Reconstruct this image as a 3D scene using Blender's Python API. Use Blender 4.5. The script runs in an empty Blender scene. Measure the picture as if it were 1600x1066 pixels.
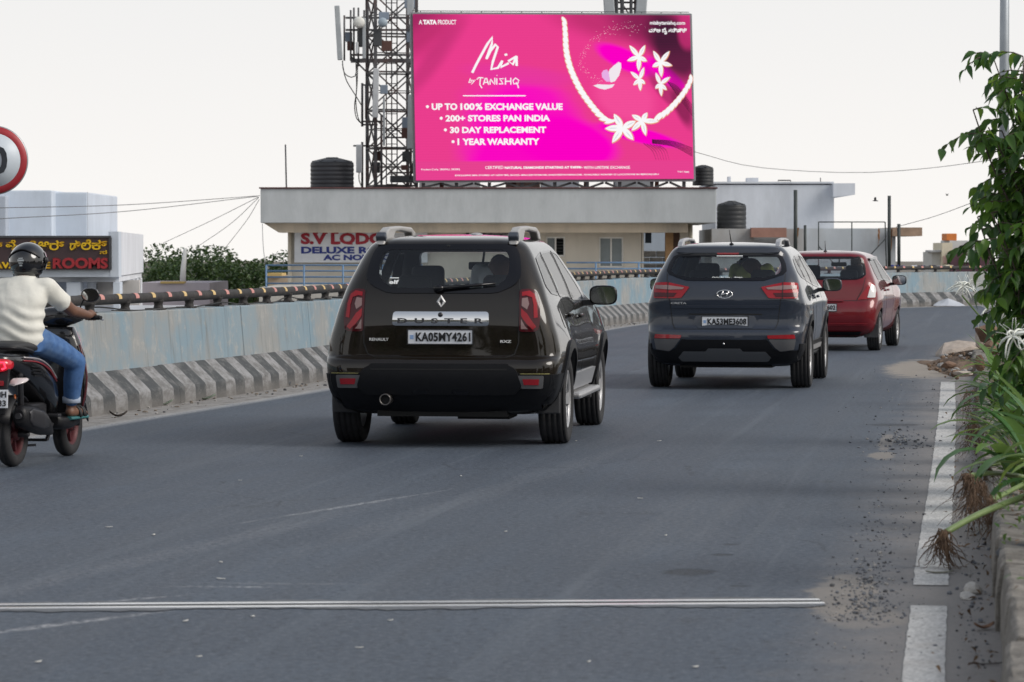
import bpy, bmesh, math, random
import numpy as np
from mathutils import Vector, Matrix, Euler
from mathutils.bvhtree import BVHTree
R = math.radians
random.seed(7)
scene = bpy.context.scene
col = scene.collection

# ------------------------------------------------------------------ camera
F_PX, CAM_H = 5000.0, 1.5                      # focal length in photo pixels (1600 wide), eye height
PITCH = math.atan(141 / F_PX)                  # the horizon lies 141 px above the picture's centre
cam = bpy.data.cameras.new('camera')
cam.sensor_width = 36.0
cam.lens = 36.0 * F_PX / 1600
cam.clip_start = 0.5
cam.clip_end = 3000
cam.dof.use_dof = True
cam.dof.focus_distance = 30.0
cam.dof.aperture_fstop = 8.0
cam_ob = bpy.data.objects.new('camera', cam)
col.objects.link(cam_ob)
cam_ob.location = (0, 0, CAM_H)
cam_ob.rotation_euler = (math.pi / 2 - PITCH, 0, 0)
scene.camera = cam_ob

# ------------------------------------------------------------------ sky and sun
SUN_EL, SUN_AZ = R(36), R(112)                 # azimuth clockwise from +Y: to the right and a little behind, through thin cloud
world = bpy.data.worlds.new('World')
scene.world = world
world.use_nodes = True
wn, wl = world.node_tree.nodes, world.node_tree.links
bg = wn['Background']
sky = wn.new('ShaderNodeTexSky')
sky.sky_type = 'NISHITA'
sky.sun_disc = False
sky.sun_elevation = SUN_EL
sky.sun_rotation = SUN_AZ
sky.air_density = 1.5
sky.dust_density = 4.0
sky.ozone_density = 1.5
sk = wn.new('ShaderNodeVectorMath'); sk.operation = 'SCALE'
sk.inputs['Scale'].default_value = 0.10
wl.new(sky.outputs[0], sk.inputs[0])
tc = wn.new('ShaderNodeTexCoord')
sep = wn.new('ShaderNodeSeparateXYZ')
wl.new(tc.outputs['Generated'], sep.inputs[0])
ramp = wn.new('ShaderNodeValToRGB')            # thin high cloud: white at the horizon, letting the blue through overhead
ramp.color_ramp.elements[0].position = 0.0
ramp.color_ramp.elements[0].color = (1, 1, 1, 1)
ramp.color_ramp.elements[1].position = 0.95
ramp.color_ramp.elements[1].color = (.16, .16, .16, 1)
wl.new(sep.outputs['Z'], ramp.inputs[0])
nz = wn.new('ShaderNodeTexNoise'); nz.inputs['Scale'].default_value = 3.0; nz.inputs['Detail'].default_value = 4
wl.new(tc.outputs['Generated'], nz.inputs['Vector'])
cl = wn.new('ShaderNodeMix'); cl.data_type = 'RGBA'
cl.inputs['A'].default_value = (.91, .914, .925, 1)
cl.inputs['B'].default_value = (.99, .962, .928, 1)
gr = wn.new('ShaderNodeMapRange'); gr.inputs['From Min'].default_value = 0.0; gr.inputs['From Max'].default_value = .10; gr.inputs['To Min'].default_value = .95; gr.inputs['To Max'].default_value = .10
wl.new(sep.outputs['Z'], gr.inputs[0])
ad = wn.new('ShaderNodeMath'); ad.operation = 'MULTIPLY_ADD'; wl.new(nz.outputs[0], ad.inputs[0]); ad.inputs[1].default_value = .5; wl.new(gr.outputs[0], ad.inputs[2])
sb_ = wn.new('ShaderNodeMath'); sb_.operation = 'SUBTRACT'; sb_.use_clamp = True; wl.new(ad.outputs[0], sb_.inputs[0]); sb_.inputs[1].default_value = .2
wl.new(sb_.outputs[0], cl.inputs['Factor'])
mx = wn.new('ShaderNodeMix'); mx.data_type = 'RGBA'
wl.new(ramp.outputs[0], mx.inputs['Factor'])
wl.new(sk.outputs[0], mx.inputs['A'])
wl.new(cl.outputs['Result'], mx.inputs['B'])
wl.new(mx.outputs['Result'], bg.inputs['Color'])
bg.inputs['Strength'].default_value = 1.0

sun = bpy.data.lights.new('sun', 'SUN')
sun.energy = 1.9
sun.angle = R(30)
sun.color = (1, .975, .94)
sun_ob = bpy.data.objects.new('sun', sun)
col.objects.link(sun_ob)
d = Vector((math.sin(SUN_AZ) * math.cos(SUN_EL), math.cos(SUN_AZ) * math.cos(SUN_EL), math.sin(SUN_EL)))
sun_ob.rotation_euler = d.to_track_quat('Z', 'Y').to_euler()

vs = scene.view_settings
vs.view_transform = 'Standard'; vs.look = 'None'; vs.exposure = 0.0; vs.gamma = 1.0
vs.use_curve_mapping = False
scene.cycles.max_bounces = 8
scene.cycles.transparent_max_bounces = 12
scene.cycles.use_denoising = True

# ------------------------------------------------------------------ pixels to places
def ray(px, py):
    dx, dy = (px - 800) / F_PX, -(py - 533) / F_PX
    return Vector((dx, math.cos(PITCH) + dy * math.sin(PITCH), -math.sin(PITCH) + dy * math.cos(PITCH)))
def P(px, py, Y):
    d = ray(px, py)
    return Vector((d.x * Y / d.y, Y, CAM_H + d.z * Y / d.y))
def G(px, py, z=0.0):
    d = ray(px, py)
    t = (z - CAM_H) / d.z
    return Vector((d.x * t, d.y * t, z))

# ------------------------------------------------------------------ materials
MATS = {}
def mat(name, c, rough=.6, metal=0.0, spec=.5, coat=0.0, var=0.0, vscale=4.0, bump=0.0, bscale=60.0, emit=None, estr=1.0,
        trans=0.0, grime=None, gscale=1.5, gamt=.5, stretch=(1, 1, 1), alpha=None, coat_rough=.04):
    if name in MATS: return MATS[name]
    m = bpy.data.materials.new(name); m.use_nodes = True
    n, l = m.node_tree.nodes, m.node_tree.links
    b = n['Principled BSDF']
    b.inputs['Base Color'].default_value = (*c, 1)
    b.inputs['Roughness'].default_value = rough
    b.inputs['Metallic'].default_value = metal
    b.inputs['Specular IOR Level'].default_value = spec
    b.inputs['Coat Weight'].default_value = coat
    b.inputs['Coat Roughness'].default_value = coat_rough
    if trans: b.inputs['Transmission Weight'].default_value = trans
    if emit:
        b.inputs['Emission Color'].default_value = (*emit, 1)
        b.inputs['Emission Strength'].default_value = estr
    if var or bump or grime:
        t = n.new('ShaderNodeTexCoord')
        mp = n.new('ShaderNodeMapping'); mp.inputs['Scale'].default_value = stretch
        l.new(t.outputs['Object'], mp.inputs[0])
    last = None
    if var:
        q = n.new('ShaderNodeTexNoise'); q.inputs['Scale'].default_value = vscale; q.inputs['Detail'].default_value = 6; q.inputs['Roughness'].default_value = .65
        l.new(mp.outputs[0], q.inputs['Vector'])
        mr = n.new('ShaderNodeMapRange'); mr.inputs['From Min'].default_value = .3; mr.inputs['From Max'].default_value = .7
        mr.inputs['To Min'].default_value = 1 - var; mr.inputs['To Max'].default_value = 1 + var
        l.new(q.outputs[0], mr.inputs[0])
        sc = n.new('ShaderNodeVectorMath'); sc.operation = 'SCALE'; sc.inputs[0].default_value = c
        l.new(mr.outputs[0], sc.inputs['Scale'])
        last = sc.outputs[0]
    if grime:
        q = n.new('ShaderNodeTexNoise'); q.inputs['Scale'].default_value = gscale; q.inputs['Detail'].default_value = 9; q.inputs['Roughness'].default_value = .7
        l.new(mp.outputs[0], q.inputs['Vector'])
        mr = n.new('ShaderNodeMapRange'); mr.inputs['From Min'].default_value = .48; mr.inputs['From Max'].default_value = .72
        mr.inputs['To Max'].default_value = gamt
        l.new(q.outputs[0], mr.inputs[0])
        mi = n.new('ShaderNodeMix'); mi.data_type = 'RGBA'
        l.new(mr.outputs[0], mi.inputs['Factor'])
        mi.inputs['A'].default_value = (*c, 1)
        if last: l.new(last, mi.inputs['A'])
        mi.inputs['B'].default_value = (*grime, 1)
        last = mi.outputs['Result']
    if last: l.new(last, b.inputs['Base Color'])
    if bump:
        q = n.new('ShaderNodeTexNoise'); q.inputs['Scale'].default_value = bscale; q.inputs['Detail'].default_value = 4
        l.new(mp.outputs[0], q.inputs['Vector'])
        bp = n.new('ShaderNodeBump'); bp.inputs['Strength'].default_value = bump; bp.inputs['Distance'].default_value = .02
        l.new(q.outputs[0], bp.inputs['Height'])
        l.new(bp.outputs[0], b.inputs['Normal'])
    MATS[name] = m
    return m
def glass(name, tint, refl=.07, rough=.02):
    if name in MATS: return MATS[name]
    m = bpy.data.materials.new(name); m.use_nodes = True
    n, l = m.node_tree.nodes, m.node_tree.links
    n.remove(n['Principled BSDF'])
    tr = n.new('ShaderNodeBsdfTransparent'); tr.inputs[0].default_value = (*tint, 1)
    gl = n.new('ShaderNodeBsdfGlossy'); gl.inputs['Roughness'].default_value = rough
    lw = n.new('ShaderNodeLayerWeight')
    pw = n.new('ShaderNodeMath'); pw.operation = 'POWER'; l.new(lw.outputs['Facing'], pw.inputs[0]); pw.inputs[1].default_value = 4.0
    fr = n.new('ShaderNodeMath'); fr.operation = 'MULTIPLY_ADD'; l.new(pw.outputs[0], fr.inputs[0]); fr.inputs[1].default_value = .8; fr.inputs[2].default_value = refl
    mi = n.new('ShaderNodeMixShader')
    l.new(fr.outputs[0], mi.inputs[0]); l.new(tr.outputs[0], mi.inputs[1]); l.new(gl.outputs[0], mi.inputs[2])
    l.new(mi.outputs[0], n['Material Output'].inputs[0])
    MATS[name] = m
    return m
def emis(name, c, s=1.0):
    if name in MATS: return MATS[name]
    m = bpy.data.materials.new(name); m.use_nodes = True
    n, l = m.node_tree.nodes, m.node_tree.links
    n.remove(n['Principled BSDF'])
    e = n.new('ShaderNodeEmission'); e.inputs[0].default_value = (*c, 1); e.inputs[1].default_value = s
    l.new(e.outputs[0], n['Material Output'].inputs[0])
    MATS[name] = m
    return m

# ------------------------------------------------------------------ mesh helpers
def finish(o, m=None, parent=None):
    col.objects.link(o)
    if m is not None and not o.data.materials:
        for k in (m if isinstance(m, (list, tuple)) else [m]): o.data.materials.append(k)
    if parent is not None: o.parent = parent
    return o
class MB:
    def __init__(s): s.v, s.f, s.mi, s.sm = [], [], [], []
    def add(s, vs, fs, mi=0, smooth=False):
        b = len(s.v); s.v += [tuple(x) for x in vs]
        for f in fs: s.f.append(tuple(b + i for i in f)); s.mi.append(mi); s.sm.append(smooth)
        return s
    def box(s, c, size, rz=0.0, mi=0, mtx=None):
        x, y, z = [k / 2 for k in size]
        pts = [Vector((i, j, k)) for i in (-x, x) for j in (-y, y) for k in (-z, z)]
        M = mtx if mtx is not None else Matrix.Rotation(rz, 3, 'Z')
        c = Vector(c)
        s.add([c + M @ p for p in pts], [(0, 1, 3, 2), (4, 6, 7, 5), (0, 4, 5, 1), (2, 3, 7, 6), (0, 2, 6, 4), (1, 5, 7, 3)], mi)
        return s
    def bar(s, a, b, w, h=None, mi=0):
        a, b = Vector(a), Vector(b); h = h or w
        d = (b - a).normalized()
        u = d.cross(Vector((0, 0, 1)))
        if u.length < .05: u = Vector((1, 0, 0))
        u.normalize(); v = u.cross(d)
        pts = []
        for p in (a, b):
            for (i, j) in ((-1, -1), (1, -1), (1, 1), (-1, 1)): pts.append(p + u * i * w / 2 + v * j * h / 2)
        s.add(pts, [(3, 2, 1, 0), (4, 5, 6, 7)] + [(i, (i + 1) % 4, 4 + (i + 1) % 4, 4 + i) for i in range(4)], mi)
        return s
    def tube(s, path, r, n=10, mi=0, caps=True, smooth=True, flat=None):
        path = [Vector(p) for p in path]
        rs = r if isinstance(r, (list, tuple)) else [r] * len(path)
        b = len(s.v); prev = None
        for i, p in enumerate(path):
            d = (path[min(i + 1, len(path) - 1)] - path[max(i - 1, 0)]).normalized()
            if prev is None:
                u = d.cross(Vector((0, 0, 1)))
                if u.length < .1: u = d.cross(Vector((0, 1, 0)))
            else: u = prev - d * prev.dot(d)
            u.normalize(); prev = u; w = d.cross(u)
            for k in range(n):
                a = 2 * math.pi * k / n
                q = u * math.cos(a) * rs[i] + w * math.sin(a) * rs[i]
                if flat: q = Vector((q.x * flat[0], q.y * flat[1], q.z * flat[2]))
                s.v.append(tuple(p + q))
        for i in range(len(path) - 1):
            for k in range(n):
                s.f.append((b + i * n + k, b + i * n + (k + 1) % n, b + (i + 1) * n + (k + 1) % n, b + (i + 1) * n + k)); s.mi.append(mi); s.sm.append(smooth)
        if caps:
            s.f.append(tuple(b + k for k in reversed(range(n)))); s.mi.append(mi); s.sm.append(False)
            e = b + (len(path) - 1) * n
            s.f.append(tuple(e + k for k in range(n))); s.mi.append(mi); s.sm.append(False)
        return s
    def lathe(s, prof, n=32, axis='Z', c=(0, 0, 0), mi=0, smooth=True, caps=False):
        b = len(s.v); c = Vector(c)
        for (r, h) in prof:
            for k in range(n):
                a = 2 * math.pi * k / n
                p = {'Z': (r * math.cos(a), r * math.sin(a), h), 'X': (h, r * math.cos(a), r * math.sin(a)), 'Y': (r * math.sin(a), h, r * math.cos(a))}[axis]
                s.v.append(tuple(c + Vector(p)))
        for i in range(len(prof) - 1):
            for k in range(n):
                s.f.append((b + i * n + k, b + i * n + (k + 1) % n, b + (i + 1) * n + (k + 1) % n, b + (i + 1) * n + k)); s.mi.append(mi); s.sm.append(smooth)
        if caps:
            s.f.append(tuple(b + k for k in reversed(range(n)))); s.mi.append(mi); s.sm.append(False)
            e = b + (len(prof) - 1) * n
            s.f.append(tuple(e + k for k in range(n))); s.mi.append(mi); s.sm.append(False)
        return s
    def ball(s, c, r, n=16, m=10, mi=0, mtx=None):
        r = Vector(r) if not isinstance(r, (int, float)) else Vector((r, r, r))
        c = Vector(c); b = len(s.v)
        for i in range(m + 1):
            t = math.pi * i / m
            for k in range(n):
                a = 2 * math.pi * k / n
                p = Vector((r.x * math.sin(t) * math.cos(a), r.y * math.sin(t) * math.sin(a), r.z * math.cos(t)))
                if mtx is not None: p = mtx @ p
                s.v.append(tuple(c + p))
        for i in range(m):
            for k in range(n):
                s.f.append((b + i * n + k, b + (i + 1) * n + k, b + (i + 1) * n + (k + 1) % n, b + i * n + (k + 1) % n)); s.mi.append(mi); s.sm.append(True)
        return s
    def prism(s, poly, to3, depth, mi=0):
        """poly: 2D points, to3(u, v, d) places them at depth d (0 .. depth)"""
        n = len(poly)
        vs_ = [to3(u, v, 0) for u, v in poly] + [to3(u, v, depth) for u, v in poly]
        s.add(vs_, [tuple(range(n)), tuple(reversed(range(n, 2 * n)))] + [(i, n + i, n + (i + 1) % n, (i + 1) % n) for i in range(n)], mi)
        return s
    def build(s, name, m=None, parent=None, bevel=0.0, seg=2, fix=True, weld=0.0):
        me = bpy.data.meshes.new(name)
        me.from_pydata(s.v, [], s.f)
        me.polygons.foreach_set('material_index', s.mi)
        me.polygons.foreach_set('use_smooth', s.sm)
        if fix or weld:
            bm = bmesh.new(); bm.from_mesh(me)
            if weld: bmesh.ops.remove_doubles(bm, verts=bm.verts, dist=weld)
            bmesh.ops.recalc_face_normals(bm, faces=bm.faces)
            bm.to_mesh(me); bm.free()
        o = bpy.data.objects.new(name, me)
        finish(o, m, parent)
        if bevel:
            md = o.modifiers.new('bevel', 'BEVEL'); md.width = bevel; md.segments = seg; md.limit_method = 'ANGLE'; md.angle_limit = R(40)
        return o
def mesh_obj(name, me, m=None, parent=None):
    o = bpy.data.objects.new(name, me)
    return finish(o, m, parent)
def evaluated(o):
    dg = bpy.context.evaluated_depsgraph_get()
    me = bpy.data.meshes.new_from_object(o.evaluated_get(dg), depsgraph=dg)
    return me
def drop(o):
    d_ = o.data
    bpy.data.objects.remove(o)
def empty(name, loc=(0, 0, 0), rz=0.0):
    o = bpy.data.objects.new(name, None); col.objects.link(o)
    o.location = loc; o.rotation_euler = (0, 0, rz); o.empty_display_size = .2
    return o
def tag(o, label, cat, group=None, kind=None):
    o['label'] = label; o['category'] = cat
    if group: o['group'] = group
    if kind: o['kind'] = kind
    return o
def struct(o, kind='structure'):
    o['kind'] = kind; return o
def copy_tree(o, parent=None):
    c = o.copy(); col.objects.link(c); c.parent = parent
    for ch in o.children: copy_tree(ch, c)
    return c
def smooth_path(pts, step):
    """Catmull-Rom through pts (tuples), resampled at equal steps of arc length"""
    A = [np.array(p, float) for p in pts]
    A = [2 * A[0] - A[1]] + A + [2 * A[-1] - A[-2]]
    out = []
    for i in range(1, len(A) - 2):
        p0, p1, p2, p3 = A[i - 1:i + 3]
        for k in range(40):
            t = k / 40
            out.append(.5 * (2 * p1 + (p2 - p0) * t + (2 * p0 - 5 * p1 + 4 * p2 - p3) * t * t + (3 * p1 - p0 - 3 * p2 + p3) * t ** 3))
    out.append(A[-2])
    out = np.array(out)
    s_ = np.concatenate([[0], np.cumsum(np.linalg.norm(np.diff(out, axis=0), axis=1))])
    n = max(2, int(round(s_[-1] / step)) + 1)
    q = np.linspace(0, s_[-1], n)
    return [tuple(np.interp(q, s_, out[:, k])[i] for k in range(out.shape[1])) for i in range(n)]
def text_mesh(s_, size, bold=0.0, extrude=0.002, align='CENTER', space=1.0, shear=0.0):
    c = bpy.data.curves.new('text', 'FONT'); c.body = s_; c.size = size; c.offset = bold * size; c.extrude = extrude
    c.align_x = align; c.align_y = 'CENTER'; c.space_character = space; c.shear = shear; c.resolution_u = 3
    o = bpy.data.objects.new('text', c); col.objects.link(o)
    bpy.context.view_layer.update()
    me = evaluated(o)
    bpy.data.objects.remove(o); bpy.data.curves.remove(c)
    # letters that overlap are set a hair apart in depth
    bm = bmesh.new(); bm.from_mesh(me)
    seen = set(); k = 0
    for v in bm.verts:
        if v in seen: continue
        st = [v]; seen.add(v); isl = []
        while st:
            a = st.pop(); isl.append(a)
            for e in a.link_edges:
                b_ = e.other_vert(a)
                if b_ not in seen: seen.add(b_); st.append(b_)
        for a in isl: a.co.z += (k % 4) * extrude * .35
        k += 1
    bm.to_mesh(me); bm.free()
    return me
def fit_text(name, s_, centre, right, up, w, h, m, parent, bold=0.0, extrude=.004, space=1.0, shear=0.0):
    """text stretched to w x h, standing at centre with the axes right and up (its front along right x up)"""
    me = text_mesh(s_, 1.0, bold, .01, 'CENTER', space, shear)
    co = np.array([v.co[:] for v in me.vertices])
    lo, hi = co.min(0), co.max(0)
    right, up = Vector(right).normalized(), Vector(up).normalized(); nrm = right.cross(up)
    sx = w / (hi[0] - lo[0]) if w else h / (hi[1] - lo[1])
    sy = h / (hi[1] - lo[1])
    sz = extrude / .02
    for v in me.vertices:
        x, y, z = v.co
        v.co = Vector(centre) + right * ((x - (lo[0] + hi[0]) / 2) * sx) + up * ((y - (lo[1] + hi[1]) / 2) * sy) + nrm * ((z + .01) * sz)
    return mesh_obj(name, me, m, parent)
def stroke(name, lines, to3, r, m, parent, n=6):
    """lettering drawn as round strokes: lines = lists of 2D points"""
    b = MB()
    for k, ln in enumerate(lines):
        pts = smooth_path(ln, max(r * 1.2, 1e-3)) if len(ln) > 2 else ln
        b.tube([to3(u, v) for u, v in pts], r, n)
    return b.build(name, m, parent)
def rnd_poly(pts, r, n=4):
    out = []; N = len(pts)
    for i in range(N):
        p0, p1, p2 = [Vector((*pts[(i + k) % N], 0)) for k in (-1, 0, 1)]
        a, b = p0 - p1, p2 - p1
        rr = r[i] if isinstance(r, (list, tuple)) else r
        k = min(rr, a.length * .45, b.length * .45)
        a, b = p1 + a.normalized() * k, p1 + b.normalized() * k
        for j in range(n + 1):
            t = j / n
            q = a * (1 - t) ** 2 + p1 * 2 * t * (1 - t) + b * t * t
            out.append((q.x, q.y))
    return out
# ================================================================== the road and its edges
LEFT = [(-14.5, -30), (-9.6, -5), (-7.6, 10), (-5.75, 20), (-4.70, 24.5), (-3.80, 28.95), (-2.20, 36.8), (-.25, 50), (1.95, 64.3), (4.9, 75), (10.6, 85.5), (18, 93.5), (28, 100), (46, 107), (80, 115)]
RIGHT = [(-4.3, -30), (-2.4, -17), (-.05, -1), (1.70, 11.1), (2.42, 16), (3.68, 25.2), (5.22, 36), (7.15, 49), (9.8, 60), (14.0, 70), (20, 79), (29, 87), (47, 94.5), (81, 103)]
PL = smooth_path(LEFT, .25)
PR = smooth_path(RIGHT, .25)
def frame(path, i):
    a, b = path[max(i - 1, 0)], path[min(i + 1, len(path) - 1)]
    t = Vector((b[0] - a[0], b[1] - a[1], 0)).normalized()
    return Vector((path[i][0], path[i][1], 0)), t, Vector((-t.y, t.x, 0))      # point, tangent, left-hand normal
def idx_at_y(path, y):
    return min(range(len(path)), key=lambda i: abs(path[i][1] - y))

class NG:
    """small node-graph helper"""
    def __init__(s, name):
        s.m = bpy.data.materials.new(name); s.m.use_nodes = True
        s.n, s.l = s.m.node_tree.nodes, s.m.node_tree.links
        s.b = s.n['Principled BSDF']; s.out = s.n['Material Output']
    def put(s, node, k, v):
        if v is None: return
        if hasattr(v, 'is_output'): s.l.new(v, node.inputs[k])
        else: node.inputs[k].default_value = v
    def coord(s, kind='Object'):
        return s.n.new('ShaderNodeTexCoord').outputs[kind]
    def mapping(s, v, loc=(0, 0, 0), rot=(0, 0, 0), scale=(1, 1, 1), kind='POINT'):
        q = s.n.new('ShaderNodeMapping'); q.vector_type = kind; s.put(q, 0, v)
        q.inputs['Location'].default_value = loc; q.inputs['Rotation'].default_value = rot; q.inputs['Scale'].default_value = scale
        return q.outputs[0]
    def noise(s, v, scale, detail=5, rough=.6, out=0):
        q = s.n.new('ShaderNodeTexNoise'); s.put(q, 'Vector', v); q.inputs['Scale'].default_value = scale
        q.inputs['Detail'].default_value = detail; q.inputs['Roughness'].default_value = rough
        return q.outputs[out]
    def voronoi(s, v, scale, feat='F1'):
        q = s.n.new('ShaderNodeTexVoronoi'); q.feature = feat; s.put(q, 'Vector', v); q.inputs['Scale'].default_value = scale
        return q.outputs[0]
    def math(s, op, a, b=None, c=None):
        q = s.n.new('ShaderNodeMath'); q.operation = op; s.put(q, 0, a); s.put(q, 1, b); s.put(q, 2, c); return q.outputs[0]
    def rng(s, v, a, b, c=0.0, d=1.0, smooth=True):
        q = s.n.new('ShaderNodeMapRange'); q.interpolation_type = 'SMOOTHSTEP' if smooth else 'LINEAR'
        s.put(q, 0, v); s.put(q, 1, a); s.put(q, 2, b); s.put(q, 3, c); s.put(q, 4, d); return q.outputs[0]
    def mix(s, f, a, b):
        q = s.n.new('ShaderNodeMix'); q.data_type = 'RGBA'; s.put(q, 'Factor', f)
        s.put(q, 'A', a if hasattr(a, 'is_output') else (*a, 1)); s.put(q, 'B', b if hasattr(b, 'is_output') else (*b, 1)); return q.outputs['Result']
    def xyz(s, v):
        q = s.n.new('ShaderNodeSeparateXYZ'); s.put(q, 0, v); return q.outputs
    def length(s, v):
        q = s.n.new('ShaderNodeVectorMath'); q.operation = 'LENGTH'; s.put(q, 0, v); return q.outputs['Value']
    def ellipse(s, v, c, r, rot=0.0, wob=None, soft=.5):
        q = s.mapping(v, (c[0], c[1], 0), (0, 0, rot), (r[0], r[1], 1), 'TEXTURE')
        x = s.xyz(q)
        d = s.math('SQRT', s.math('ADD', s.math('MULTIPLY', x[0], x[0]), s.math('MULTIPLY', x[1], x[1])))
        if wob is not None: d = s.math('ADD', d, wob)
        return s.rng(d, 1.0 - soft, 1.0 + soft * .3, 1.0, 0.0)
    def bump(s, h, strength, dist=.01, normal=None):
        q = s.n.new('ShaderNodeBump'); s.put(q, 'Height', h); q.inputs['Strength'].default_value = strength; q.inputs['Distance'].default_value = dist
        s.put(q, 'Normal', normal); return q.outputs[0]
    def done(s, color=None, rough=None, normal=None, spec=None):
        s.put(s.b, 'Base Color', color if color is None or hasattr(color, 'is_output') else (*color, 1))
        s.put(s.b, 'Roughness', rough); s.put(s.b, 'Normal', normal); s.put(s.b, 'Specular IOR Level', spec)
        return s.m

# --- ground far below the flyover
g = MB().add([(-1500, -600, -6.5), (1500, -600, -6.5), (1500, 2400, -6.5), (-1500, 2400, -6.5)], [(0, 1, 2, 3)])
struct(g.build('ground', mat('dusty ground', (.16, .14, .115), .95, var=.4, vscale=.08)))

# --- asphalt deck
def asphalt():
    n = NG('asphalt'); o = n.coord('Object'); uv = n.xyz(n.coord('UV'))
    fromR, fromL = uv[0], uv[1]
    al = n.mapping(o, rot=(0, 0, R(8.5)))
    streak = n.noise(n.mapping(al, scale=(1.6, .09, 1)), 1.6, 5, .6)
    cloud = n.noise(o, .55, 5, .6)
    grain = n.noise(o, 190, 3, .7)
    speck = n.voronoi(o, 95)
    c = n.mix(n.rng(streak, .3, .72), (.030, .044, .066), (.066, .090, .124))
    c = n.mix(n.rng(cloud, .38, .62, 0, .75), c, (.037, .052, .076))
    c = n.mix(n.rng(n.noise(n.mapping(al, scale=(1, .3, 1)), 1.1, 7, .75), .56, .70, 0, .4), c, (.08, .102, .13))
    oil = n.math('MULTIPLY', n.rng(n.voronoi(n.mapping(al, scale=(1, .55, 1)), 1.3), .03, .11, 1, 0), n.rng(n.noise(o, .5, 2), .5, .6))
    c = n.mix(n.math('MULTIPLY', oil, .7), c, (.014, .017, .022))
    c = n.mix(n.rng(grain, .35, .75, 0, .55), c, (.115, .128, .15))
    c = n.mix(n.rng(speck, .0, .16, .5, 0), c, (.022, .025, .03))
    c = n.mix(n.rng(n.noise(o, 30, 4, .8), .47, .66, 0, .75), c, (.135, .155, .185))
    c = n.mix(n.rng(n.noise(n.mapping(o, loc=(3, 7, 0)), 22, 5, .8), .50, .66, 0, .75), c, (.012, .015, .020))
    trk = n.noise(n.mapping(al, scale=(2.6, .035, 1)), 1.3, 6, .68)
    c = n.mix(n.rng(trk, .52, .70, 0, .42), c, (.12, .142, .17))
    c = n.mix(n.rng(n.noise(n.mapping(al, scale=(9, .12, 1)), 1.5, 5, .7), .60, .75, 0, .35), c, (.03, .035, .043))
    crk = n.voronoi(n.mapping(o, scale=(1, .45, 1)), .8, 'DISTANCE_TO_EDGE')
    crk = n.math('ADD', crk, n.math('MULTIPLY_ADD', n.noise(o, 6, 5, .7), .10, -.05))
    c = n.mix(n.math('MULTIPLY', n.rng(n.math('ABSOLUTE', crk), .0, .006, .7, 0), n.rng(n.noise(o, .35, 3), .52, .62)), c, (.016, .018, .022))
    wob = n.math('MULTIPLY_ADD', n.noise(o, 3.0, 9, .78), 1.9, -.95)
    wobf = n.math('MULTIPLY_ADD', n.noise(n.mapping(al, scale=(3, .5, 1)), 2.2, 6, .7), 2.4, -1.2)
    dn = n.noise(o, 1.4, 7, .72)
    fine = n.noise(o, 38, 4, .7)
    # dust washed against both kerbs
    dr = n.math('MULTIPLY', n.rng(n.math('ADD', fromR, n.math('MULTIPLY', dn, -.9)), .55, -.35), n.rng(fine, .2, .6, .55, 1.0))
    c = n.mix(n.math('MULTIPLY', dr, .9), c, (.235, .215, .20))
    dl = n.rng(n.math('ADD', fromL, n.math('MULTIPLY_ADD', n.noise(o, .9, 6, .7), -.30, .15)), .66, .56)
    c = n.mix(n.math('MULTIPLY', dl, n.rng(fine, .15, .6, .55, 1.0)), c, n.mix(n.rng(n.noise(o, 7, 5, .7), .4, .65), (.31, .295, .28), (.17, .155, .14)))
    edge = n.math('MULTIPLY', n.rng(fromL, .50, .60), n.rng(fromL, .80, .64))
    c = n.mix(n.math('MULTIPLY', edge, n.rng(fine, .35, .6, .1, .8)), c, (.42, .42, .42))
    # sand spilled over the tarmac
    for (px, py, rx, ry, k) in ((1318, 930, .16, .95, .6), (1352, 965, .18, .45, .35), (1385, 690, .06, 1.1, .5), (1448, 576, .55, 3.5, .9), (1378, 712, .1, .5, .6)):
        q = G(px, py)
        e = n.ellipse(o, (q.x, q.y), (rx, ry), -R(8), wob, .22)
        c = n.mix(n.math('MULTIPLY', n.math('MULTIPLY', e, k), n.rng(fine, .2, .55, .6, 1.0)), c, (.30, .26, .215))
    # scuffs of old paint and tyre polish
    for (px, py, rx, ry, rot, k, cc) in ((548, 790, .035, 1.6, 24, .75, (.42, .43, .44)), (92, 976, .045, .62, 38, .8, (.45, .45, .46)), (190, 938, .03, .4, 50, .6, (.45, .45, .46)),
                                         (350, 917, .30, .035, 4, .7, (.40, .41, .42)), (240, 870, .14, 4.2, 17, .45, (.20, .21, .23)), (760, 770, .16, 5.5, 13, .35, (.20, .21, .225)), (440, 912, .5, .05, 5, .45, (.3, .31, .32)),
                                         (1080, 800, .3, 5, 9, .3, (.18, .19, .2))):
        q = G(px, py)
        e = n.ellipse(o, (q.x, q.y), (rx, ry), -R(rot), wobf, .8)
        c = n.mix(n.math('MULTIPLY', n.math('MULTIPLY', e, k), n.rng(n.noise(o, 26, 5, .75), .42, .62)), c, cc)
    # worn hollow and small scars
    hole = None
    for (px, py, rx, ry) in ((1078, 895, .13, .19), (1128, 867, .06, .07), (1140, 851, .05, .05), (1155, 916, .04, .04), (1395, 664, .25, .22)):
        q = G(px, py)
        e = n.ellipse(o, (q.x, q.y), (rx, ry), -R(8), n.math('MULTIPLY', wob, .9), .35)
        hole = e if hole is None else n.math('MAXIMUM', hole, e)
    c = n.mix(n.math('MULTIPLY', hole, n.rng(n.voronoi(o, 42), .15, .5, 1.0, .5)), c, (.010, .011, .013))
    h = n.math('ADD', n.math('MULTIPLY', grain, .5), n.math('MULTIPLY', n.voronoi(o, 110), .6))
    h = n.math('SUBTRACT', h, n.math('MULTIPLY', hole, 2.0))
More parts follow.
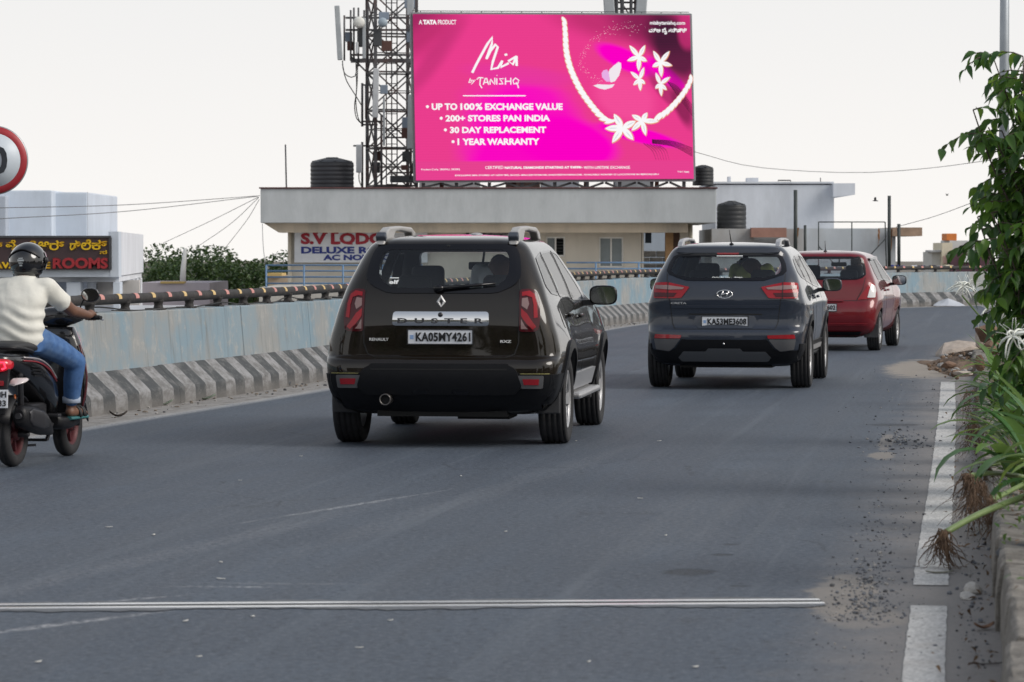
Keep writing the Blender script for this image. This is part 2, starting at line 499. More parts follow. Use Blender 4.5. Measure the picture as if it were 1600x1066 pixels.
    return n.done(c, n.rng(streak, .3, .7, .62, .74), n.bump(h, .55, .004), .45)
nS = 420
Ls = smooth_path(LEFT, sum(((LEFT[i + 1][0] - LEFT[i][0]) ** 2 + (LEFT[i + 1][1] - LEFT[i][1]) ** 2) ** .5 for i in range(len(LEFT) - 1)) / nS)
Rs = smooth_path(RIGHT, sum(((RIGHT[i + 1][0] - RIGHT[i][0]) ** 2 + (RIGHT[i + 1][1] - RIGHT[i][1]) ** 2) ** .5 for i in range(len(RIGHT) - 1)) / nS)
nS = min(len(Ls), len(Rs))
vs_, fs_, uvs = [], [], []
K = 14
for i in range(nS):
    a, b = Vector((*Ls[i], 0)), Vector((*Rs[i], 0))
    w = (b - a).length
    for k in range(K + 3):
        if k <= K:
            p = a.lerp(b, k / K); uvs.append((w * (1 - k / K), w * k / K))
        else:
            p = b + (b - a).normalized() * (1.7 if k == K + 1 else 10.5); uvs.append((5 if k > K + 1 else -1.7, 20))
        vs_.append(p)
for i in range(nS - 1):
    for k in range(K + 2):
        q = i * (K + 3) + k
        fs_.append((q, q + 1, q + K + 4, q + K + 3))
me = bpy.data.meshes.new('road'); me.from_pydata(vs_, [], fs_)
ul = me.uv_layers.new(name='UVMap')
for lp in me.loops: ul.data[lp.index].uv = uvs[lp.vertex_index]
struct(mesh_obj('road', me, asphalt()))
# slab under the deck, seen only from the side
b = MB()
for i in range(0, nS - 4, 4):
    p = []
    for j in (i, i + 4):
        a, c = Vector((*Ls[j], 0)), Vector((*Rs[j], 0)); dd = (c - a).normalized()
        p += [a - dd * .55 + Vector((0, 0, -.01)), c + dd * 10.6 + Vector((0, 0, -.01)), c + dd * 10.6 + Vector((0, 0, -.9)), a - dd * .55 + Vector((0, 0, -.9))]
    b.add(p, [(0, 1, 5, 4), (1, 2, 6, 5), (2, 3, 7, 6), (3, 0, 4, 7)])
struct(b.build('flyover_slab', mat('slab concrete', (.3, .29, .27), .9, var=.2)))

# --- painted edge line (white, worn), in two runs with a gap at the joint
def paint():
    n = NG('worn white paint'); o = n.coord('Object')
    a = n.rng(n.noise(o, 55, 6, .75), .36, .56); a2 = n.rng(n.noise(o, 5, 5, .7), .3, .62)
    c = n.mix(n.math('MULTIPLY', a, n.math('MULTIPLY_ADD', a2, .4, .6)), (.26, .26, .26), (.63, .625, .61))
    c = n.mix(n.rng(n.noise(n.mapping(o, rot=(0, 0, R(8)), scale=(1, 14, 1)), 9, 5, .7), .6, .75, 0, .6), c, (.30, .285, .26))
    c = n.mix(n.rng(n.noise(o, 1.7, 5, .7), .52, .75, 0, .5), c, (.38, .34, .30))
    return n.done(c, .75, n.bump(n.noise(o, 150, 3), .3, .003), .35)
WHITE = paint()
LINE_PX = [(1446, 1120), (1443, 1060), (1449, 985), (1455, 906), (1462, 835), (1470, 770), (1477, 690), (1480, 640), (1481, 596)]
lp = []
for px, py in LINE_PX: q = G(px, py); lp.append((q.x, q.y))
lp = [(lp[0][0] - 1.0, lp[0][1] - 7)] + lp
lp = smooth_path(lp, .12)
road_ob = bpy.data.objects['road']
def line_run(y0, y1, wid):
    b = MB(); pr = None; rr = random.Random(3)
    ids = [i for i in range(len(lp)) if y0 <= lp[i][1] <= y1]
    vsx = []
    for i in ids:
        p, t, nrm = frame(lp, i)
        vsx += [p + nrm * (wid / 2 + rr.uniform(-.004, .004)) + Vector((0, 0, .004)), p - nrm * (wid / 2 + rr.uniform(-.004, .004)) + Vector((0, 0, .004))]
    b.add(vsx, [(2 * k, 2 * k + 1, 2 * k + 3, 2 * k + 2) for k in range(len(ids) - 1)])
    o = b.build('edge_line', WHITE, road_ob)
    for p_ in o.data.polygons:
        if p_.normal.z < 0: o.data.flip_normals(); break
    return o
JY = G(1450, 930).y
line_run(-5, G(1450, 945).y, .150)
line_run(G(1450, 918).y, 36.6, .158)

# --- expansion joint across the carriageway
jt = empty('expansion_joint', G(640, 946))
tag(jt, 'bright steel expansion joint strip crossing the whole carriageway', 'joint')
ja, jb = G(-260, 951), G(1284, 941.5)
dj = (jb - ja).normalized(); nj = Vector((-dj.y, dj.x, 0))
jt.location = (ja + jb) / 2; jt.rotation_euler = (0, 0, math.atan2(dj.y, dj.x))
Lj = (jb - ja).length
concm = mat('joint mortar', (.125, .135, .15), .85, var=.3, vscale=9, grime=(.12, .125, .13), gscale=3, gamt=.9)
rr = random.Random(5)
nn = 90
b = MB(); vv = []
for k in range(nn + 1):
    x = -Lj / 2 + Lj * k / nn
    vv += [(x, -.13 - rr.uniform(0, .06) + .04 * math.sin(k * .21), .0035), (x, .13 + rr.uniform(0, .06) + .03 * math.sin(k * .33), .0035)]
b.add(vv, [(2 * k, 2 * k + 2, 2 * k + 3, 2 * k + 1) for k in range(nn)])
b.build('mortar_bed', concm, jt)
steel = mat('polished joint steel', (.88, .88, .87), .22, .85, var=.12, vscale=6, stretch=(.3, 6, 1))
for y_ in (-.065, .065):
    MB().box((0, y_, .0045), (Lj, .045, .006)).build('steel_rail', steel, jt, bevel=.002)
MB().box((0, 0, .0045), (Lj, .080, .003)).build('rubber_seal', mat('black rubber', (.015, .015, .016), .7), jt)

# ================================================================== crash barrier along the left side
bar = empty('crash_barrier', (*PL[idx_at_y(PL, 28)], 0))
bar.location = (0, 0, 0)
tag(bar, 'long concrete crash barrier with striped foot, blue-grey wall and dark pipe rail', 'barrier')
def barrier_blue():
    n = NG('flaking blue-grey paint'); o = n.coord('Object')
    big = n.noise(o, .7, 6, .65); mid = n.noise(o, 4.5, 7, .72)
    st = n.noise(n.mapping(o, scale=(5, 5, .35)), 2.2, 6, .7)
    c = n.mix(n.rng(n.noise(o, .12, 3), .35, .65), (.25, .305, .335), (.18, .28, .35))
    c = n.mix(n.rng(big, .42, .62, 0, .85), c, (.30, .295, .28))
    c = n.mix(n.rng(mid, .52, .66, 0, .7), c, (.36, .355, .34))
    c = n.mix(n.rng(st, .50, .74, 0, .6), c, (.13, .14, .145))
    c = n.mix(n.rng(n.noise(o, 24, 5, .7), .68, .76, 0, .9), c, (.06, .06, .06))
    return n.done(c, .82, n.bump(mid, .3, .012), .3)
def barrier_stripe():
    n = NG('black and white kerb stripes'); uv = n.xyz(n.coord('UV')); o = n.coord('Object')
    w = n.math('ADD', uv[0], n.math('MULTIPLY_ADD', n.noise(o, 9, 5, .7), .05, -.025))
    fr = n.math('FRACT', n.math('DIVIDE', w, .68))
    m_ = n.math('MULTIPLY', n.rng(fr, .0, .012), n.rng(fr, .5, .512, 1, 0))
    dirty = n.noise(n.mapping(o, scale=(2, 2, 5)), 2.4, 7, .75)
    wht = n.mix(n.rng(dirty, .36, .66), (.285, .285, .29), (.135, .133, .13))
    blk = n.mix(n.rng(dirty, .45, .72), (.065, .07, .074), (.15, .15, .15))
    c = n.mix(m_, wht, blk)
    c = n.mix(n.rng(n.noise(o, 13, 6, .75), .60, .72, 0, .75), c, (.24, .23, .22))
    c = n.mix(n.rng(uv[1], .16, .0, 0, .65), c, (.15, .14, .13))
    return n.done(c, .85, n.bump(n.noise(o, 40, 5), .3, .008), .3)
BLUE, STRIPE = barrier_blue(), barrier_stripe()
i0, i1 = idx_at_y(PL, 8), idx_at_y(PL, 103)
SEG = 12                                     # panels of 3 m
prof_k = [(0, 0, 0), (.01, .175, .175), (.235, .43, .47), ]
def section(path, i, pts):
    p, t, nn_ = frame(path, i)
    return [p + nn_ * o_ + Vector((0, 0, z_)) for o_, z_ in pts]
arc = 0.0
for s0 in range(i0, i1, SEG):
    s1 = min(s0 + SEG, i1)
    rr = random.Random(s0)
    # kerb foot
    kp = [(.0, 0), (.012, .165), (.235, .375), (.30, .38)]
    ln = [0, .165, .47, .54]
    vv, uvv = [], []
    for j in range(s0, s1 + 1):
        sec = section(PL, j, kp)
        for q, l_ in zip(sec, ln):
            vv.append(q); uvv.append(((j - i0) * .25, l_))
    ff = []
    for j in range(s1 - s0):
        for k in range(3): q = j * 4 + k; ff.append((q, q + 4, q + 5, q + 1))
    ff.append((0, 1, 2, 3)); ff.append(tuple((s1 - s0) * 4 + k for k in (3, 2, 1, 0)))
    me = bpy.data.meshes.new('kerb_foot'); me.from_pydata(vv, [], ff)
    ul = me.uv_layers.new(name='UVMap')
    for l_ in me.loops: ul.data[l_.index].uv = uvv[l_.vertex_index]
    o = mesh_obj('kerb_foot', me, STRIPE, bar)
    md = o.modifiers.new('bevel', 'BEVEL'); md.width = .015; md.segments = 2; md.limit_method = 'ANGLE'; md.angle_limit = R(25)
    # wall panel, with a narrow open joint to the next
    b = MB(); dz, do = rr.uniform(-.008, .008), rr.uniform(-.008, .008)
    wp = [(.240 + do, .37), (.285 + do, .91 + dz), (.50 + do, .915 + dz), (.53, .37), (.53, -.05), (.3, -.05)]
    nw = len(wp)
    for j in range(s0, s1 + 1):
        p, t, nn_ = frame(PL, j)
        sh = t * (.006 if j == s0 else -.006 if j == s1 else 0)
        b.v += [tuple(q + sh) for q in section(PL, j, wp)]
    for j in range(s1 - s0):
        for k in range(nw):
            b.f.append((j * nw + k, (j + 1) * nw + k, (j + 1) * nw + (k + 1) % nw, j * nw + (k + 1) % nw)); b.mi.append(0); b.sm.append(False)
    b.f.append(tuple(range(nw))); b.mi.append(0); b.sm.append(False)
    b.f.append(tuple((s1 - s0) * nw + k for k in reversed(range(nw)))); b.mi.append(0); b.sm.append(False)
    b.build('wall_panel', BLUE, bar, bevel=.012)
# pipe rail: dark, dirty, wrapped with reflective patches, on iron brackets
railm = mat('grimy black rail paint', (.022, .02, .02), .7, var=.3, grime=(.07, .06, .055), gscale=7, gamt=.7, bump=.3, bscale=30)
yel, pnk = mat('faded yellow tape', (.62, .44, .19), .6, var=.2, vscale=30), mat('faded pink tape', (.55, .25, .22), .6, var=.2, vscale=30)
ROFF, RZ, RR = .40, 1.035, .050
pts = [section(PL, j, [(ROFF, RZ)])[0] for j in range(i0, i1 + 1)]
rail = MB().tube(pts, RR, 14).build('pipe_rail', railm, bar)
def pipe_patch(name, j, half, m):
    """curved patch of tape round the road side of the pipe, with a slanted end"""
    b = MB(); na, nl = 9, 3
    p, t, nn_ = frame(PL, j)
    c = section(PL, j, [(ROFF, RZ)])[0]
    for a in range(na):
        th = R(2 + 112 * a / (na - 1))                    # from under the road side over the top
        rad = (-nn_ * math.cos(th) + Vector((0, 0, 1)) * math.sin(th)) * (RR + .0025)
        for l_ in range(nl):
            b.v.append(tuple(c + rad + t * (half * (l_ - 1) + .05 * (a / (na - 1) - .5))))
    for a in range(na - 1):
        for l_ in range(nl - 1):
            q = a * nl + l_
            b.f.append((q, q + 1, q + nl + 1, q + nl)); b.mi.append(0); b.sm.append(True)
    return b.build(name, m, rail, fix=False)
for k, j in enumerate(range(i0 + 1, i1 - 1, 2)):
    if PL[j][1] < 18: continue
    pipe_patch('reflective_patch', j, .052 if k % 2 else .045, (yel, pnk)[k % 2])
brk = None
for j in range(i0 + 2, i1 - 1, 4):
    p, t, nn_ = frame(PL, j)
    c = section(PL, j, [(ROFF, .91)])[0]
    if brk is None:
        b = MB()
        b.lathe([(.075, 0), (.075, .012), (.05, .02), (.042, .05), (.05, .078), (.062, .10)], 10, caps=True)
        b.box((0, .03, .008), (.17, .16, .016))
        brk = b.build('bracket', railm, bar); o = brk
    else:
        o = brk.copy(); col.objects.link(o)
    o.location = c; o.rotation_euler = (0, 0, math.atan2(t.y, t.x) + random.uniform(-.1, .1))
# loose black cable lying along the top of the wall
rr = random.Random(12)
cp = []
for j in range(idx_at_y(PL, 20), idx_at_y(PL, 62), 3):
    cp.append(section(PL, j, [(.38 + rr.uniform(-.06, .06), .922 + max(0, rr.uniform(-.06, .05)))])[0])
tag(MB().tube([Vector(p) for p in smooth_path([tuple(p) for p in cp], .15)], .007, 5).build('loose_cable', mat('black cable', (.02, .02, .02), .6)), 'thin black cable lying loosely along the top of the barrier wall', 'cable')

# ================================================================== planted strip on the right
pl = empty('planter', (0, 0, 0))
tag(pl, 'raised planted strip with worn concrete kerb and dry soil beside the road', 'planter')
kerbm = mat('weathered kerb concrete', (.20, .185, .165), .94, var=.4, vscale=9, bump=1.0, bscale=34, grime=(.085, .075, .062), gscale=4, gamt=.95)
k0, k1 = idx_at_y(PR, 4), idx_at_y(PR, 88)
def kz(y):
    t = min(1, max(0, (y - 14.6) / 3.4)); return .28 - .17 * t * t * (3 - 2 * t)
for s0 in range(k0, k1, 5):
    s1 = s0 + 5; rr = random.Random(s0 * 7)
    b = MB(); off = rr.uniform(-.025, .02); dz = rr.uniform(-.03, .02); tilt = rr.uniform(-.02, .02)
    secs = 6
    for j in range(secs + 1):
        fi = s0 + (s1 - s0) * j / secs
        i_ = int(fi); p, t, nn_ = frame(PR, min(i_, len(PR) - 2)); p = p + t * ((fi - i_) * .25)
        if j == 0: p += t * .008
        if j == secs: p -= t * .008
        h = kz(p.y) + dz
        for (o_, z_) in ((0, -.02), (.0, h * .5), (.012, h - .015), (.03, h), (.17, h + tilt), (.2, h - .03), (.2, -.02)):
            b.v.append(tuple(p - nn_ * (o_ + off + rr.uniform(-.007, .007)) + Vector((0, 0, z_ + rr.uniform(-.007, .007)))))
    for j in range(secs):
        for k in range(6):
            b.f.append((j * 7 + k, j * 7 + k + 1, (j + 1) * 7 + k + 1, (j + 1) * 7 + k)); b.mi.append(0); b.sm.append(False)
    b.f.append(tuple(range(7))); b.mi.append(0); b.sm.append(False)
    b.f.append(tuple(secs * 7 + k for k in reversed(range(7)))); b.mi.append(0); b.sm.append(False)
    b.build('kerb_stone', kerbm, pl, bevel=.01)
soilm = mat('dry soil', (.13, .098, .072), .97, var=.45, vscale=9, bump=1.0, bscale=30)
b = MB(); rr = random.Random(2); cols_ = 9
for i in range(k0, k1 + 1):
    p, t, nn_ = frame(PR, i)
    for k in range(cols_):
        u = k / (cols_ - 1)
        z = kz(p.y) - .045 + .13 * math.sin(math.pi * u) + rr.uniform(-.02, .025)
        b.v.append(tuple(p - nn_ * (.15 + 1.42 * u) + Vector((0, 0, z))))
for i in range(k1 - k0):
    for k in range(cols_ - 1):
        q = i * cols_ + k
        b.f.append((q, q + cols_, q + cols_ + 1, q + 1)); b.mi.append(0); b.sm.append(True)
b.build('soil', soilm, pl)
b = MB()
for i in range(k0, k1, 5):
    p, t, nn_ = frame(PR, i); p2, t2, n2 = frame(PR, i + 5)
    b.bar(p - nn_ * 1.64 + Vector((0, 0, .13)), p2 - n2 * 1.64 + Vector((0, 0, .13)), .18, .30)
b.build('back_kerb', kerbm, pl)
# ================================================================== buildings behind the barrier
def holes_wall(b, x0, x1, z0, z1, y0, th, holes, mi=0):
    """upright wall facing -Y with rectangular openings (x0, x1, z0, z1)"""
    xs = sorted({x0, x1, *[h[0] for h in holes], *[h[1] for h in holes]}); zs = sorted({z0, z1, *[h[2] for h in holes], *[h[3] for h in holes]})
    xs = [x for x in xs if x0 <= x <= x1]; zs = [z for z in zs if z0 <= z <= z1]
    nx, nz_ = len(xs), len(zs)
    solid = lambda i, j: 0 <= i < nx - 1 and 0 <= j < nz_ - 1 and not any(h[0] < (xs[i] + xs[i + 1]) / 2 < h[1] and h[2] < (zs[j] + zs[j + 1]) / 2 < h[3] for h in holes)
    for i in range(nx - 1):
        for j in range(nz_ - 1):
            if not solid(i, j): continue
            a, c, e, f = xs[i], xs[i + 1], zs[j], zs[j + 1]
            b.add([(a, y0, e), (c, y0, e), (c, y0, f), (a, y0, f)], [(0, 1, 2, 3)], mi)
            b.add([(a, y0 + th, e), (c, y0 + th, e), (c, y0 + th, f), (a, y0 + th, f)], [(3, 2, 1, 0)], mi)
            for (di, dj, q) in ((-1, 0, (a, e, a, f)), (1, 0, (c, e, c, f)), (0, -1, (a, e, c, e)), (0, 1, (a, f, c, f))):
                if not solid(i + di, j + dj):
                    b.add([(q[0], y0, q[1]), (q[2], y0, q[3]), (q[2], y0 + th, q[3]), (q[0], y0 + th, q[1])], [(0, 1, 2, 3)], mi)
    return b
def rect(px0, px1, py0, py1, Y):
    a, c = P(px0, py0, Y), P(px1, py1, Y)
    return a.x, c.x, c.z, a.z                                  # x0, x1, z0, z1
def pbox(b, px0, px1, py0, py1, Y, depth, mi=0, zmin=None):
    x0, x1, z0, z1 = rect(px0, px1, py0, py1, Y)
    if zmin is not None: z0 = zmin
    return b.box(((x0 + x1) / 2, Y + depth / 2, (z0 + z1) / 2), (x1 - x0, depth, z1 - z0), mi=mi)
X3, Z3 = Vector((1, 0, 0)), Vector((0, 0, 1))
BASE = -6.5
plaster = lambda n, c, g=(.25, .24, .22), a=.5: mat(n, c, .9, var=.10, vscale=1.2, grime=g, gscale=.9, gamt=a, stretch=(1, 1, .35), bump=.15, bscale=20)

# ---- the lodge
YF, YW = 90.0, 91.5
lodge = empty('lodge_building', (P(740, 400, YW).x, YW, BASE))
tag(lodge, 'low beige lodge building with deep grey concrete roof fascia under the billboard', 'building')
def under(o, root):
    o.parent = root; o.matrix_parent_inverse = Matrix.Translation(-Vector(root.location)); return o
beige, fascia = plaster('beige plaster', (.60, .565, .50), (.36, .33, .28), .45), plaster('grey fascia', (.45, .475, .49), (.29, .31, .32), .6)
b = MB()
xa, xb, za, zb = rect(407, 1119, 295, 348.5, YF)
b.box(((xa + xb) / 2, YF + 4.2, (za + zb) / 2), (xb - xa, 8.4, zb - za))
under(b.build('roof_fascia', fascia, bevel=.02), lodge)
b = MB(); b.box(((xa + xb) / 2, YF + 4.2, zb + .022), (xb - xa + .08, 8.5, .04))
under(b.build('coping', mat('dark red coping', (.10, .045, .045), .8, var=.3), bevel=.008), lodge)
# soffit beam, tapered at its free end
bx0, bx1 = P(412, 350, YF + .5).x, P(1075, 350, YF + .5).x
zs0 = za - .002; zs1 = P(430, 363.5, YF + .5).z
MBB = MB().add([(bx0, YF + .5, zs0), (bx1, YF + .5, zs0), (bx1, YF + .5, zs1), (bx0 + .42, YF + .5, zs1), (bx0, YF + 2, zs0), (bx1, YF + 2, zs0), (bx1, YF + 2, zs1), (bx0 + .42, YF + 2, zs1)],
               [(0, 1, 2, 3), (7, 6, 5, 4), (3, 2, 6, 7), (0, 3, 7, 4), (1, 5, 6, 2), (0, 4, 5, 1)])
under(MBB.build('soffit_beam', plaster('warm-lit beige soffit', (.62, .53, .42))), lodge)  # warm reflected light under the eave is mixed into this beige
w1, w2 = rect(853, 883, 370, 401, YW), rect(936, 974, 370.5, 418, YW)
wx0, wx1 = P(456, 400, YW).x, P(1002, 400, YW).x
b = holes_wall(MB(), wx0, wx1, BASE, zs1 + .3, YW, .25, [w1, w2])
b.box(((wx0 + wx1) / 2, YW + 6.4, (BASE + za) / 2), (wx1 - wx0, .2, za - BASE))
b.box((wx0 + .12, YW + 3.3, (BASE + za) / 2), (.24, 6.05, za - BASE)); b.box((wx1 - .12, YW + 3.3, (BASE + za) / 2), (.24, 6.05, za - BASE))
wall_l = under(b.build('wall', beige), lodge)
frm = mat('white window frame', (.75, .75, .73), .5)
pane = mat('dusty window pane', (.20, .235, .25), .25, spec=.6, var=.15, vscale=2)
for (w, slats) in ((w1, True), (w2, False)):
    b = MB(); cx, cz = (w[0] + w[1]) / 2, (w[2] + w[3]) / 2
    for xx in (w[0] + .02, cx, w[1] - .02): b.box((xx, YW + .10, cz), (.045, .06, w[3] - w[2]))
    for zz in (w[2] + .02, w[3] - .02): b.box((cx, YW + .101, zz), (w[1] - w[0], .056, .045))
    win = under(b.build('window', frm), lodge)
    for k in (0, 1):
        xx = (w[0] + cx) / 2 if k == 0 else (w[1] + cx) / 2
        if slats and k == 1:
            for q in range(6):
                z_ = w[2] + .06 + (w[3] - w[2] - .12) * q / 5
                M_ = Matrix.Rotation(R(35), 3, 'X')
                s_ = MB().box((xx, YW + .14, z_), (cx - w[0] - .06, .09, .008), mtx=M_).build('louvre', mat('dark louvre', (.06, .07, .075), .4)); s_.parent = win
            continue
        s_ = MB().box((xx, YW + .13, cz), (cx - w[0] - .05, .012, w[3] - w[2] - .06)).build('pane', pane); s_.parent = win
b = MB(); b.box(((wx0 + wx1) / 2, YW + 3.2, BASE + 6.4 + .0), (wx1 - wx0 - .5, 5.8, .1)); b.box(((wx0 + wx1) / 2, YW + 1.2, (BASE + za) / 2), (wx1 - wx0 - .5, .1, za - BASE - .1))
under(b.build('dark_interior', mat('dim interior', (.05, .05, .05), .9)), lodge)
# columns of the open end, block wall behind
for (p0, p1, yy, mm, nm) in ((1003, 1006, YW, beige, 'door_jamb'), (1040, 1052, YW + .1, mat('ochre painted column', (.36, .22, .11), .8, var=.2), 'column'), (1052, 1063, YW + 1.2, mat('brown painted column', (.10, .06, .045), .8, var=.2), 'column'), (1063, 1076, YW, beige, 'column')):
    x0, x1, _, _ = rect(p0, p1, 300, 400, yy)
    under(MB().box(((x0 + x1) / 2, yy + .2, (BASE + za) / 2), (x1 - x0, .4, za - BASE)).build(nm, mm), lodge)
x0, x1, z0, z1 = rect(1003, 1063, 349, 361, YW + .1)
under(MB().box(((x0 + x1) / 2, YW + .45, (z0 + z1) / 2 - .02), (x1 - x0, .3, z1 - z0)).build('lintel', mat('ochre painted column', ())), lodge)
# downpipes
for px in (453, 1079):
    x = P(px, 400, YW - .1).x
    under(MB().tube([(x, YW - .1, BASE), (x, YW - .1, za - .01)], .06, 8).build('downpipe', mat('cream pipe', (.62, .57, .47), .6)), lodge)
bw = empty('block_wall', (P(1022, 420, 99).x, 99, BASE))
tag(bw, 'bare grey concrete block wall seen through the open end of the lodge', 'wall')
x0, x1, z0, z1 = rect(985, 1062, 392, 440, 99)
blkm = mat('concrete block', (.26, .25, .235), .95, var=.3, vscale=5, bump=.4)
sh = None
for r_ in range(7):
    for c_ in range(6):
        o = sh.copy() if sh else under(MB().box((0, 0, 0), (.385, .2, .185)).build('block', blkm, bevel=.012), bw)
        if sh: col.objects.link(o)
        sh = sh or o
        o.location = (x0 + .2 + .4 * c_ + (.2 if r_ % 2 else 0), 99.1, z1 - .1 - .2 * r_)
under(MB().box(((x0 + x1) / 2 + .2, 99.12, (BASE + z1) / 2 - .7), (2.4, .16, z1 - BASE - 1.4)).build('mortar', blkm), bw)
bh = empty('back_house', (P(1030, 380, 112).x, 112, BASE)); tag(bh, 'blue-grey house wall glimpsed through the open end of the lodge', 'building')
x0, x1, z0, z1 = rect(990, 1075, 352, 430, 112)
under(holes_wall(MB(), x0, x1, BASE, z1, 112, .3, [(*rect(1008, 1018, 363, 380, 112),)]).build('wall', plaster('blue-grey wash', (.36, .41, .47))), bh)
x0, x1, z0, z1 = rect(1006, 1020, 361, 382, 112.2)
under(MB().box(((x0 + x1) / 2, 112.35, (z0 + z1) / 2), (x1 - x0, .05, z1 - z0)).build('shutter', mat('dark shutter', (.03, .04, .05), .5)), bh)

# ---- blue railing of the lodge terrace
blu = mat('blue railing paint', (.12, .22, .36), .5, var=.2)
def railing(px0, px1, ys, Y, posts, label):
    r = empty('railing', (P((px0 + px1) / 2, 440, Y).x, Y, P(0, 452, Y).z)); tag(r, label, 'railing')
    for y_ in ys:
        under(MB().tube([P(px0, y_, Y), P(px1, y_, Y)], .022, 8).build('rail', blu), r)
    for p_ in posts:
        a = P(p_, ys[0], Y); under(MB().tube([a, (a.x, a.y, a.z - 1.25)], .026, 8).build('post', blu), r)
railing(415, 660, (414.5, 423.5, 433, 443), 84, (416, 475, 536, 597, 657), 'pale blue four-bar terrace railing below the lodge name board')
railing(885, 1065, (410.5, 420), 86.5, (931, 998, 1062), 'thin blue two-bar railing in front of the lodge windows')
b = MB(); x0, x1, z0, z1 = rect(405, 1062, 450, 470, 83.8)
tr = tag(b.box(((x0 + x1) / 2, 87.4, (BASE + P(0, 449, 84).z) / 2), (x1 - x0, 7.3, P(0, 449, 84).z - BASE)).build('terrace', plaster('terrace plaster', (.5, .48, .44))), 'plain plastered terrace block under the blue railings of the lodge', 'terrace')

# ---- boards on the lodge wall
sb = empty('name_board', (P(550, 380, 91.2).x, 91.2, P(550, 410, 91.2).z)); tag(sb, 'white lodge name board with red and blue lettering under a red strip', 'sign')
YB = 91.25
x0, x1, z0, z1 = rect(460, 668, 360.5, 410.5, YB)
under(MB().box(((x0 + x1) / 2, YB + .06, (z0 + z1) / 2), (x1 - x0, .10, z1 - z0)).build('board', mat('white board', (.66, .69, .74), .5, var=.06), bevel=.006), sb)
x0, x1, z0, z1 = rect(472, 612, 341, 359.5, YB)
under(MB().box(((x0 + x1) / 2, YB + .06, (z0 + z1) / 2), (x1 - x0, .10, z1 - z0)).build('red_strip', mat('red board', (.36, .035, .05), .5, var=.15), bevel=.006), sb)
redp, bluep, whitep = mat('red lettering', (.33, .012, .03), .5), mat('blue lettering', (.012, .03, .22), .5), mat('white lettering', (.8, .8, .8), .5)
def sign_text(root, s_, px0, px1, py0, py1, Y, m, bold=.02, name='lettering', **kw):
    x0, x1, z0, z1 = rect(px0, px1, py0, py1, Y)
    return under(fit_text(name, s_, ((x0 + x1) / 2, Y, (z0 + z1) / 2), X3, Z3, x1 - x0, z1 - z0, m, None, bold, **kw), root)
sign_text(sb, 'S.V LODGE', 470, 614, 364, 382, YB, redp, .05)
# slab serifs of the red line
for (pxa, pxb) in ((489, 497), (504, 512), (519, 529), (543, 551), (557, 563)):
    for yy in (364.6, 381.4):
        if (pxa, yy) in ((489, 381.4), (504, 381.4), (543, 364.6)): continue
        x0, x1, z0, z1 = rect(pxa, pxb, yy - .9, yy + .9, YB); under(MB().box(((x0 + x1) / 2, YB - .003, (z0 + z1) / 2), (x1 - x0, .004, z1 - z0)).build('letter_serif', redp), sb)
sign_text(sb, 'DELUXE ROOMS', 470.5, 640, 385.5, 396.5, YB, bluep, .045)
sign_text(sb, 'AC NON AC', 505, 610, 398, 407, YB, bluep, .045)
sign_text(sb, 'ಎಸ್.ವಿ. ಲಾಡ್ಜ್', 480, 604, 345, 358.5, YB, whitep, .01)
kb = empty('black_board', (P(765, 365, 91.3).x, 91.3, P(765, 372, 91.3).z)); tag(kb, 'small black board with white lettering on the lodge wall', 'sign')
x0, x1, z0, z1 = rect(728, 800, 357.5, 376, 91.36)
under(MB().box(((x0 + x1) / 2, 91.42, (z0 + z1) / 2), (x1 - x0, .08, z1 - z0)).build('board', mat('black board', (.02, .02, .025), .4)), kb)
sign_text(kb, 'ನಾಗ್ ಸ್ಟುಡಿಯೋ', 757, 796, 360, 369, 91.37, mat('grey lettering', (.5, .5, .5), .5), .0)
c_ = P(738, 366, 91.37)
under(MB().lathe([(.0, -.004), (.09, -.004), (.10, 0), (.0, .001)], 18, 'Y', c_).build('disc_mark', mat('grey lettering', ())), kb)

# ---- water tanks
def water_tank(px0, px1, ytop, ybot, Y, label, col_=(.022, .024, .027), zbase=None):
    cx = P((px0 + px1) / 2, ybot, Y); r = (P(px1, ybot, Y).x - P(px0, ybot, Y).x) / 2; h = P(0, ytop, Y).z - cx.z
    t = empty('water_tank', cx); tag(t, label, 'water tank', 'black plastic rooftop water tanks')
    m = mat('black tank plastic %.3f' % col_[0], col_, .5, var=.2, vscale=3)
    pr = [(r * .98, 0)]
    nb = max(5, int(h / .14)); hb = h * .82
    for k in range(nb):
        z = hb * k / nb; dz = hb / nb
        pr += [(r, z + dz * .15), (r, z + dz * .6), (r * .982, z + dz * .75), (r * .982, z + dz * .95)]
    pr += [(r * .99, hb), (r * .93, hb + h * .03), (r * .60, hb + h * .11), (r * .28, hb + h * .145), (.001, hb + h * .15)]
    MB().lathe(pr, 40).build('tank_body', m, t)
    MB().lathe([(r * .30, hb + h * .10), (r * .30, h * .985), (r * .26, h), (.001, h)], 20).build('lid', m, t)
    b = MB()
    for k in range(8):
        a = k * math.pi / 4 + .2
        b.bar((r * .93 * math.cos(a), r * .93 * math.sin(a), hb + h * .035), (r * .32 * math.cos(a), r * .32 * math.sin(a), hb + h * .135), .05, .04)
    b.build('top_rib', m, t)
    return t
water_tank(485, 553, 246, 294.5, 93.5, 'wide black ribbed water tank standing alone near the end of the lodge roof', (.035, .038, .045))
water_tank(1082, 1115, 258, 290, 97, 'small black water tank half hidden behind the billboard edge')
water_tank(1120, 1166, 314, 358, 95, 'black water tank beside the white block, with pipes around it')

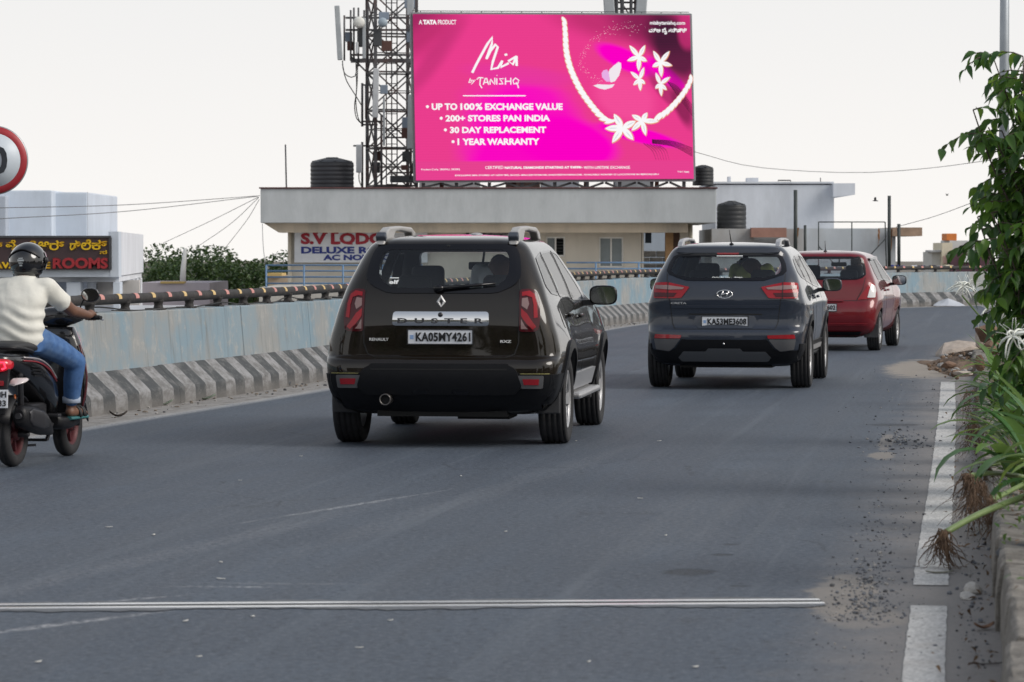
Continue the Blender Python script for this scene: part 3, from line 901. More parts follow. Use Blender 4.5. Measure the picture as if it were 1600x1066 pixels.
# ---- LED billboard on the lodge roof
BL, BR, TL, TR = P(650, 282, 91.2), P(1084, 279.5, 93.0), P(645, 22, 91.6), P(1078, 24, 93.4)
bb = empty('billboard', (BL + BR) / 2); tag(bb, 'big bright pink LED billboard advertising jewellery on a steel truss', 'billboard')
BN = (BR - BL).cross(TL - BL).normalized()                     # towards the camera
if BN.y > 0: BN = -BN
def Bpt(u, v, d=0.0): return BL.lerp(BR, u).lerp(TL.lerp(TR, u), v) + BN * d
def Buv(px, py):
    xl = 645 + 5 * (py - 22) / 260; xr = 1078 + 6 * (py - 24) / 255
    u = (px - xl) / (xr - xl); top = 22 + 2 * u; bot = 282 - 2.5 * u
    return u, (bot - py) / (bot - top)
def B4(zx, zy): return Buv(630 + zx / 3.404, zy / 3.404)       # from the first enlargement
def B6(zx, zy): return Buv(860 + zx / 4.443, 10 + zy / 4.443)  # from the second
bw_ = (BR - BL).length; bh_ = (TL - BL).length
def screen_mat():
    n = NG('led picture'); uv = n.coord('UV')
    wob = n.math('MULTIPLY_ADD', n.noise(uv, 3.5, 3, .5), .5, -.25)
    A = 4.34 / 2.6
    v = n.mapping(uv, scale=(A, 1, 1))
    pink, mag, rose, plum, dark = (.83, .048, .27), (.97, .0, .55), (.55, .032, .17), (.24, .018, .085), (.035, .012, .03)
    def el(c, zx, zy, rx, ry, rot, colr, soft=.35, k=1.0, w=.6):
        u_, v_ = B4(zx, zy)
        e = n.ellipse(v, (u_ * A, v_), (rx / 3.404 / 258, ry / 3.404 / 258), R(rot), n.math('MULTIPLY', wob, w), soft)
        return n.mix(n.math('MULTIPLY', e, k), c, colr)
    c = n.mix(0.0, pink, pink)
    c = el(c, 90, 130, 330, 170, 40, rose, .6)
    c = el(c, 60, 80, 250, 90, 35, plum, .8, .6)
    c = el(c, 150, 330, 60, 320, -38, plum, .8, .35)
    c = el(c, 1130, 90, 420, 150, -8, rose, .6)
    c = el(c, 1330, 140, 280, 150, -25, plum, .7)
    c = el(c, 600, 880, 300, 470, 20, mag, .5, .95, 1.4)
    c = el(c, 720, 600, 290, 190, -25, mag, .5, .85, 1.2)
    c = el(c, 860, 760, 300, 150, -12, mag, .3)
    c = el(c, 620, 400, 330, 60, -6, (.80, .04, .36), .5, .7)
    c = el(c, 1250, 720, 260, 45, -14, mag, .3)
    c = el(c, 1180, 320, 190, 60, -25, mag, .3)
    c = el(c, 1400, 400, 150, 45, -42, mag, .3)
    c = el(c, 1170, 520, 190, 130, -20, (.90, .075, .32), .4)
    c = el(c, 1440, 260, 130, 240, 28, dark, .5, .9)
    c = el(c, 1480, 560, 50, 150, 20, plum, .5, .9)
    c = el(c, 1380, 480, 40, 150, 38, plum, .5, .6)
    c = el(c, 1510, 170, 60, 110, 0, (.55, .03, .17), .4, .8)
    u0, v0 = B4(700, 860)
    c = n.mix(n.rng(n.xyz(uv)[1], v0 + .01, v0 - .004), c, (.80, .055, .28))
    scan = n.math('FRACT', n.math('MULTIPLY', n.xyz(uv)[1], 64))
    c = n.mix(n.rng(scan, .75, .95, 0, .10), c, (.3, .0, .12))
    n.n.remove(n.b)
    e = n.n.new('ShaderNodeEmission'); n.l.new(c, e.inputs[0]); e.inputs[1].default_value = 1.0
    n.l.new(e.outputs[0], n.out.inputs[0])
    return n.m
me = bpy.data.meshes.new('screen'); me.from_pydata([Bpt(0, 0), Bpt(1, 0), Bpt(1, 1), Bpt(0, 1)], [], [(0, 1, 2, 3)])
ul = me.uv_layers.new(name='UVMap')
for i, q in enumerate(((0, 0), (1, 0), (1, 1), (0, 1))): ul.data[i].uv = q
scr = under(mesh_obj('screen', me, screen_mat()), bb)
EW, EG, EGold = emis('led white', (.95, .94, .95), 1.0), emis('led pale', (.88, .80, .86), 1.0), emis('led gold', (.85, .36, .22), .95)
ED, EP, EL = emis('led dark stripe', (.05, .012, .03), 1.0), emis('led sparkle', (1.0, .62, .72), 1.0), emis('led lilac', (.80, .42, .78), 1.0)
def board_text(s_, zx0, zx1, zy0, zy1, bold, m=EW, **kw):
    (u0, v0), (u1, v1) = B4(zx0, zy1), B4(zx1, zy0)
    c = Bpt((u0 + u1) / 2, (v0 + v1) / 2, .012)
    r_, up_ = Bpt(1, .5) - Bpt(0, .5), Bpt(.5, 1) - Bpt(.5, 0)
    return under(fit_text('lettering', s_, c, r_, up_, (u1 - u0) * bw_, (v1 - v0) * bh_, m, None, bold, extrude=.012, **kw), bb)
board_text('A', 82, 99, 107, 131, .01); board_text('TATA', 104, 175, 107, 131, .055); board_text('PRODUCT', 182, 277, 107, 131, .01)
board_text('100', 300, 374, 551, 587, .035); board_text('%', 379, 414, 551, 587, .035); board_text('EXCHANGE VALUE', 430, 840, 551, 587, .035)
for s_, x0_, x1_, xt, y0_, y1_ in (('UP TO', 118, 283, 150, 551, 587), ('200+ STORES PAN INDIA', 190, 772, 222, 613, 648), ('30 DAY REPLACEMENT', 212, 752, 245, 675, 710), ('1 YEAR WARRANTY', 252, 716, 285, 737, 773)):
    board_text(s_, xt, x1_, y0_, y1_, .035)
    under(MB().add([Bpt(*B4(x0_ + 9 + 8 * math.cos(a), (y0_ + y1_) / 2 + 8 * math.sin(a)), .02) for a in [i * math.pi / 6 for i in range(12)]], [tuple(range(12))]).build('bullet', EW, fix=False), bb)
board_text('CERTIFIED', 430, 526, 884, 900, .0); board_text('NATURAL DIAMONDS STARTING AT ₹4999/-', 533, 946, 884, 900, .035); board_text('WITH LIFETIME EXCHANGE', 953, 1200, 884, 900, .0)
board_text('EXCLUSIVE MIA STORES AT NEW BEL ROAD, MALLESHWARAM, BASAVESHWARNAGAR. AVAILABLE ACROSS 23 LOCATIONS IN BENGALURU', 272, 1355, 924, 939, .01)
board_text('Product Code: 2820VLL 282082', 95, 297, 897, 907, .0); board_text('T & C Apply', 1457, 1520, 910, 921, .0)
board_text('miabytanishq.com', 1308, 1497, 113, 138, .012); board_text('ಮಿಅ ಬೈ ತನಿಷ್ಕ್', 1302, 1507, 150, 184, .02)
board_text('by', 342, 380, 418, 450, .01, shear=.35)
def b4line(pts): return [B4(*p) for p in pts]
to_b = lambda u, v: Bpt(u, v, .02)
px_m = bw_ / (434 * 3.404)
under(stroke('lettering', [b4line([(362, 388), (385, 340), (420, 275), (455, 212), (470, 199), (472, 215), (452, 270), (440, 300), (436, 315)]), b4line([(438, 312), (462, 265), (490, 232), (500, 228), (498, 246), (480, 300), (466, 345), (462, 372), (470, 382), (490, 370), (506, 350), (520, 325)]),
                           b4line([(520, 325), (513, 345), (510, 356), (520, 360), (540, 350), (553, 338)]), b4line([(594, 302), (576, 298), (557, 316), (550, 340), (558, 354), (574, 347), (588, 322), (594, 302)]), b4line([(595, 300), (588, 328), (586, 348), (596, 352)]), b4line([(533, 294), (545, 291)])], to_b, 6.5 * px_m, EW, None), bb)
T0, T1 = 412, 452
under(stroke('lettering', [b4line([(386, 424), (394, 414), (420, 416)]), b4line([(405, 417), (402, 445), (404, 462), (413, 470)]),
                           b4line([(420, 452), (432, 414), (436, 414), (448, 452)]), b4line([(426, 440), (443, 440)]), b4line([(456, 452), (456, 420), (480, 452), (480, 416)]), b4line([(491, 452), (491, 418)]), b4line([(490, 403), (493, 403)]),
                           b4line([(526, 420), (510, 416), (504, 426), (518, 435), (525, 445), (516, 453), (503, 448)]), b4line([(537, 416), (537, 452)]), b4line([(565, 416), (565, 452)]), b4line([(537, 434), (565, 434)]),
                           b4line([(590, 416), (578, 424), (577, 442), (590, 452), (605, 442), (606, 424), (590, 416)]), b4line([(592, 440), (602, 455), (606, 470)])], to_b, 2.9 * px_m, EW, None), bb)
u0, v0 = B4(313, 511); u1, v1 = B4(643, 511)
under(MB().tube([to_b(u0, v0), to_b(u1, v1)], 3 * px_m, 6).build('rule', EW), bb)
def leaf_poly(a, c, wid):
    (x0, y0), (x1, y1) = a, c
    dx, dy = x1 - x0, y1 - y0; L_ = math.hypot(dx, dy); nx, ny = -dy / L_, dx / L_
    out = []
    for s_ in (1, -1):
        for k in range(9):
            t = k / 8 if s_ == 1 else 1 - k / 8
            w_ = wid * math.sin(math.pi * t ** .85) ** .8 if 0 < t < 1 else 0
            if s_ == -1 and k in (0, 8): continue
            out.append((x0 + dx * t + nx * w_ * s_, y0 + dy * t + ny * w_ * s_))
    return out
def flat_poly(b, pts, conv, d, mi=0):
    b.add([Bpt(*conv(*p), d) for p in pts], [tuple(range(len(pts)))], mi); return b
def petals(name, ctr, tips, wid):
    b = MB()
    for k, t in enumerate(tips):
        L_ = math.hypot(t[0] - ctr[0], t[1] - ctr[1])
        e = (ctr[0] + (t[0] - ctr[0]) * 1.05, ctr[1] + (t[1] - ctr[1]) * 1.05)
        flat_poly(b, leaf_poly((ctr[0] + 2, ctr[1] + 3), (e[0] + 3, e[1] + 2), wid * 1.25), B6, .010 + .0012 * k, 1)
        flat_poly(b, leaf_poly(ctr, t, wid), B6, .018 + .0012 * k, 0)
        flat_poly(b, leaf_poly((ctr[0] + (t[0] - ctr[0]) * .3, ctr[1] + (t[1] - ctr[1]) * .3), (ctr[0] + (t[0] - ctr[0]) * .9, ctr[1] + (t[1] - ctr[1]) * .9), wid * .14), B6, .026 + .0012 * k, 2)
    return under(b.build(name, [EW, EGold, emis('led silver', (.62, .66, .72), 1.0)], fix=False), bb)
for ctr, tips, w_ in (((608, 352), [(540, 272), (650, 270), (525, 378), (662, 382), (605, 450)], 15), ((758, 392), [(708, 310), (822, 312), (702, 420), (840, 412), (765, 492)], 15), ((613, 508), [(548, 455), (642, 425), (568, 548), (650, 540), (617, 588)], 13),
                      ((757, 540), [(725, 462), (825, 492), (722, 572), (802, 582), (765, 625)], 13), ((492, 845), [(432, 748), (370, 850), (420, 948), (568, 928), (585, 798)], 22), ((630, 795), [(558, 755), (665, 738), (555, 865), (655, 898), (745, 800)], 17)):
    petals('jewel_flower', ctr, tips, w_)
def strand(pts, size, ang):
    b = MB(); k = 0
    pp = smooth_path(pts, size * .62)
    for i in range(1, len(pp) - 1):
        tx, ty = pp[i + 1][0] - pp[i - 1][0], pp[i + 1][1] - pp[i - 1][1]
        a = math.atan2(ty, tx) + ang; s2 = size * (.5 + .28 * min(1, i / 8)); dx, dy = math.cos(a) * s2, math.sin(a) * s2
        x, y = pp[i]
        flat_poly(b, leaf_poly((x - dx * 1.12 + 1, y - dy * 1.12 + 2), (x + dx * 1.12 + 1, y + dy * 1.12 + 2), size * .27), B6, .009 + .0008 * (i % 3), 1)
        flat_poly(b, leaf_poly((x - dx, y - dy), (x + dx, y + dy), size * .19), B6, .014 + .0008 * (i % 3), 0)
    return under(b.build('necklace_strand', [EW, EGold], fix=False), bb)
strand([(80, 62), (88, 110), (95, 200), (100, 290), (118, 390), (150, 480), (200, 580), (262, 670), (330, 750), (390, 795), (450, 800)], 62, -.42)
strand([(985, 470), (962, 540), (915, 615), (850, 690), (780, 750), (700, 790)], 62, -.42)
b = MB()
for poly, mi in (([(412, 530), (440, 522), (470, 480), (484, 430), (482, 396), (466, 388), (432, 412), (402, 440), (390, 475), (396, 510)], 0), ([(350, 495), (346, 465), (360, 445), (385, 440), (396, 462), (408, 525), (380, 525)], 1), ([(288, 552), (320, 542), (400, 546), (440, 540), (420, 565), (370, 580), (330, 572)], 0)):
    flat_poly(b, poly, B6, .012 + .002 * mi, mi)
under(b.build('butterfly', [EG, EL], fix=False), bb)
rr = random.Random(4); b = MB()
arc_ = smooth_path([(340, 522), (255, 470), (205, 400), (225, 310), (300, 220), (400, 165), (520, 140), (600, 170)], 6)
for k in range(170):
    x, y = rr.choice(arc_); t = (x - 200) / 400
    x += rr.gauss(0, 10 + 22 * max(0, t)); y += rr.gauss(0, 10 + 20 * max(0, t)); s_ = rr.uniform(.8, 2.6)
    flat_poly(b, [(x + s_ * math.cos(a), y + s_ * math.sin(a)) for a in [i * math.pi / 3 for i in range(6)]], B6, .006 + .0001 * k, 0)
under(b.build('sparkle', EP, fix=False), bb)
b = MB()
for k in range(6):
    pts = smooth_path([(640 + 22 * k, 950 + 3 * k), (700 + 20 * k, 1000), (730 + 18 * k, 1066)], 12)
    pts2 = smooth_path([(700, 925 + 5 * k), (850, 938 + 7 * k), (985, 985 + 11 * k)], 18); pts3 = smooth_path([(800 + 8 * k, 520 + 9 * k), (880, 560 + 12 * k), (985, 690 + 14 * k)], 18)
    for q, ps in enumerate((pts, pts2, pts3)):
        w_ = 3.2; b = MB()
        for i in range(len(ps) - 1):
            (xa_, ya_), (xb_, yb_) = ps[i], ps[i + 1]
            flat_poly(b, [(xa_, ya_ - w_ * .5), (xb_, yb_ - w_ * .5), (xb_ , yb_ + w_), (xa_, ya_ + w_)], B6, .004 + .0003 * (k * 3 + q), 0)
        under(b.build('frond_stripe', ED, fix=False), bb)
steel_d, steel_r = mat('dark painted steel', (.05, .052, .058), .6, var=.3), mat('rusty steel', (.11, .05, .035), .8, var=.4, vscale=6)
b = MB()
e = .035
for a, c in ((Bpt(-.004, -.007, -.08), Bpt(-.006, 1.010, -.08)), (Bpt(1.006, -.010, -.08), Bpt(1.006, 1.010, -.08)), (Bpt(-.006, 1.008, -.08), Bpt(1.006, 1.008, -.08)), (Bpt(-.004, -.007, -.08), Bpt(1.006, -.010, -.08))): b.bar(a, c, .05, .05)
b.add([Bpt(-.002, -.004, -.03), Bpt(1.002, -.004, -.03), Bpt(1.002, 1.004, -.03), Bpt(-.002, 1.004, -.03), Bpt(-.002, -.004, -.3), Bpt(1.002, -.004, -.3), Bpt(1.002, 1.004, -.3), Bpt(-.002, 1.004, -.3)], [(0, 1, 2, 3), (7, 6, 5, 4), (0, 3, 7, 4), (1, 5, 6, 2), (3, 2, 6, 7), (0, 4, 5, 1)])
under(b.build('frame', mat('grey sheet cabinet', (.20, .21, .23), .6)), bb)
b = MB()
for k in range(14):
    u = .03 + .94 * k / 13; b.bar(Bpt(u, 1.01, -.1), Bpt(u, 1.022, -.1), .02, .02)
b.bar(Bpt(.0, 1.022, -.1), Bpt(1, 1.022, -.1), .02, .02)
under(b.build('top_rail', steel_d), bb)
ztop = zb + .04
for k in range(9):
    u = .03 + .94 * k / 8
    t_ = Bpt(u, -.012, -.18)
    under(MB().bar(t_, (t_.x, t_.y, ztop), .10).build('truss_post', steel_d), bb)
    if k < 8:
        q = Bpt(u + .94 / 8, -.012, -.18); mid = Bpt(u + .47 / 8, -.012, -.18)
        under(MB().bar((t_.x, t_.y, ztop + .02), (mid.x, mid.y, mid.z - .02), .06).build('truss_brace', steel_d), bb)
        under(MB().bar((q.x, q.y, ztop + .02), (mid.x + .05, mid.y, mid.z - .02), .06).build('truss_brace', steel_d), bb)
for k in range(4):
    u = .1 + .8 * k / 3
    a = Bpt(u, .75, -.32); under(MB().bar(a, (a.x, a.y + 2.6, ztop), .12).build('back_stay', steel_r), bb)
# low things on the roof, seen in the gap under the billboard
for (p0, p1, yy, cc, lab) in ((790, 844, 97.2, (.07, .045, .04), 'dark brown water sump box on the lodge roof under the billboard'), (845, 905, 98.0, (.36, .40, .46), 'pale blue-grey parapet block on the lodge roof under the billboard'), (962, 1020, 97.4, (.34, .37, .40), 'grey plastered roof hatch under the right half of the billboard'), (655, 750, 98.4, (.42, .44, .46), 'low grey roof wall behind the mast foot and billboard')):
    x0, x1, z0, z1 = rect(p0, p1, 278, 296, yy)
    tag(MB().box(((x0 + x1) / 2, yy + .5, ztop + .21), (x1 - x0, 1.0, .42)).build('roof_box', mat('roof box %d' % p0, cc, .85, var=.15), bevel=.02), lab, 'roof block')

# ---- telecom masts
def panel(b, p, h, w, d, tilt=0.0, rz=0.0, mi=0):
    M_ = Matrix.Rotation(rz, 3, 'Z') @ Matrix.Rotation(tilt, 3, 'Y')
    b.box(p, (w, d, h), mtx=M_, mi=mi)
YT = 95.5
mast = empty('telecom_mast', (P(612, 295, YT).x, YT, ztop)); tag(mast, 'tall lattice telecom mast crowded with panel antennas beside the billboard', 'mast')
legm = mat('mast steel', (.085, .085, .09), .6, var=.4, vscale=3, grime=(.12, .045, .03), gscale=2, gamt=.9)
cx = P(612, 295, YT).x; Hm = 10.4; half = .62
corn = [Vector((cx + half * sx, YT + half * sy + .1, 0)) for sx, sy in ((-1, -1), (1, -1), (1, 1), (-1, 1))]
rot = Matrix.Rotation(R(14), 3, 'Z'); cc = Vector((cx, YT + .1, 0))
corn = [cc + rot @ (q - cc) for q in corn]
for q in corn: under(MB().bar(Vector((q.x, q.y, ztop)), Vector((q.x, q.y, ztop + Hm)), .10).build('leg', legm), mast)
b = MB(); nl = 9
for k in range(nl + 1):
    z = ztop + .15 + (Hm - .3) * k / nl
    for i in range(4):
        a, c = corn[i], corn[(i + 1) % 4]
        b.bar((a.x, a.y, z), (c.x, c.y, z), .05)
        if k < nl:
            z2 = ztop + .15 + (Hm - .3) * (k + 1) / nl
            b.bar((a.x, a.y, z), (c.x, c.y, z2), .04); b.bar((a.x, a.y, z2), (c.x, c.y, z), .04)
            m1, m2 = a.lerp(c, .5), a.lerp(c, .5)
            b.bar((a.x, a.y, (z + z2) / 2), (c.x, c.y, (z + z2) / 2), .028)
under(b.build('lattice', legm), mast)
b = MB()
for dx in (-.16, .0, .16):                                     # ladder and feeder cables inside
    b.bar((cx + dx, YT + .1, ztop), (cx + dx, YT + .1, ztop + Hm), .035)
for k in range(34):
    z = ztop + .2 + k * .3; b.bar((cx - .17, YT + .1, z), (cx + .17, YT + .1, z), .025)
under(b.build('cable_ladder', legm), mast)
b = MB()
for py in (86, 95, 28, 47):
    a = P(548 if py > 50 else 540, py, YT - .6); c = P(642, py, YT - .6); b.bar(a, c, .10 if py == 95 else .06, .12 if py == 95 else .06)
for px in (538, 548, 553, 560, 569, 575):
    b.tube([P(px, 12 + (px % 7) * 2, YT - .65), P(px, 104 - (px % 5) * 3, YT - .65)], .028, 6)
for (x0_, y0_, x1_, y1_) in ((548, 88, 582, 122), (640, 88, 610, 122), (560, 40, 590, 14), (567, 92, 600, 30)): b.bar(P(x0_, y0_, YT - .6), P(x1_, y1_, YT - .5), .045)
for (x0_, x1_, py) in ((566, 590, 195), (566, 584, 133), (552, 588, 228), (566, 600, 190), (600, 645, 215), (610, 645, 270)): b.bar(P(x0_, py, YT - .6), P(x1_, py, YT - .5), .05)
for (px, y0_, y1_) in ((566, 130, 198), (572, 133, 186), (573, 196, 230), (566, 222, 294), (596, 180, 294), (642, 150, 290)): b.tube([P(px, y0_, YT - .6), P(px, y1_, YT - .6)], .035, 6)
under(b.build('platform_frame', legm), mast)
pan, pan2 = mat('grey antenna radome', (.40, .43, .45), .5, var=.08), mat('pale antenna radome', (.58, .60, .62), .5, var=.06)
for (px, y0_, y1_, w_, tilt, mm) in ((529, 9, 94, .15, 3.2, pan), (587, 107, 184, .17, -1.3, pan2), (642, 148, 233, .20, -1, pan), (561, 226, 270, .17, 0, pan2), (641, -6, 24, .2, 0, pan), (558, 66, 84, .08, 0, pan2), (600, 152, 228, .06, 0, pan), (569, 28, 92, .10, 0, pan), (650, 30, 80, .10, 0, pan)):
    a, c = P(px, y0_, YT - .8), P(px, y1_, YT - .8); b = MB()
    panel(b, (a + c) / 2, a.z - c.z, w_, .13, R(-tilt))
    under(b.build('panel_antenna', mm, bevel=.02), mast)
boxes = ((545, 58, .20, .28), (547, 72, .17, .26), (564, 55, .22, .7), (600, 140, .22, .26), (590, 244, .28, .28), (588, 262, .22, .32), (634, 192, .22, .32), (634, 208, .24, .30), (636, 245, .28, .30), (640, 56, .18, .4), (604, 72, .3, .3), (590, 60, .25, .45), (640, 5, .3, .3), (632, 262, .2, .15), (628, 280, .7, .2), (600, 25, .3, .22))
for k, (px, py, w_, h_) in enumerate(boxes):
    c = P(px, py, YT - .45 - .06 * (k % 4)); under(MB().box(c, (w_, .18, h_)).build('radio_unit', (mat('blue-grey radio', (.24, .29, .36), .6), mat('rusted box', (.12, .06, .05), .8), mat('dark radio', (.06, .065, .07), .6))[k % 3], bevel=.012), mast)
for (px, py, r_, mm) in ((561, 35, .17, mat('white dish', (.72, .72, .68), .5)), (598, 35, .14, mat('grey dish', (.33, .40, .46), .5))):
    c = P(px, py, YT - .95); under(MB().lathe([(.001, -.07), (r_ * .6, -.065), (r_, -.02), (r_, .12), (r_ * .7, .18), (.001, .2)], 24, 'Y', c).build('drum_dish', mm), mast)
blk = mat('black cable', ())
for pts in ([(535, 95), (537, 112), (545, 120), (555, 119), (558, 100)], [(535, 100), (541, 125), (556, 150), (565, 165)], [(556, 98), (557, 140), (554, 165), (557, 185), (566, 194)], [(559, 98), (558, 130), (556, 160), (560, 186), (568, 196)], [(561, 270), (561, 282), (566, 294)], [(630, 245), (645, 262), (640, 280)]):
    p3 = [tuple(P(px, py, YT - .75)) for px, py in pts]; under(MB().tube(smooth_path(p3, .12), .016, 5).build('feeder_cable', blk), mast)
m2 = empty('telecom_mast', (P(977, 100, 101).x, 101, ztop)); tag(m2, 'telecom mast whose grey panel antennas peep out above the billboard', 'mast')
for px in (962, 994): a = P(px, -30, 101); under(MB().tube([(a.x, 101, ztop), (a.x, 101, a.z)], .07, 8).build('leg', legm), m2)
b = MB()
for py in (-10, 4, 14, 60, 110, 160, 210): b.bar(P(960, py, 101), P(996, py, 101), .06)
for py in (-10, 40, 90, 140, 190): b.bar(P(962, py, 101), P(994, py + 50, 101), .04)
under(b.build('lattice', legm), m2)
for (px, tl, w_) in ((951, -4, .34), (1003, 4, .34), (972, 0, .12), (986, 0, .10), (964, 0, .08)):
    b = MB(); panel(b, P(px, -2, 100.7), 1.6, w_, .16, R(tl)); under(b.build('panel_antenna', pan if w_ > .2 else steel_d, bevel=.03), m2)

# ---- white block and the low grey house to the right
wb = empty('white_block', (P(1220, 340, 99).x, 99, BASE)); tag(wb, 'plain white rooftop block with a flat slab jutting out at one side', 'building')
wht = plaster('white lime wash', (.60, .63, .68), (.40, .42, .45), .5)
x0, x1, z0, z1 = rect(1118, 1303, 289, 360, 99)
under(MB().box(((x0 + x1) / 2, 102.5, (BASE + z1) / 2), (x1 - x0, 7, z1 - BASE)).build('wall', wht), wb)
x0, x1, z0, z1 = rect(1086, 1336, 286.5, 306, 98.4)
under(MB().add([(P(1303, 0, 98.4).x, 98.4, z1 - .0), (x1, 98.4, z1), (x1, 98.4, z1 - .35), (P(1303, 0, 98.4).x, 98.4, z1 - .42), (P(1303, 0, 98.4).x, 106, z1), (x1, 106, z1), (x1, 106, z1 - .35), (P(1303, 0, 98.4).x, 106, z1 - .42)], [(3, 2, 1, 0), (4, 5, 6, 7), (0, 1, 5, 4), (1, 2, 6, 5), (2, 3, 7, 6), (3, 0, 4, 7)]).build('canopy_slab', wht), wb)
under(MB().box(((P(1118, 0, 98.6).x + P(1303, 0, 98.6).x) / 2, 102.6, z1 + .03), (P(1303, 0, 98.6).x - P(1118, 0, 98.6).x + .1, 7.3, .06)).build('coping', wht), wb)
for (p0, p1, h_) in ((1166, 1184, .16), (1137, 1141, .2)): 
    x0, x1, _, _ = rect(p0, p1, 280, 290, 101); under(MB().box(((x0 + x1) / 2, 101, z1 + .06 + h_ / 2), (x1 - x0, .5, h_)).build('roof_curb', wht), wb)
under(MB().tube([P(1216, 288, 99.5), P(1216, 282, 99.5), P(1235, 282, 99.5), P(1237, 288, 99.5)], .02, 6).build('pipe_loop', steel_d), wb)
under(MB().tube([P(1282, 288, 99.5), P(1282, 278, 99.5)], .015, 6).build('rod', steel_d), wb)
gh = empty('grey_house', (P(1260, 400, 93).x, 93, BASE)); tag(gh, 'low grey rendered house with rust stains and a brick-red ledge', 'building')
gry = plaster('grey render', (.47, .48, .49), (.30, .27, .24), .55)
wn_ = rect(1178, 1226, 371, 384, 93.5)
x0, x1, z0, z1 = rect(1112, 1256, 357.5, 430, 93.5)
under(holes_wall(MB(), x0, x1, BASE, z1, 93.5, .3, [wn_]).box(((x0 + x1) / 2, 97, (BASE + z1) / 2), (x1 - x0 - .02, 6, z1 - BASE - .02)).build('wall', gry), gh)
x0, x1, z0, z1 = rect(1174, 1229, 356, 371, 93.0)
under(MB().box(((x0 + x1) / 2, 93.25, (z0 + z1) / 2), (x1 - x0, .5, z1 - z0)).build('ledge', mat('brick red ledge', (.34, .185, .145), .85, var=.15)), gh)
x0, x1, z0, z1 = rect(1250, 1400, 357, 430, 94.5)
under(MB().box(((x0 + x1) / 2, 98.5, (BASE + z1) / 2), (x1 - x0, 7.8, z1 - BASE)).build('wall', plaster('pale grey render', (.52, .56, .60), (.38, .36, .34), .5)), gh)
x0, x1, z0, z1 = rect(1400, 1441, 355.5, 369, 94.3)
under(MB().box(((x0 + x1) / 2 - .05, 96.3, (z0 + z1) / 2), (x1 - x0 + .1, 4, z1 - z0)).build('canopy_slab', mat('stained canopy', (.36, .25, .18), .85, var=.3, vscale=3)), gh)
rust = mat('rust stain', (.28, .13, .05), .9, var=.5, vscale=4)
for (p0, p1, y0_, y1_, yy) in ((1241, 1249, 356, 400, 93.48), (1389, 1396, 358, 410, 94.48), (1371, 1376, 357, 385, 94.48)):
    x0, x1, z0, z1 = rect(p0, p1, y0_, y1_, yy); b = MB(); rr = random.Random(p0)
    lft = [(x0 + rr.uniform(0, .04), yy, z1 - (z1 - z0) * k / 8) for k in range(9)]; rgt = [(x1 - rr.uniform(0, .04) - (x1 - x0) * .5 * k / 8, yy, z1 - (z1 - z0) * k / 8) for k in range(9)]
    b.add(lft + rgt, [(k, k + 1, 10 + k, 9 + k) for k in range(8)]); under(b.build('rust_streak', rust), gh)
polem = mat('dark pole', (.04, .05, .05), .6)
for k, (px, y0_, y1_, yy, r_) in enumerate(((1243, 297, 420, 93.2, .055), (1389.5, 306, 420, 94.2, .05), (1404.5, 350, 420, 93.9, .05), (1258, 352, 420, 93.2, .04))):
    o = MB().tube([P(px, y0_, yy), P(px, y1_, yy)], r_, 8).build('iron_pole', polem)
    tag(o, ('tall dark iron pole before the brick-red ledge of the grey house', 'tall dark iron pole rising above the pale end wall of the grey house', 'short iron pole under the stained canopy of the grey house', 'short iron pole close to the rust streak of the grey house')[k], 'pole')
fr = empty('pipe_frame', (P(1331, 400, 94.2).x, 94.2, P(0, 420, 94.2).z)); tag(fr, 'thin iron pipe frame standing before the pale grey end wall', 'frame')
for (xa_, ya_, xb_, yb_) in ((1279, 347, 1383, 347), (1279, 347, 1279, 420), (1331, 347, 1331, 420), (1383, 347, 1385, 420), (1279, 385, 1310, 420), (1383, 374, 1340, 420)): under(MB().tube([P(xa_, ya_, 94.2), P(xb_, yb_, 94.2)], .018, 6).build('pipe', polem), fr)
# far cream house with an orange tank
fh = empty('cream_house', (P(1500, 400, 140).x, 140, BASE)); tag(fh, 'small far cream house with dark maroon front and orange roof tank', 'building')
for (p0, p1, y0_, cc, nm, yy) in ((1472, 1488, 379.5, (.68, .62, .48), 'wall', 139), (1484, 1545, 376, (.55, .56, .56), 'wall', 140.5), (1456, 1474, 394, (.52, .52, .50), 'lean_to', 139.5), (1486, 1548, 392, (.09, .045, .06), 'maroon_front', 138.5)):
    x0, x1, z0, z1 = rect(p0, p1, y0_, 440, yy); under(MB().box(((x0 + x1) / 2, yy + 1.5, (BASE + z1) / 2), (x1 - x0, 3, z1 - BASE)).build(nm, mat('far wall %d' % p0, cc, .9, var=.1)), fh)
for (p0, p1, y0_, y1_, cc, nm, yy) in ((1479, 1495, 365, 376, (.62, .20, .05), 'roof_tank', 140.6), (1504, 1519, 400, 410, (.7, .72, .72), 'window', 138.4), (1474, 1480, 400, 412, (.62, .42, .36), 'door', 138.9), (1481, 1484, 398, 412, (.02, .05, .03), 'window', 138.85), (1453, 1474, 391, 394.5, (.45, .46, .47), 'roof', 139.2)):
    x0, x1, z0, z1 = rect(p0, p1, y0_, y1_, yy); under(MB().box(((x0 + x1) / 2, yy + (.05 if nm in ('window', 'door') else .8), (z0 + z1) / 2), (x1 - x0, .1 if nm in ('window', 'door') else 1.6, z1 - z0)).build(nm, mat('far bit %d' % p0, cc, .8), bevel=.02), fh)
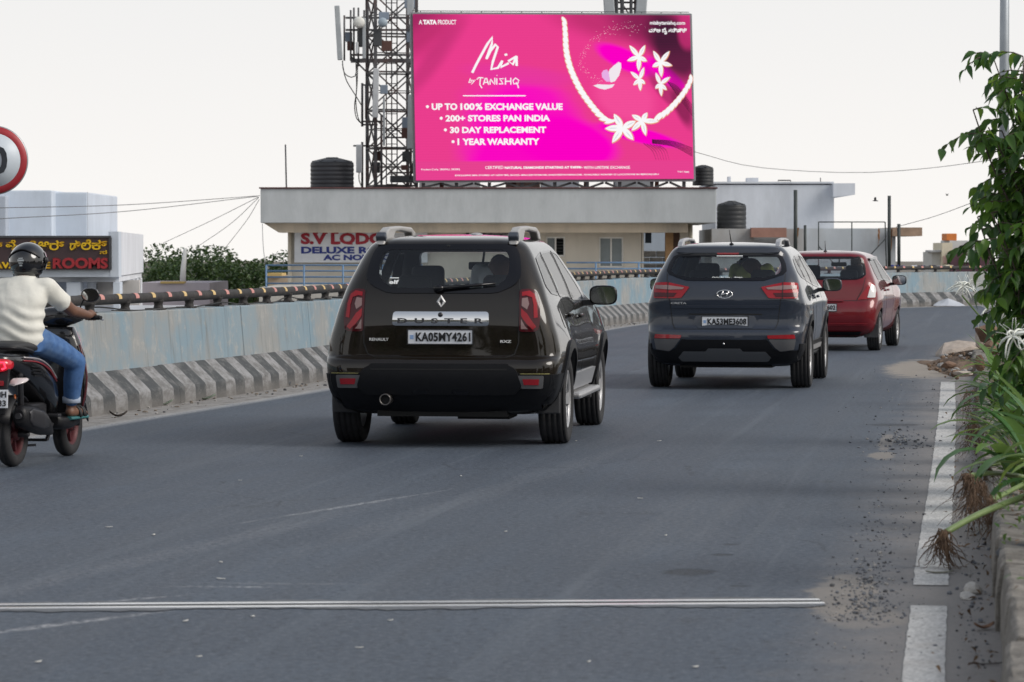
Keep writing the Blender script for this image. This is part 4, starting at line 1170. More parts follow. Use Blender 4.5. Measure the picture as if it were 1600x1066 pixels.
# coloured sheets hung behind the far rail
for k, (px, py, w_, h_, cc) in enumerate(((1398, 418, 12, 7, (.02, .03, .20)), (1410, 419, 8, 5, (.03, .035, .28)), (1428, 418.5, 9, 6, (.62, .64, .70)), (1470, 418, 12, 5, (.65, .66, .70)), (1482, 417, 14, 6, (.60, .56, .45)), (1440, 418, 10, 6, (.02, .025, .12)), (1457, 418, 12, 5, (.03, .03, .05)))):
    q = idx_at_y(PL, 84); Y_ = 92.5; b = MB(); rr = random.Random(k)
    vv = []
    for i in range(5):
        for j in range(4): c = P(px + w_ * (i / 4 - .5), py + h_ * (j / 3 - .5) + rr.uniform(-.6, .6), Y_ + rr.uniform(-.1, .1)); vv.append(c)
    b.add(vv, [(i * 4 + j, i * 4 + j + 1, i * 4 + j + 5, i * 4 + j + 4) for i in range(4) for j in range(3)], 0, True)
    o = b.build('hung_sheet', mat('sheet %d' % k, cc, .8, var=.2)); md = o.modifiers.new('thick', 'SOLIDIFY'); md.thickness = .02
    tag(o, ('dark navy sheet', 'bright blue sheet', 'white sheet', 'large white sheet', 'cream sheet', 'blackish blue sheet', 'black sheet')[k] + ' bundled under the far end of the pipe rail', 'sheet')

# ---- hotel at the left
YH = 75.0
ho = empty('hotel_building', (P(60, 440, YH).x, YH, BASE)); tag(ho, 'white-blue hotel with stepped roof blocks and open columned balcony', 'building')
hw, hw2 = plaster('pale blue wash', (.57, .63, .71), (.44, .49, .55), .4), plaster('lit pale wash', (.70, .73, .78), (.52, .54, .57), .35)  # second wash is paler: light from the right put into the side faces
for (p0, p1, y0_, yy, dep, mm) in ((-60, 82, 297.5, YH + 3, 6, hw), (82, 137, 300.5, YH + 3.6, 6, hw), (-90, 10, 306, YH + 2.6, 6, plaster('dull blue wash', (.40, .44, .50)))):
    x0, x1, z0, z1 = rect(p0, p1, y0_, 440, yy); under(MB().box(((x0 + x1) / 2, yy + dep / 2, (BASE + z1) / 2), (x1 - x0, dep, z1 - BASE)).build('upper_block', mm, bevel=.03), ho)
a, c = P(137, 300.5, YH + 3.62), P(155, 309, YH + 9)
under(MB().add([(a.x, a.y, BASE), (c.x, c.y, BASE), (c.x, c.y, a.z), (a.x, a.y, a.z), (a.x - 2, c.y, BASE), (a.x - 2, c.y, a.z)], [(0, 1, 2, 3), (1, 4, 5, 2), (3, 2, 5)]).build('upper_block', hw2), ho)
# sign storey: long parapet facing the road, side wing running back
xl, xr = P(-60, 0, YH).x, P(184, 0, YH).x
zt, zs_, zf = P(0, 362, YH).z, P(0, 433, YH).z, P(0, 500, YH).z
side = P(224, 385, YH + 14)                                     # far end of the side parapet
under(MB().box(((xl + P(171, 0, YH).x) / 2, YH + .25, (P(0, 372, YH).z + zs_) / 2), (P(171, 0, YH).x - xl, .5, P(0, 372, YH).z - zs_)).build('parapet', hw), ho)
under(MB().box(((P(171, 0, YH).x + xr) / 2 + .001, YH + .24, (zt + zs_) / 2), (xr - P(171, 0, YH).x, .52, zt - zs_)).build('parapet_end', hw), ho)
ye = YH + 14; xe = side.x
under(MB().add([(xr, YH, zs_ + .02), (xe, ye, zs_ + .02), (xe, ye, zt), (xr, YH, zt), (xr - .3, YH + .5, zs_ + .02), (xe - .3, ye, zs_ + .02), (xe - .3, ye, zt), (xr - .3, YH + .5, zt)], [(0, 1, 2, 3), (7, 6, 5, 4), (3, 2, 6, 7), (0, 4, 5, 1), (1, 5, 6, 2), (0, 3, 7, 4)]).build('side_parapet', hw2), ho)
under(MB().add([(xl, YH + .5, zs_), (xr - .05, YH + .5, zs_), (xe - .05, ye, zs_), (xl, ye, zs_), (xl, YH + .5, zs_ - .12), (xr - .05, YH + .5, zs_ - .12), (xe - .05, ye, zs_ - .12), (xl, ye, zs_ - .12)], [(0, 1, 2, 3), (7, 6, 5, 4), (0, 4, 5, 1), (1, 5, 6, 2), (2, 6, 7, 3), (3, 7, 4, 0)]).build('balcony_ceiling', hw2), ho)
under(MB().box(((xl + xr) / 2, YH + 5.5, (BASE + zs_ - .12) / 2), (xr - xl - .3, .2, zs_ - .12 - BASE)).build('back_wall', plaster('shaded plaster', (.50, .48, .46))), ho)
for p0, p1 in ((40, 60), (103, 125), (176, 187)):
    x0, x1, _, _ = rect(p0, p1, 400, 440, YH + .1); under(MB().box(((x0 + x1) / 2, YH + .4, (BASE + zs_) / 2 - .06), (x1 - x0, .5, zs_ - .13 - BASE)).build('column', hw if p0 > 100 else hw2, bevel=.01), ho)
for t_ in (.45, .62, .78, .95):
    q = Vector((xr, YH, 0)).lerp(Vector((xe, ye, 0)), t_); under(MB().box((q.x - .15, q.y, (BASE + zs_) / 2 - .06), (.26, .3, zs_ - .13 - BASE)).build('column', hw2, bevel=.01), ho)
for (p0, p1, y0_, y1_) in ((137, 142, 445, 490), (147, 152, 443, 490)):
    x0, x1, z0, z1 = rect(p0, p1, y0_, y1_, YH + 5.35); under(MB().box(((x0 + x1) / 2, YH + 5.3, (z0 + z1) / 2), (x1 - x0, .1, z1 - z0)).build('door', mat('dark door', (.03, .03, .035), .6)), ho)
under(MB().box((P(0, 0, YH).x + 1, YH + .6, P(0, 478, YH).z / 2 + BASE / 2), (12, .2, P(0, 478, YH).z - BASE)).build('balcony_wall', hw2), ho)
under(MB().bar(P(155, 326, YH + 8), P(167, 327, YH + 8), .06).build('spout', steel_d), ho)
hs = empty('hotel_sign', (P(60, 430, YH - .1).x, YH - .12, P(0, 430, YH).z)); tag(hs, 'dark brown hotel sign board with yellow and red lettering', 'sign')
x0, x1, z0, z1 = rect(-70, 171, 371.5, 421.5, YH - .12)
under(MB().box(((x0 + x1) / 2, YH - .06, (z0 + z1) / 2), (x1 - x0, .10, z1 - z0)).build('board', mat('dark brown board', (.052, .030, .034), .45, var=.1)), hs)
under(MB().box(((x0 + x1) / 2, YH - .07, z1 + .02), (x1 - x0 + .06, .16, .05)).build('frame', steel_d), hs)
under(MB().box((x1 + .02, YH - .07, (z0 + z1) / 2), (.05, .16, z1 - z0)).build('frame', steel_d), hs)
ylw, rdl = mat('yellow letters', (.78, .50, .01), .45), mat('red letters', (.34, .02, .028), .5, var=.25, vscale=40)
def h_text(s_, zx0, zx1, zy0, zy1, m, bold): sign_text(hs, s_, zx0 / 6.66, zx1 / 6.66, 340 + zy0 / 6.66, 340 + zy1 / 6.66, YH - .115, m, bold, extrude=.03)
h_text('ವೈ', 62, 190, 235, 345, ylw, .016); h_text('ಕೆ', 285, 375, 240, 335, ylw, .016); h_text('ಆ', 398, 512, 250, 340, ylw, .016); h_text('ರ್', 515, 672, 238, 340, ylw, .016); h_text('ಎಸ್', -160, 28, 250, 335, ylw, .016)
h_text('ಡಿ', 728, 838, 238, 340, ylw, .016); h_text('ಲೆ', 845, 950, 228, 338, ylw, .016); h_text('ಕ್', 955, 1118, 232, 335, ylw, .016); h_text('ಸ', 1040, 1116, 340, 380, ylw, .012)
h_text('AVAILABLE', -60, 525, 462, 530, ylw, .035); h_text('ROOMS', 552, 1125, 418, 532, rdl, .045)
# mauve house, white pole
mh = empty('mauve_house', (P(280, 470, 92).x, 92, BASE)); tag(mh, 'low mauve rendered house wall between the hotel and the trees', 'building')
x0, x1, z0, z1 = rect(215, 327.5, 442, 520, 92)
under(MB().box(((x0 + x1) / 2, 95, (BASE + z1) / 2), (x1 - x0, 6, z1 - BASE)).build('wall', plaster('mauve wash', (.44, .40, .44), (.55, .5, .5), .5)), mh)
x0, x1, z0, z1 = rect(250, 288, 440.5, 443.5, 91.9); under(MB().box(((x0 + x1) / 2, 92.2, z1 - .02), (x1 - x0, .5, .06)).build('ochre_coping', mat('ochre coping', (.5, .36, .14), .8)), mh)
tag(MB().tube([P(285.5, 442, 93), P(286.5, 420, 93), P(289.5, 388, 93)], [.09, .08, .05], 8).build('white_pole', mat('white pole paint', (.7, .7, .68), .6)), 'slender white pole leaning above the mauve house', 'pole')
hh = empty('tan_house', (P(430, 440, 120).x, 120, BASE)); tag(hh, 'small tan house wall showing behind the blue railing', 'building')
x0, x1, z0, z1 = rect(419, 452, 431, 470, 120); under(MB().box(((x0 + x1) / 2, 122, (BASE + z1) / 2), (x1 - x0, 4, z1 - BASE)).build('wall', plaster('tan render', (.46, .36, .26))), hh)
x0, x1, z0, z1 = rect(417, 440, 427, 431.5, 119.8); under(MB().box(((x0 + x1) / 2, 121, (z0 + z1) / 2), (x1 - x0, 2.4, z1 - z0)).build('roof_edge', mat('ochre coping', ())), hh)
tag(MB().tube([P(446, 226, 92), P(447.5, 295, 92)], .022, 6).build('aerial_rod', steel_d), 'thin upright rod on the free end of the lodge roof', 'rod')
# wires
wirem = mat('wire', (.12, .12, .125), .6)
for k, (pts, lab) in enumerate((([(0, 325, 70), (200, 320, 80), (406, 306, 90)], 'upper wire running from the hotel to the lodge roof corner'), ([(0, 342, 70), (200, 330, 80), (402, 307, 90)], 'lower wire running from the hotel to the lodge roof corner'), ([(255, 380, 110), (330, 345, 100), (404, 308, 90)], 'slack stay wire from the trees to the lodge roof corner'), ([(305, 388, 110), (360, 350, 100), (404, 309, 90)], 'middle stay wire from the trees to the lodge roof corner'), ([(350, 390, 110), (385, 345, 98), (405, 312, 90)], 'steep stay wire from the trees to the lodge roof corner'),
                                ([(1084, 237, 92), (1180, 261, 95), (1330, 270, 97), (1450, 263, 95), (1600, 243, 80)], 'long sagging wire from the billboard to the street lamp'), ([(1400, 355, 95), (1470, 335, 90), (1600, 285, 70)], 'sloping wire from the grey house past the shrubs'), ([(410, 350, 89), (411, 380, 88), (414, 412, 84)], 'hanging wire at the free end of the lodge roof'))):
    tag(MB().tube(smooth_path([tuple(P(*p)) for p in pts], 1.0), .009, 5).build('wire', wirem), lab, 'wire')
# ================================================================== plants and small things
def leaf_mat(name, c, c2, trans=.35):
    n = NG(name); n.n.remove(n.b)
    gi = n.n.new('ShaderNodeNewGeometry'); oi = n.n.new('ShaderNodeObjectInfo')
    r_ = n.math('FRACT', n.math('ADD', gi.outputs['Random Per Island'], oi.outputs['Random']))
    cc = n.mix(n.math('POWER', r_, 1.6), c, c2)
    p = n.n.new('ShaderNodeBsdfPrincipled'); n.l.new(cc, p.inputs['Base Color']); p.inputs['Roughness'].default_value = .38; p.inputs['Specular IOR Level'].default_value = .45
    t = n.n.new('ShaderNodeBsdfTranslucent')
    hs_ = n.n.new('ShaderNodeHueSaturation'); hs_.inputs['Value'].default_value = 1.7; hs_.inputs['Hue'].default_value = .48; n.l.new(cc, hs_.inputs['Color']); n.l.new(hs_.outputs[0], t.inputs[0])
    m_ = n.n.new('ShaderNodeMixShader'); m_.inputs[0].default_value = trans; n.l.new(p.outputs[0], m_.inputs[1]); n.l.new(t.outputs[0], m_.inputs[2]); n.l.new(m_.outputs[0], n.out.inputs[0])
    return n.m
LEAF = leaf_mat('shrub leaf', (.030, .090, .022), (.13, .25, .035), .4)
STRAP = leaf_mat('lily leaf', (.055, .15, .045), (.19, .30, .06), .3)
CROWN = leaf_mat('tree leaf', (.022, .050, .015), (.070, .115, .032), .22)
WEED = leaf_mat('weed leaf', (.06, .14, .03), (.13, .22, .05), .3)
bark = mat('grey brown bark', (.095, .075, .058), .9, var=.3, vscale=12)
def project(p):
    r_ = Vector(p) - Vector((0, 0, CAM_H)); f = r_.y * math.cos(PITCH) - r_.z * math.sin(PITCH); u = r_.y * math.sin(PITCH) + r_.z * math.cos(PITCH)
    return 800 + F_PX * r_.x / f, 533 - F_PX * u / f, f
def leaf_geo(L_, W_, droop, fold):
    """pointed leaf along +Y, folded on its midrib, tip drooping"""
    st = [(0, .02), (.15, .62), (.38, 1.0), (.62, .84), (.82, .42), (1, .02)]
    v = []
    for t, w_ in st:
        y, z = L_ * t * (1 - .15 * droop * t), -L_ * droop * t * t * .55; w_ = w_ * W_ / 2
        v += [(-w_, y, z + fold * w_), (0, y, z), (w_, y, z + fold * w_)]
    f = []
    for i in range(len(st) - 1):
        for k in range(2): q = i * 3 + k; f.append((q, q + 1, q + 4, q + 3))
    return v, f
leaf_vars = []
for k, (dr_, fo) in enumerate(((.5, .35), (.9, .5), (.25, .25), (1.2, .6))):
    v, f = leaf_geo(1, .40, dr_, fo); me = bpy.data.meshes.new('leaf'); me.from_pydata(v, [], f)
    for p in me.polygons: p.use_smooth = True
    me.materials.append(LEAF); leaf_vars.append(me)
def place(mtx, me, b, mat_i=0):
    b.add([mtx @ v.co for v in me.vertices], [tuple(p.vertices) for p in me.polygons], mat_i, True)
def shrub(base, height, spread, stems, seed, label, leaf_len=.10, lean=(0, 0), twigs=11, hmin=.5):
    rr = random.Random(seed); base = Vector(base)
    root = empty('leafy_shrub', base); tag(root, label, 'shrub', 'tall leafy shrubs in the planter')
    sb_ = MB(); leaves = []
    for s_ in range(stems):
        a = rr.uniform(0, 2 * math.pi); out = Vector((math.cos(a), math.sin(a), 0)) * spread * rr.uniform(.25, 1.0) + Vector((*lean, 0)) * rr.uniform(.4, 1)
        h = height * rr.uniform(hmin, 1.0); out = out * (1.25 - .7 * h / height)
        pts = [Vector((rr.uniform(-.06, .06), rr.uniform(-.06, .06), 0))]
        for k in range(1, 7):
            t = k / 6; pts.append(Vector((out.x * t ** 1.5, out.y * t ** 1.5, h * (t - .12 * t * t))) + Vector((rr.uniform(-.04, .04), rr.uniform(-.04, .04), rr.uniform(-.03, .03))))
        sp = [Vector(q) for q in smooth_path([tuple(q) for q in pts], .08)]
        n = len(sp); sb_.tube(sp, [.014 * (1 - .75 * i / n) for i in range(n)], 6)
        for k in range(twigs):
            t = .34 + .68 * (k + 1) / twigs + rr.uniform(-.04, .04); p = sp[min(n - 1, int(t * (n - 1)))]
            a2 = rr.uniform(0, 2 * math.pi); L_ = rr.uniform(.16, .40) * (1.15 - .4 * t)
            d = Vector((math.cos(a2), math.sin(a2), rr.uniform(.1, .7))).normalized()
            tw = [p + d * L_ * u + Vector((0, 0, -1)) * L_ * .55 * u * u for u in (0, .25, .5, .75, 1.0)]
            sb_.tube(tw, [.0045, .004, .0035, .003, .002], 4)
            nlv = rr.randint(6, 10)
            for j in range(nlv):
                u = (j + .6) / nlv; q = p + d * L_ * u + Vector((0, 0, -1)) * L_ * .55 * u * u
                tdir = (d + Vector((0, 0, -1.1 * u))).normalized(); sd_ = tdir.cross(Vector((0, 0, 1)))
                if sd_.length < .1: sd_ = Vector((1, 0, 0))
                sd_.normalize()
                ld = (tdir * rr.uniform(.2, .8) + sd_ * (1 if j % 2 else -1) * rr.uniform(.5, 1.0) + Vector((0, 0, rr.uniform(-.75, .1)))).normalized()
                up = (Vector((0, 0, 1)) + Vector((rr.uniform(-.5, .5), rr.uniform(-.5, .5), 0))); up = (up - ld * up.dot(ld)).normalized(); rt_ = ld.cross(up)
                sc_ = leaf_len * rr.uniform(.65, 1.2)
                M_ = Matrix(((rt_.x, ld.x, up.x, q.x), (rt_.y, ld.y, up.y, q.y), (rt_.z, ld.z, up.z, q.z), (0, 0, 0, 1))) @ Matrix.Diagonal((sc_, sc_, sc_, 1))
                px, py, dp = project(base + q)
                vis = 1 if (1380 < px < 1606 and -10 < py < 1070) else 0
                leaves.append((-vis * sc_ / dp, len(leaves), M_, rr.randrange(4)))
    sb_.build('stem', bark, root)
    leaves.sort(); fb = MB()
    for i, (key, _, M_, k) in enumerate(leaves):
        if i < 240 and key < 0:
            o = bpy.data.objects.new('leaf', leaf_vars[k]); col.objects.link(o); o.parent = root; o.matrix_local = M_
        else: place(M_, leaf_vars[k], fb)
    fo = fb.build('foliage', LEAF, root, fix=False); fo['kind'] = 'stuff'
    return root
def on_soil(Y, off):
    p, t, n_ = frame(PR, idx_at_y(PR, Y)); return p - n_ * off + Vector((0, 0, kz(p.y) + .03))
shrub(on_soil(19.5, .42), 3.0, .62, 46, 31, 'tallest leafy shrub hanging out over the road edge beside the lamp pole', .115, (-.22, 0), 14)
shrub(on_soil(14.2, .62), 2.5, .32, 13, 37, 'loose shrub with big leaves close to the broken kerb stones', .12, (-.06, 0), 10)
shrub(on_soil(24.5, .50), 2.3, .62, 30, 41, 'bushy dark shrub standing behind the spidery white flowers', .10, (-.15, 0), 12)
shrub(on_soil(31, .70), 1.7, .6, 12, 43, 'low dense shrub farther along the planter by the rubble heap', .095, (0, 0), 10)

# spider lilies
def strap_geo(L_, W_, arch, seg=9, seed=0):
    rr = random.Random(seed); v = []; tw = rr.uniform(-.3, .3)
    for i in range(seg + 1):
        t = i / seg; w_ = W_ / 2 * (min(1, .45 + 2.2 * t) * (1 - t ** 3) ** .8 + .004)
        ang = R(78) - arch * t ** 1.4
        if i == 0: y, z = 0, 0
        else: y += math.cos(ang) * L_ / seg; z += math.sin(ang) * L_ / seg
        for k in (-1, 0, 1): v.append((k * w_ * math.cos(tw * t), y + k * w_ * math.sin(tw * t), z + (.28 * w_ if k else 0)))
    f = []
    for i in range(seg):
        for k in range(2): q = i * 3 + k; f.append((q, q + 1, q + 4, q + 3))
    return v, f
straps = []
for k in range(7):
    v, f = strap_geo(1, .125 + .018 * (k % 3), (1.0, 1.5, 1.9, 2.3, 1.3, 2.6, .7)[k], seed=k); me = bpy.data.meshes.new('strap_leaf'); me.from_pydata(v, [], f)
    for p in me.polygons: p.use_smooth = True
    me.materials.append(STRAP); straps.append(me)
petalm = mat('white petal', (.80, .82, .76), .6)
def flower_geo(seed):
    rr = random.Random(seed); b = MB()
    for u in range(rr.randint(3, 5)):
        a0 = rr.uniform(0, 6.28); c = Vector((math.cos(a0) * .03, math.sin(a0) * .03, .02)); ax = Vector((math.cos(a0) * .6, math.sin(a0) * .6, .8)).normalized()
        e1 = ax.orthogonal().normalized(); e2 = ax.cross(e1)
        for k in range(6):
            a = k * math.pi / 3 + rr.uniform(-.2, .2); d = e1 * math.cos(a) + e2 * math.sin(a); L_ = rr.uniform(.075, .115)
            pts = [c + ax * .05 + d * L_ * t + ax * L_ * (.5 * t - .95 * t * t) for t in (0, .3, .6, .85, 1.0)]
            b.tube(pts, [.003, .0055, .005, .004, .0015], 4)
        for k in range(5):
            a = k * 1.257; d = e1 * math.cos(a) + e2 * math.sin(a); b.tube([c + ax * .05, c + ax * .09 + d * .03, c + ax * .11 + d * .055], [.0012, .001, .002], 3)
        b.tube([Vector((0, 0, 0)), c, c + ax * .05], [.004, .003, .003], 4)
    return b
def lily(base, n, size, seed, label, flowers=(), bias=None):
    rr = random.Random(seed); base = Vector(base); root = empty('spider_lily', base); tag(root, label, 'plant', 'strap-leaved lilies in the planter')
    for k in range(n):
        o = bpy.data.objects.new('strap_leaf', rr.choice(straps)); col.objects.link(o); o.parent = root
        a = rr.uniform(0, 2 * math.pi) if bias is None or rr.random() < .35 else bias + rr.gauss(0, .55)
        s_ = size * rr.uniform(.65, 1.15); o.scale = (s_, s_, s_ * rr.uniform(.7, 1.05)); o.rotation_euler = (rr.uniform(-.15, .1), 0, a); o.location = (rr.uniform(-.07, .07), rr.uniform(-.07, .07), -.02)
    for k, (px, py) in enumerate(flowers):
        p = P(px, py, base.y - .1) - base
        MB().tube([(0, 0, 0), (p.x * .35, p.y * .4, p.z * .6), tuple(p)], [.010, .009, .007], 6).build('flower_stalk', mat('pale green stalk', (.13, .20, .06), .5), root)
        o = flower_geo(seed * 7 + k).build('flower', petalm, root); o.location = p; o.scale = (1.25,) * 3
    return root
lily(on_soil(13.3, .55), 10, .75, 1, 'lily clump with yellow-green blades over the dark kerb block', (), R(85))
lily(on_soil(17.2, .42), 22, .85, 2, 'big lily clump with broad arching blades above the road edge', ((1596, 548),), R(85))
lily(on_soil(19.8, .40), 14, .72, 6, 'lily clump leaning out between the broad one and the flowering ones', (), R(95))
lily(on_soil(22.5, .45), 16, .75, 3, 'lily clump with a large drooping white flower head', ((1562, 500), (1578, 492)), R(60))
lily(on_soil(27, .38), 18, .72, 4, 'lily clump with two pale flower heads near the rubble heap', ((1503, 462), (1556, 447)), R(70))
lily(on_soil(18.4, .22), 16, .70, 11, 'lily clump rooted right at the kerb under the broad one', (), R(80))
lily(on_soil(21.0, .25), 16, .70, 12, 'lily clump rooted right at the kerb before the drooping flower', (), R(80))
lily(on_soil(24.8, .25), 16, .68, 13, 'lily clump at the kerb below the bushy dark shrub', (), R(80))
lily(on_soil(15.6, .45), 14, .75, 14, 'lily clump beside the thick uprooted stem', (), R(85))
lily(on_soil(30, .30), 14, .7, 15, 'lily clump at the kerb beside the soil heap', ((1575, 470),), R(70))
lily(on_soil(34, .45), 14, .7, 5, 'farthest lily clump behind the rubble heap', (), R(70))

# uprooted lily stems lying across the kerb, with their roots
stemm, rootm = mat('pale green stem', (.17, .24, .09), .45, var=.2, vscale=10), mat('dry brown roots', (.115, .072, .045), .95, var=.3, vscale=20)
def root_tuft(b, c, n, L_, rr, down=1.0, r0=.0035, floor=.012):
    for k in range(n):
        d = Vector((rr.gauss(0, .38), rr.gauss(0, .38), rr.gauss(-1.0 * down, .3))).normalized(); p = Vector(c) + Vector((rr.gauss(0, .012), rr.gauss(0, .012), rr.gauss(0, .012))); pts = [tuple(p)]
        l_ = L_ * rr.uniform(.4, 1.1)
        for s_ in range(5):
            d = (d + Vector((rr.gauss(0, .35), rr.gauss(0, .35), rr.gauss(-.12, .25)))).normalized(); p = p + d * l_ / 5; pts.append((p.x, p.y, max(floor, p.z)))
        b.tube(pts, [r0, r0 * .95, r0 * .8, r0 * .6, r0 * .5, r0 * .3], 4)
def uprooted(pa, pb, r_, label, tuft=26, L_=.20, seed=0, kink=.0):
    rr = random.Random(seed); root = empty('uprooted_lily', pa); tag(root, label, 'plant stem', 'uprooted lily stems')
    pa, pb = Vector(pa), Vector(pb); d = pb - pa
    pts = [Vector((0, 0, 0)), d * .33 + Vector((0, 0, kink)), d * .66 + Vector((0, 0, kink * .9)), d]
    MB().tube([Vector(q) for q in smooth_path([tuple(q) for q in pts], .06)], r_, 10).build('stem', stemm, root)
    b = MB(); root_tuft(b, (0, 0, 0), tuft, L_, rr, 1.0, .0035, .012 - pa.z); b.ball((-.004, 0, -.004), (.021, .021, .021), 10, 6); b.build('roots', rootm, root)
    return root
uprooted(P(1474, 834, 15.05), P(1612, 772, 15.6), .016, 'thick green lily stem with hanging roots poking out over the white line', 70, .24, 1, .015)
uprooted(P(1512, 744, 17.0), P(1610, 748, 17.6), .014, 'uprooted lily stem lying level above the tangled roots', 34, .20, 2, .02)
uprooted(P(1548, 783, 16.5), P(1612, 750, 17.0), .013, 'short uprooted lily stem pointing up the planter', 24, .18, 3)
uprooted(P(1540, 728, 18.6), P(1612, 716, 19.0), .012, 'thin uprooted lily stem behind the tangled roots', 30, .16, 4)
for k, (px, py, Y, n_, L_, lab) in enumerate(((1524, 772, 16.7, 120, .26, 'large tangle of dry roots hanging over the kerb'), (1530, 665, 22.5, 90, .28, 'dry root mat hanging from the kerb below the broad lily'), (1522, 620, 27.5, 80, .30, 'dark dry roots draped over the far kerb stones'), (1545, 800, 16.0, 60, .18, 'small nest of dry roots on the kerb edge'))):
    rr = random.Random(50 + k); b = MB()
    for q in range(6): root_tuft(b, P(px + rr.uniform(-14, 14), py + rr.uniform(-22, 8), Y + rr.uniform(-.3, .3)), n_ // 6, L_, rr, 1.3, .0023)
    tag(b.build('root_tangle', rootm), lab, 'roots', 'dry root tangles on the kerb')
# weeds and dry litter on the soil: nobody could count them
b = MB(); rr = random.Random(77)
for k in range(900):
    Y = rr.uniform(11, 38); q = on_soil(Y, rr.uniform(.12, .8) if rr.random() < .7 else rr.uniform(.0, .25)); s_ = rr.uniform(.025, .065); a = rr.uniform(0, 6.28)
    M_ = Matrix.Translation(q + Vector((0, 0, rr.uniform(-.01, .10)))) @ Euler((rr.uniform(-.3, .8), rr.uniform(-.5, .5), a)).to_matrix().to_4x4() @ Matrix.Scale(s_, 4)
    place(M_, leaf_vars[rr.randrange(4)], b)
struct(b.build('weeds', WEED, None, fix=False), 'stuff')
dryl = mat('dry leaf litter', (.16, .10, .055), .95, var=.5, vscale=3)
b = MB()
for k in range(700):
    Y = rr.uniform(10.5, 34); q = on_soil(Y, rr.uniform(.05, .7)) if rr.random() < .6 else Vector((*on_soil(Y, -abs(rr.gauss(0, .09))).xy, .006)); s_ = rr.uniform(.015, .05)
    M_ = Matrix.Translation(q + Vector((0, 0, rr.uniform(.0, .03)))) @ Euler((rr.uniform(-.6, .6), rr.uniform(-.6, .6), rr.uniform(0, 6.28))).to_matrix().to_4x4() @ Matrix.Scale(s_, 4); place(M_, leaf_vars[rr.randrange(4)], b)
struct(b.build('leaf_litter', dryl, None, fix=False), 'stuff')

# gravel and crumbs
ico = bmesh.new(); bmesh.ops.create_icosphere(ico, subdivisions=1, radius=1.0); ico_v = [v.co.copy() for v in ico.verts]; ico_f = [tuple(v.index for v in f.verts) for f in ico.faces]; ico.free()
def stone(b, c, r_, rr, flat=.7, mi=0):
    M_ = Euler((rr.uniform(0, 6), rr.uniform(0, 6), rr.uniform(0, 6))).to_matrix(); S = Vector((rr.uniform(.7, 1.3), rr.uniform(.7, 1.3), rr.uniform(.6, 1.1)))
    pts = []
    for v in ico_v:
        q = M_ @ Vector((v.x * S.x, v.y * S.y, v.z * S.z)) * r_ * rr.uniform(.82, 1.15); q.z *= flat; pts.append(Vector(c) + q + Vector((0, 0, r_ * flat * .55)))
    b.add(pts, ico_f, mi, False)
b = MB(); rr = random.Random(9)
for (px, py, sx, sy, n_, r0, r1) in ((1355, 915, 26, 26, 340, .004, .015), (1350, 950, 34, 14, 200, .004, .014), (1410, 688, 24, 10, 170, .006, .022), (1405, 740, 30, 40, 90, .005, .015), (1375, 840, 28, 34, 140, .004, .014), (1400, 640, 40, 45, 60, .006, .016), (1390, 1000, 40, 45, 60, .004, .013),
                                     (1520, 880, 14, 55, 120, .004, .016), (1525, 1010, 16, 40, 60, .004, .012), (1500, 720, 14, 60, 70, .005, .016), (1330, 1010, 60, 35, 60, .003, .010), (1465, 620, 20, 30, 50, .006, .018)):
    for k in range(n_):
        q = G(rr.gauss(px, sx), max(560, rr.gauss(py, sy)));
        if q.x > np.interp(q.y, [p[1] for p in PR[:260]], [p[0] for p in PR[:260]]) - .02: continue
        stone(b, q, (r0 + (r1 - r0) * rr.random() ** 2.6) * .8, rr, .75, rr.choice((0, 0, 0, 1, 2)))
struct(b.build('gravel', [mat('blue grey gravel', (.15, .16, .18), .85), mat('pale gravel', (.30, .29, .28), .9), mat('dark gravel', (.07, .072, .078), .85)], None, fix=False), 'stuff')
b = MB()
for k in range(420):
    j = rr.randrange(idx_at_y(PL, 24), idx_at_y(PL, 70)); p, t, n_ = frame(PL, j); stone(b, p - n_ * abs(rr.gauss(.16, .14)), rr.uniform(.005, .022), rr, .6, rr.choice((0, 1, 2)))
struct(b.build('gutter_grit', [mat('tan grit', (.20, .17, .14), .95), mat('pale gravel', ()), mat('dark gravel', ())], None, fix=False), 'stuff')

# soil spilled from the planter, with rubble
spm = mat('red brown spilled soil', (.17, .115, .078), .97, var=.4, vscale=12, bump=.8, bscale=40)
def mound(name, c, rx, ry, h, seed, m, label, cat):
    rr = random.Random(seed); b = MB(); N, M_ = 26, 9; b.v.append((0, 0, h))
    for i in range(1, M_ + 1):
        t = i / M_
        for k in range(N):
            a = 2 * math.pi * k / N; w_ = 1 + .22 * math.sin(3 * a + seed) + .12 * math.sin(7 * a); b.v.append((rx * t * w_ * math.cos(a), ry * t * w_ * math.sin(a), max(.003, h * (1 - t) ** 1.3 + (rr.uniform(-.02, .02) if i < M_ else -.0))))
    for k in range(N): b.f.append((0, 1 + k, 1 + (k + 1) % N)); b.mi.append(0); b.sm.append(True)
    for i in range(M_ - 1):
        for k in range(N): b.f.append((1 + i * N + k, 1 + (i + 1) * N + k, 1 + (i + 1) * N + (k + 1) % N, 1 + i * N + (k + 1) % N)); b.mi.append(0); b.sm.append(True)
    o = b.build(name, m); o.location = c; return tag(o, label, cat)
mound('soil_heap', G(1497, 578), .34, 2.6, .17, 3, spm, 'heap of reddish soil spilled from the planter onto the road end', 'soil heap')
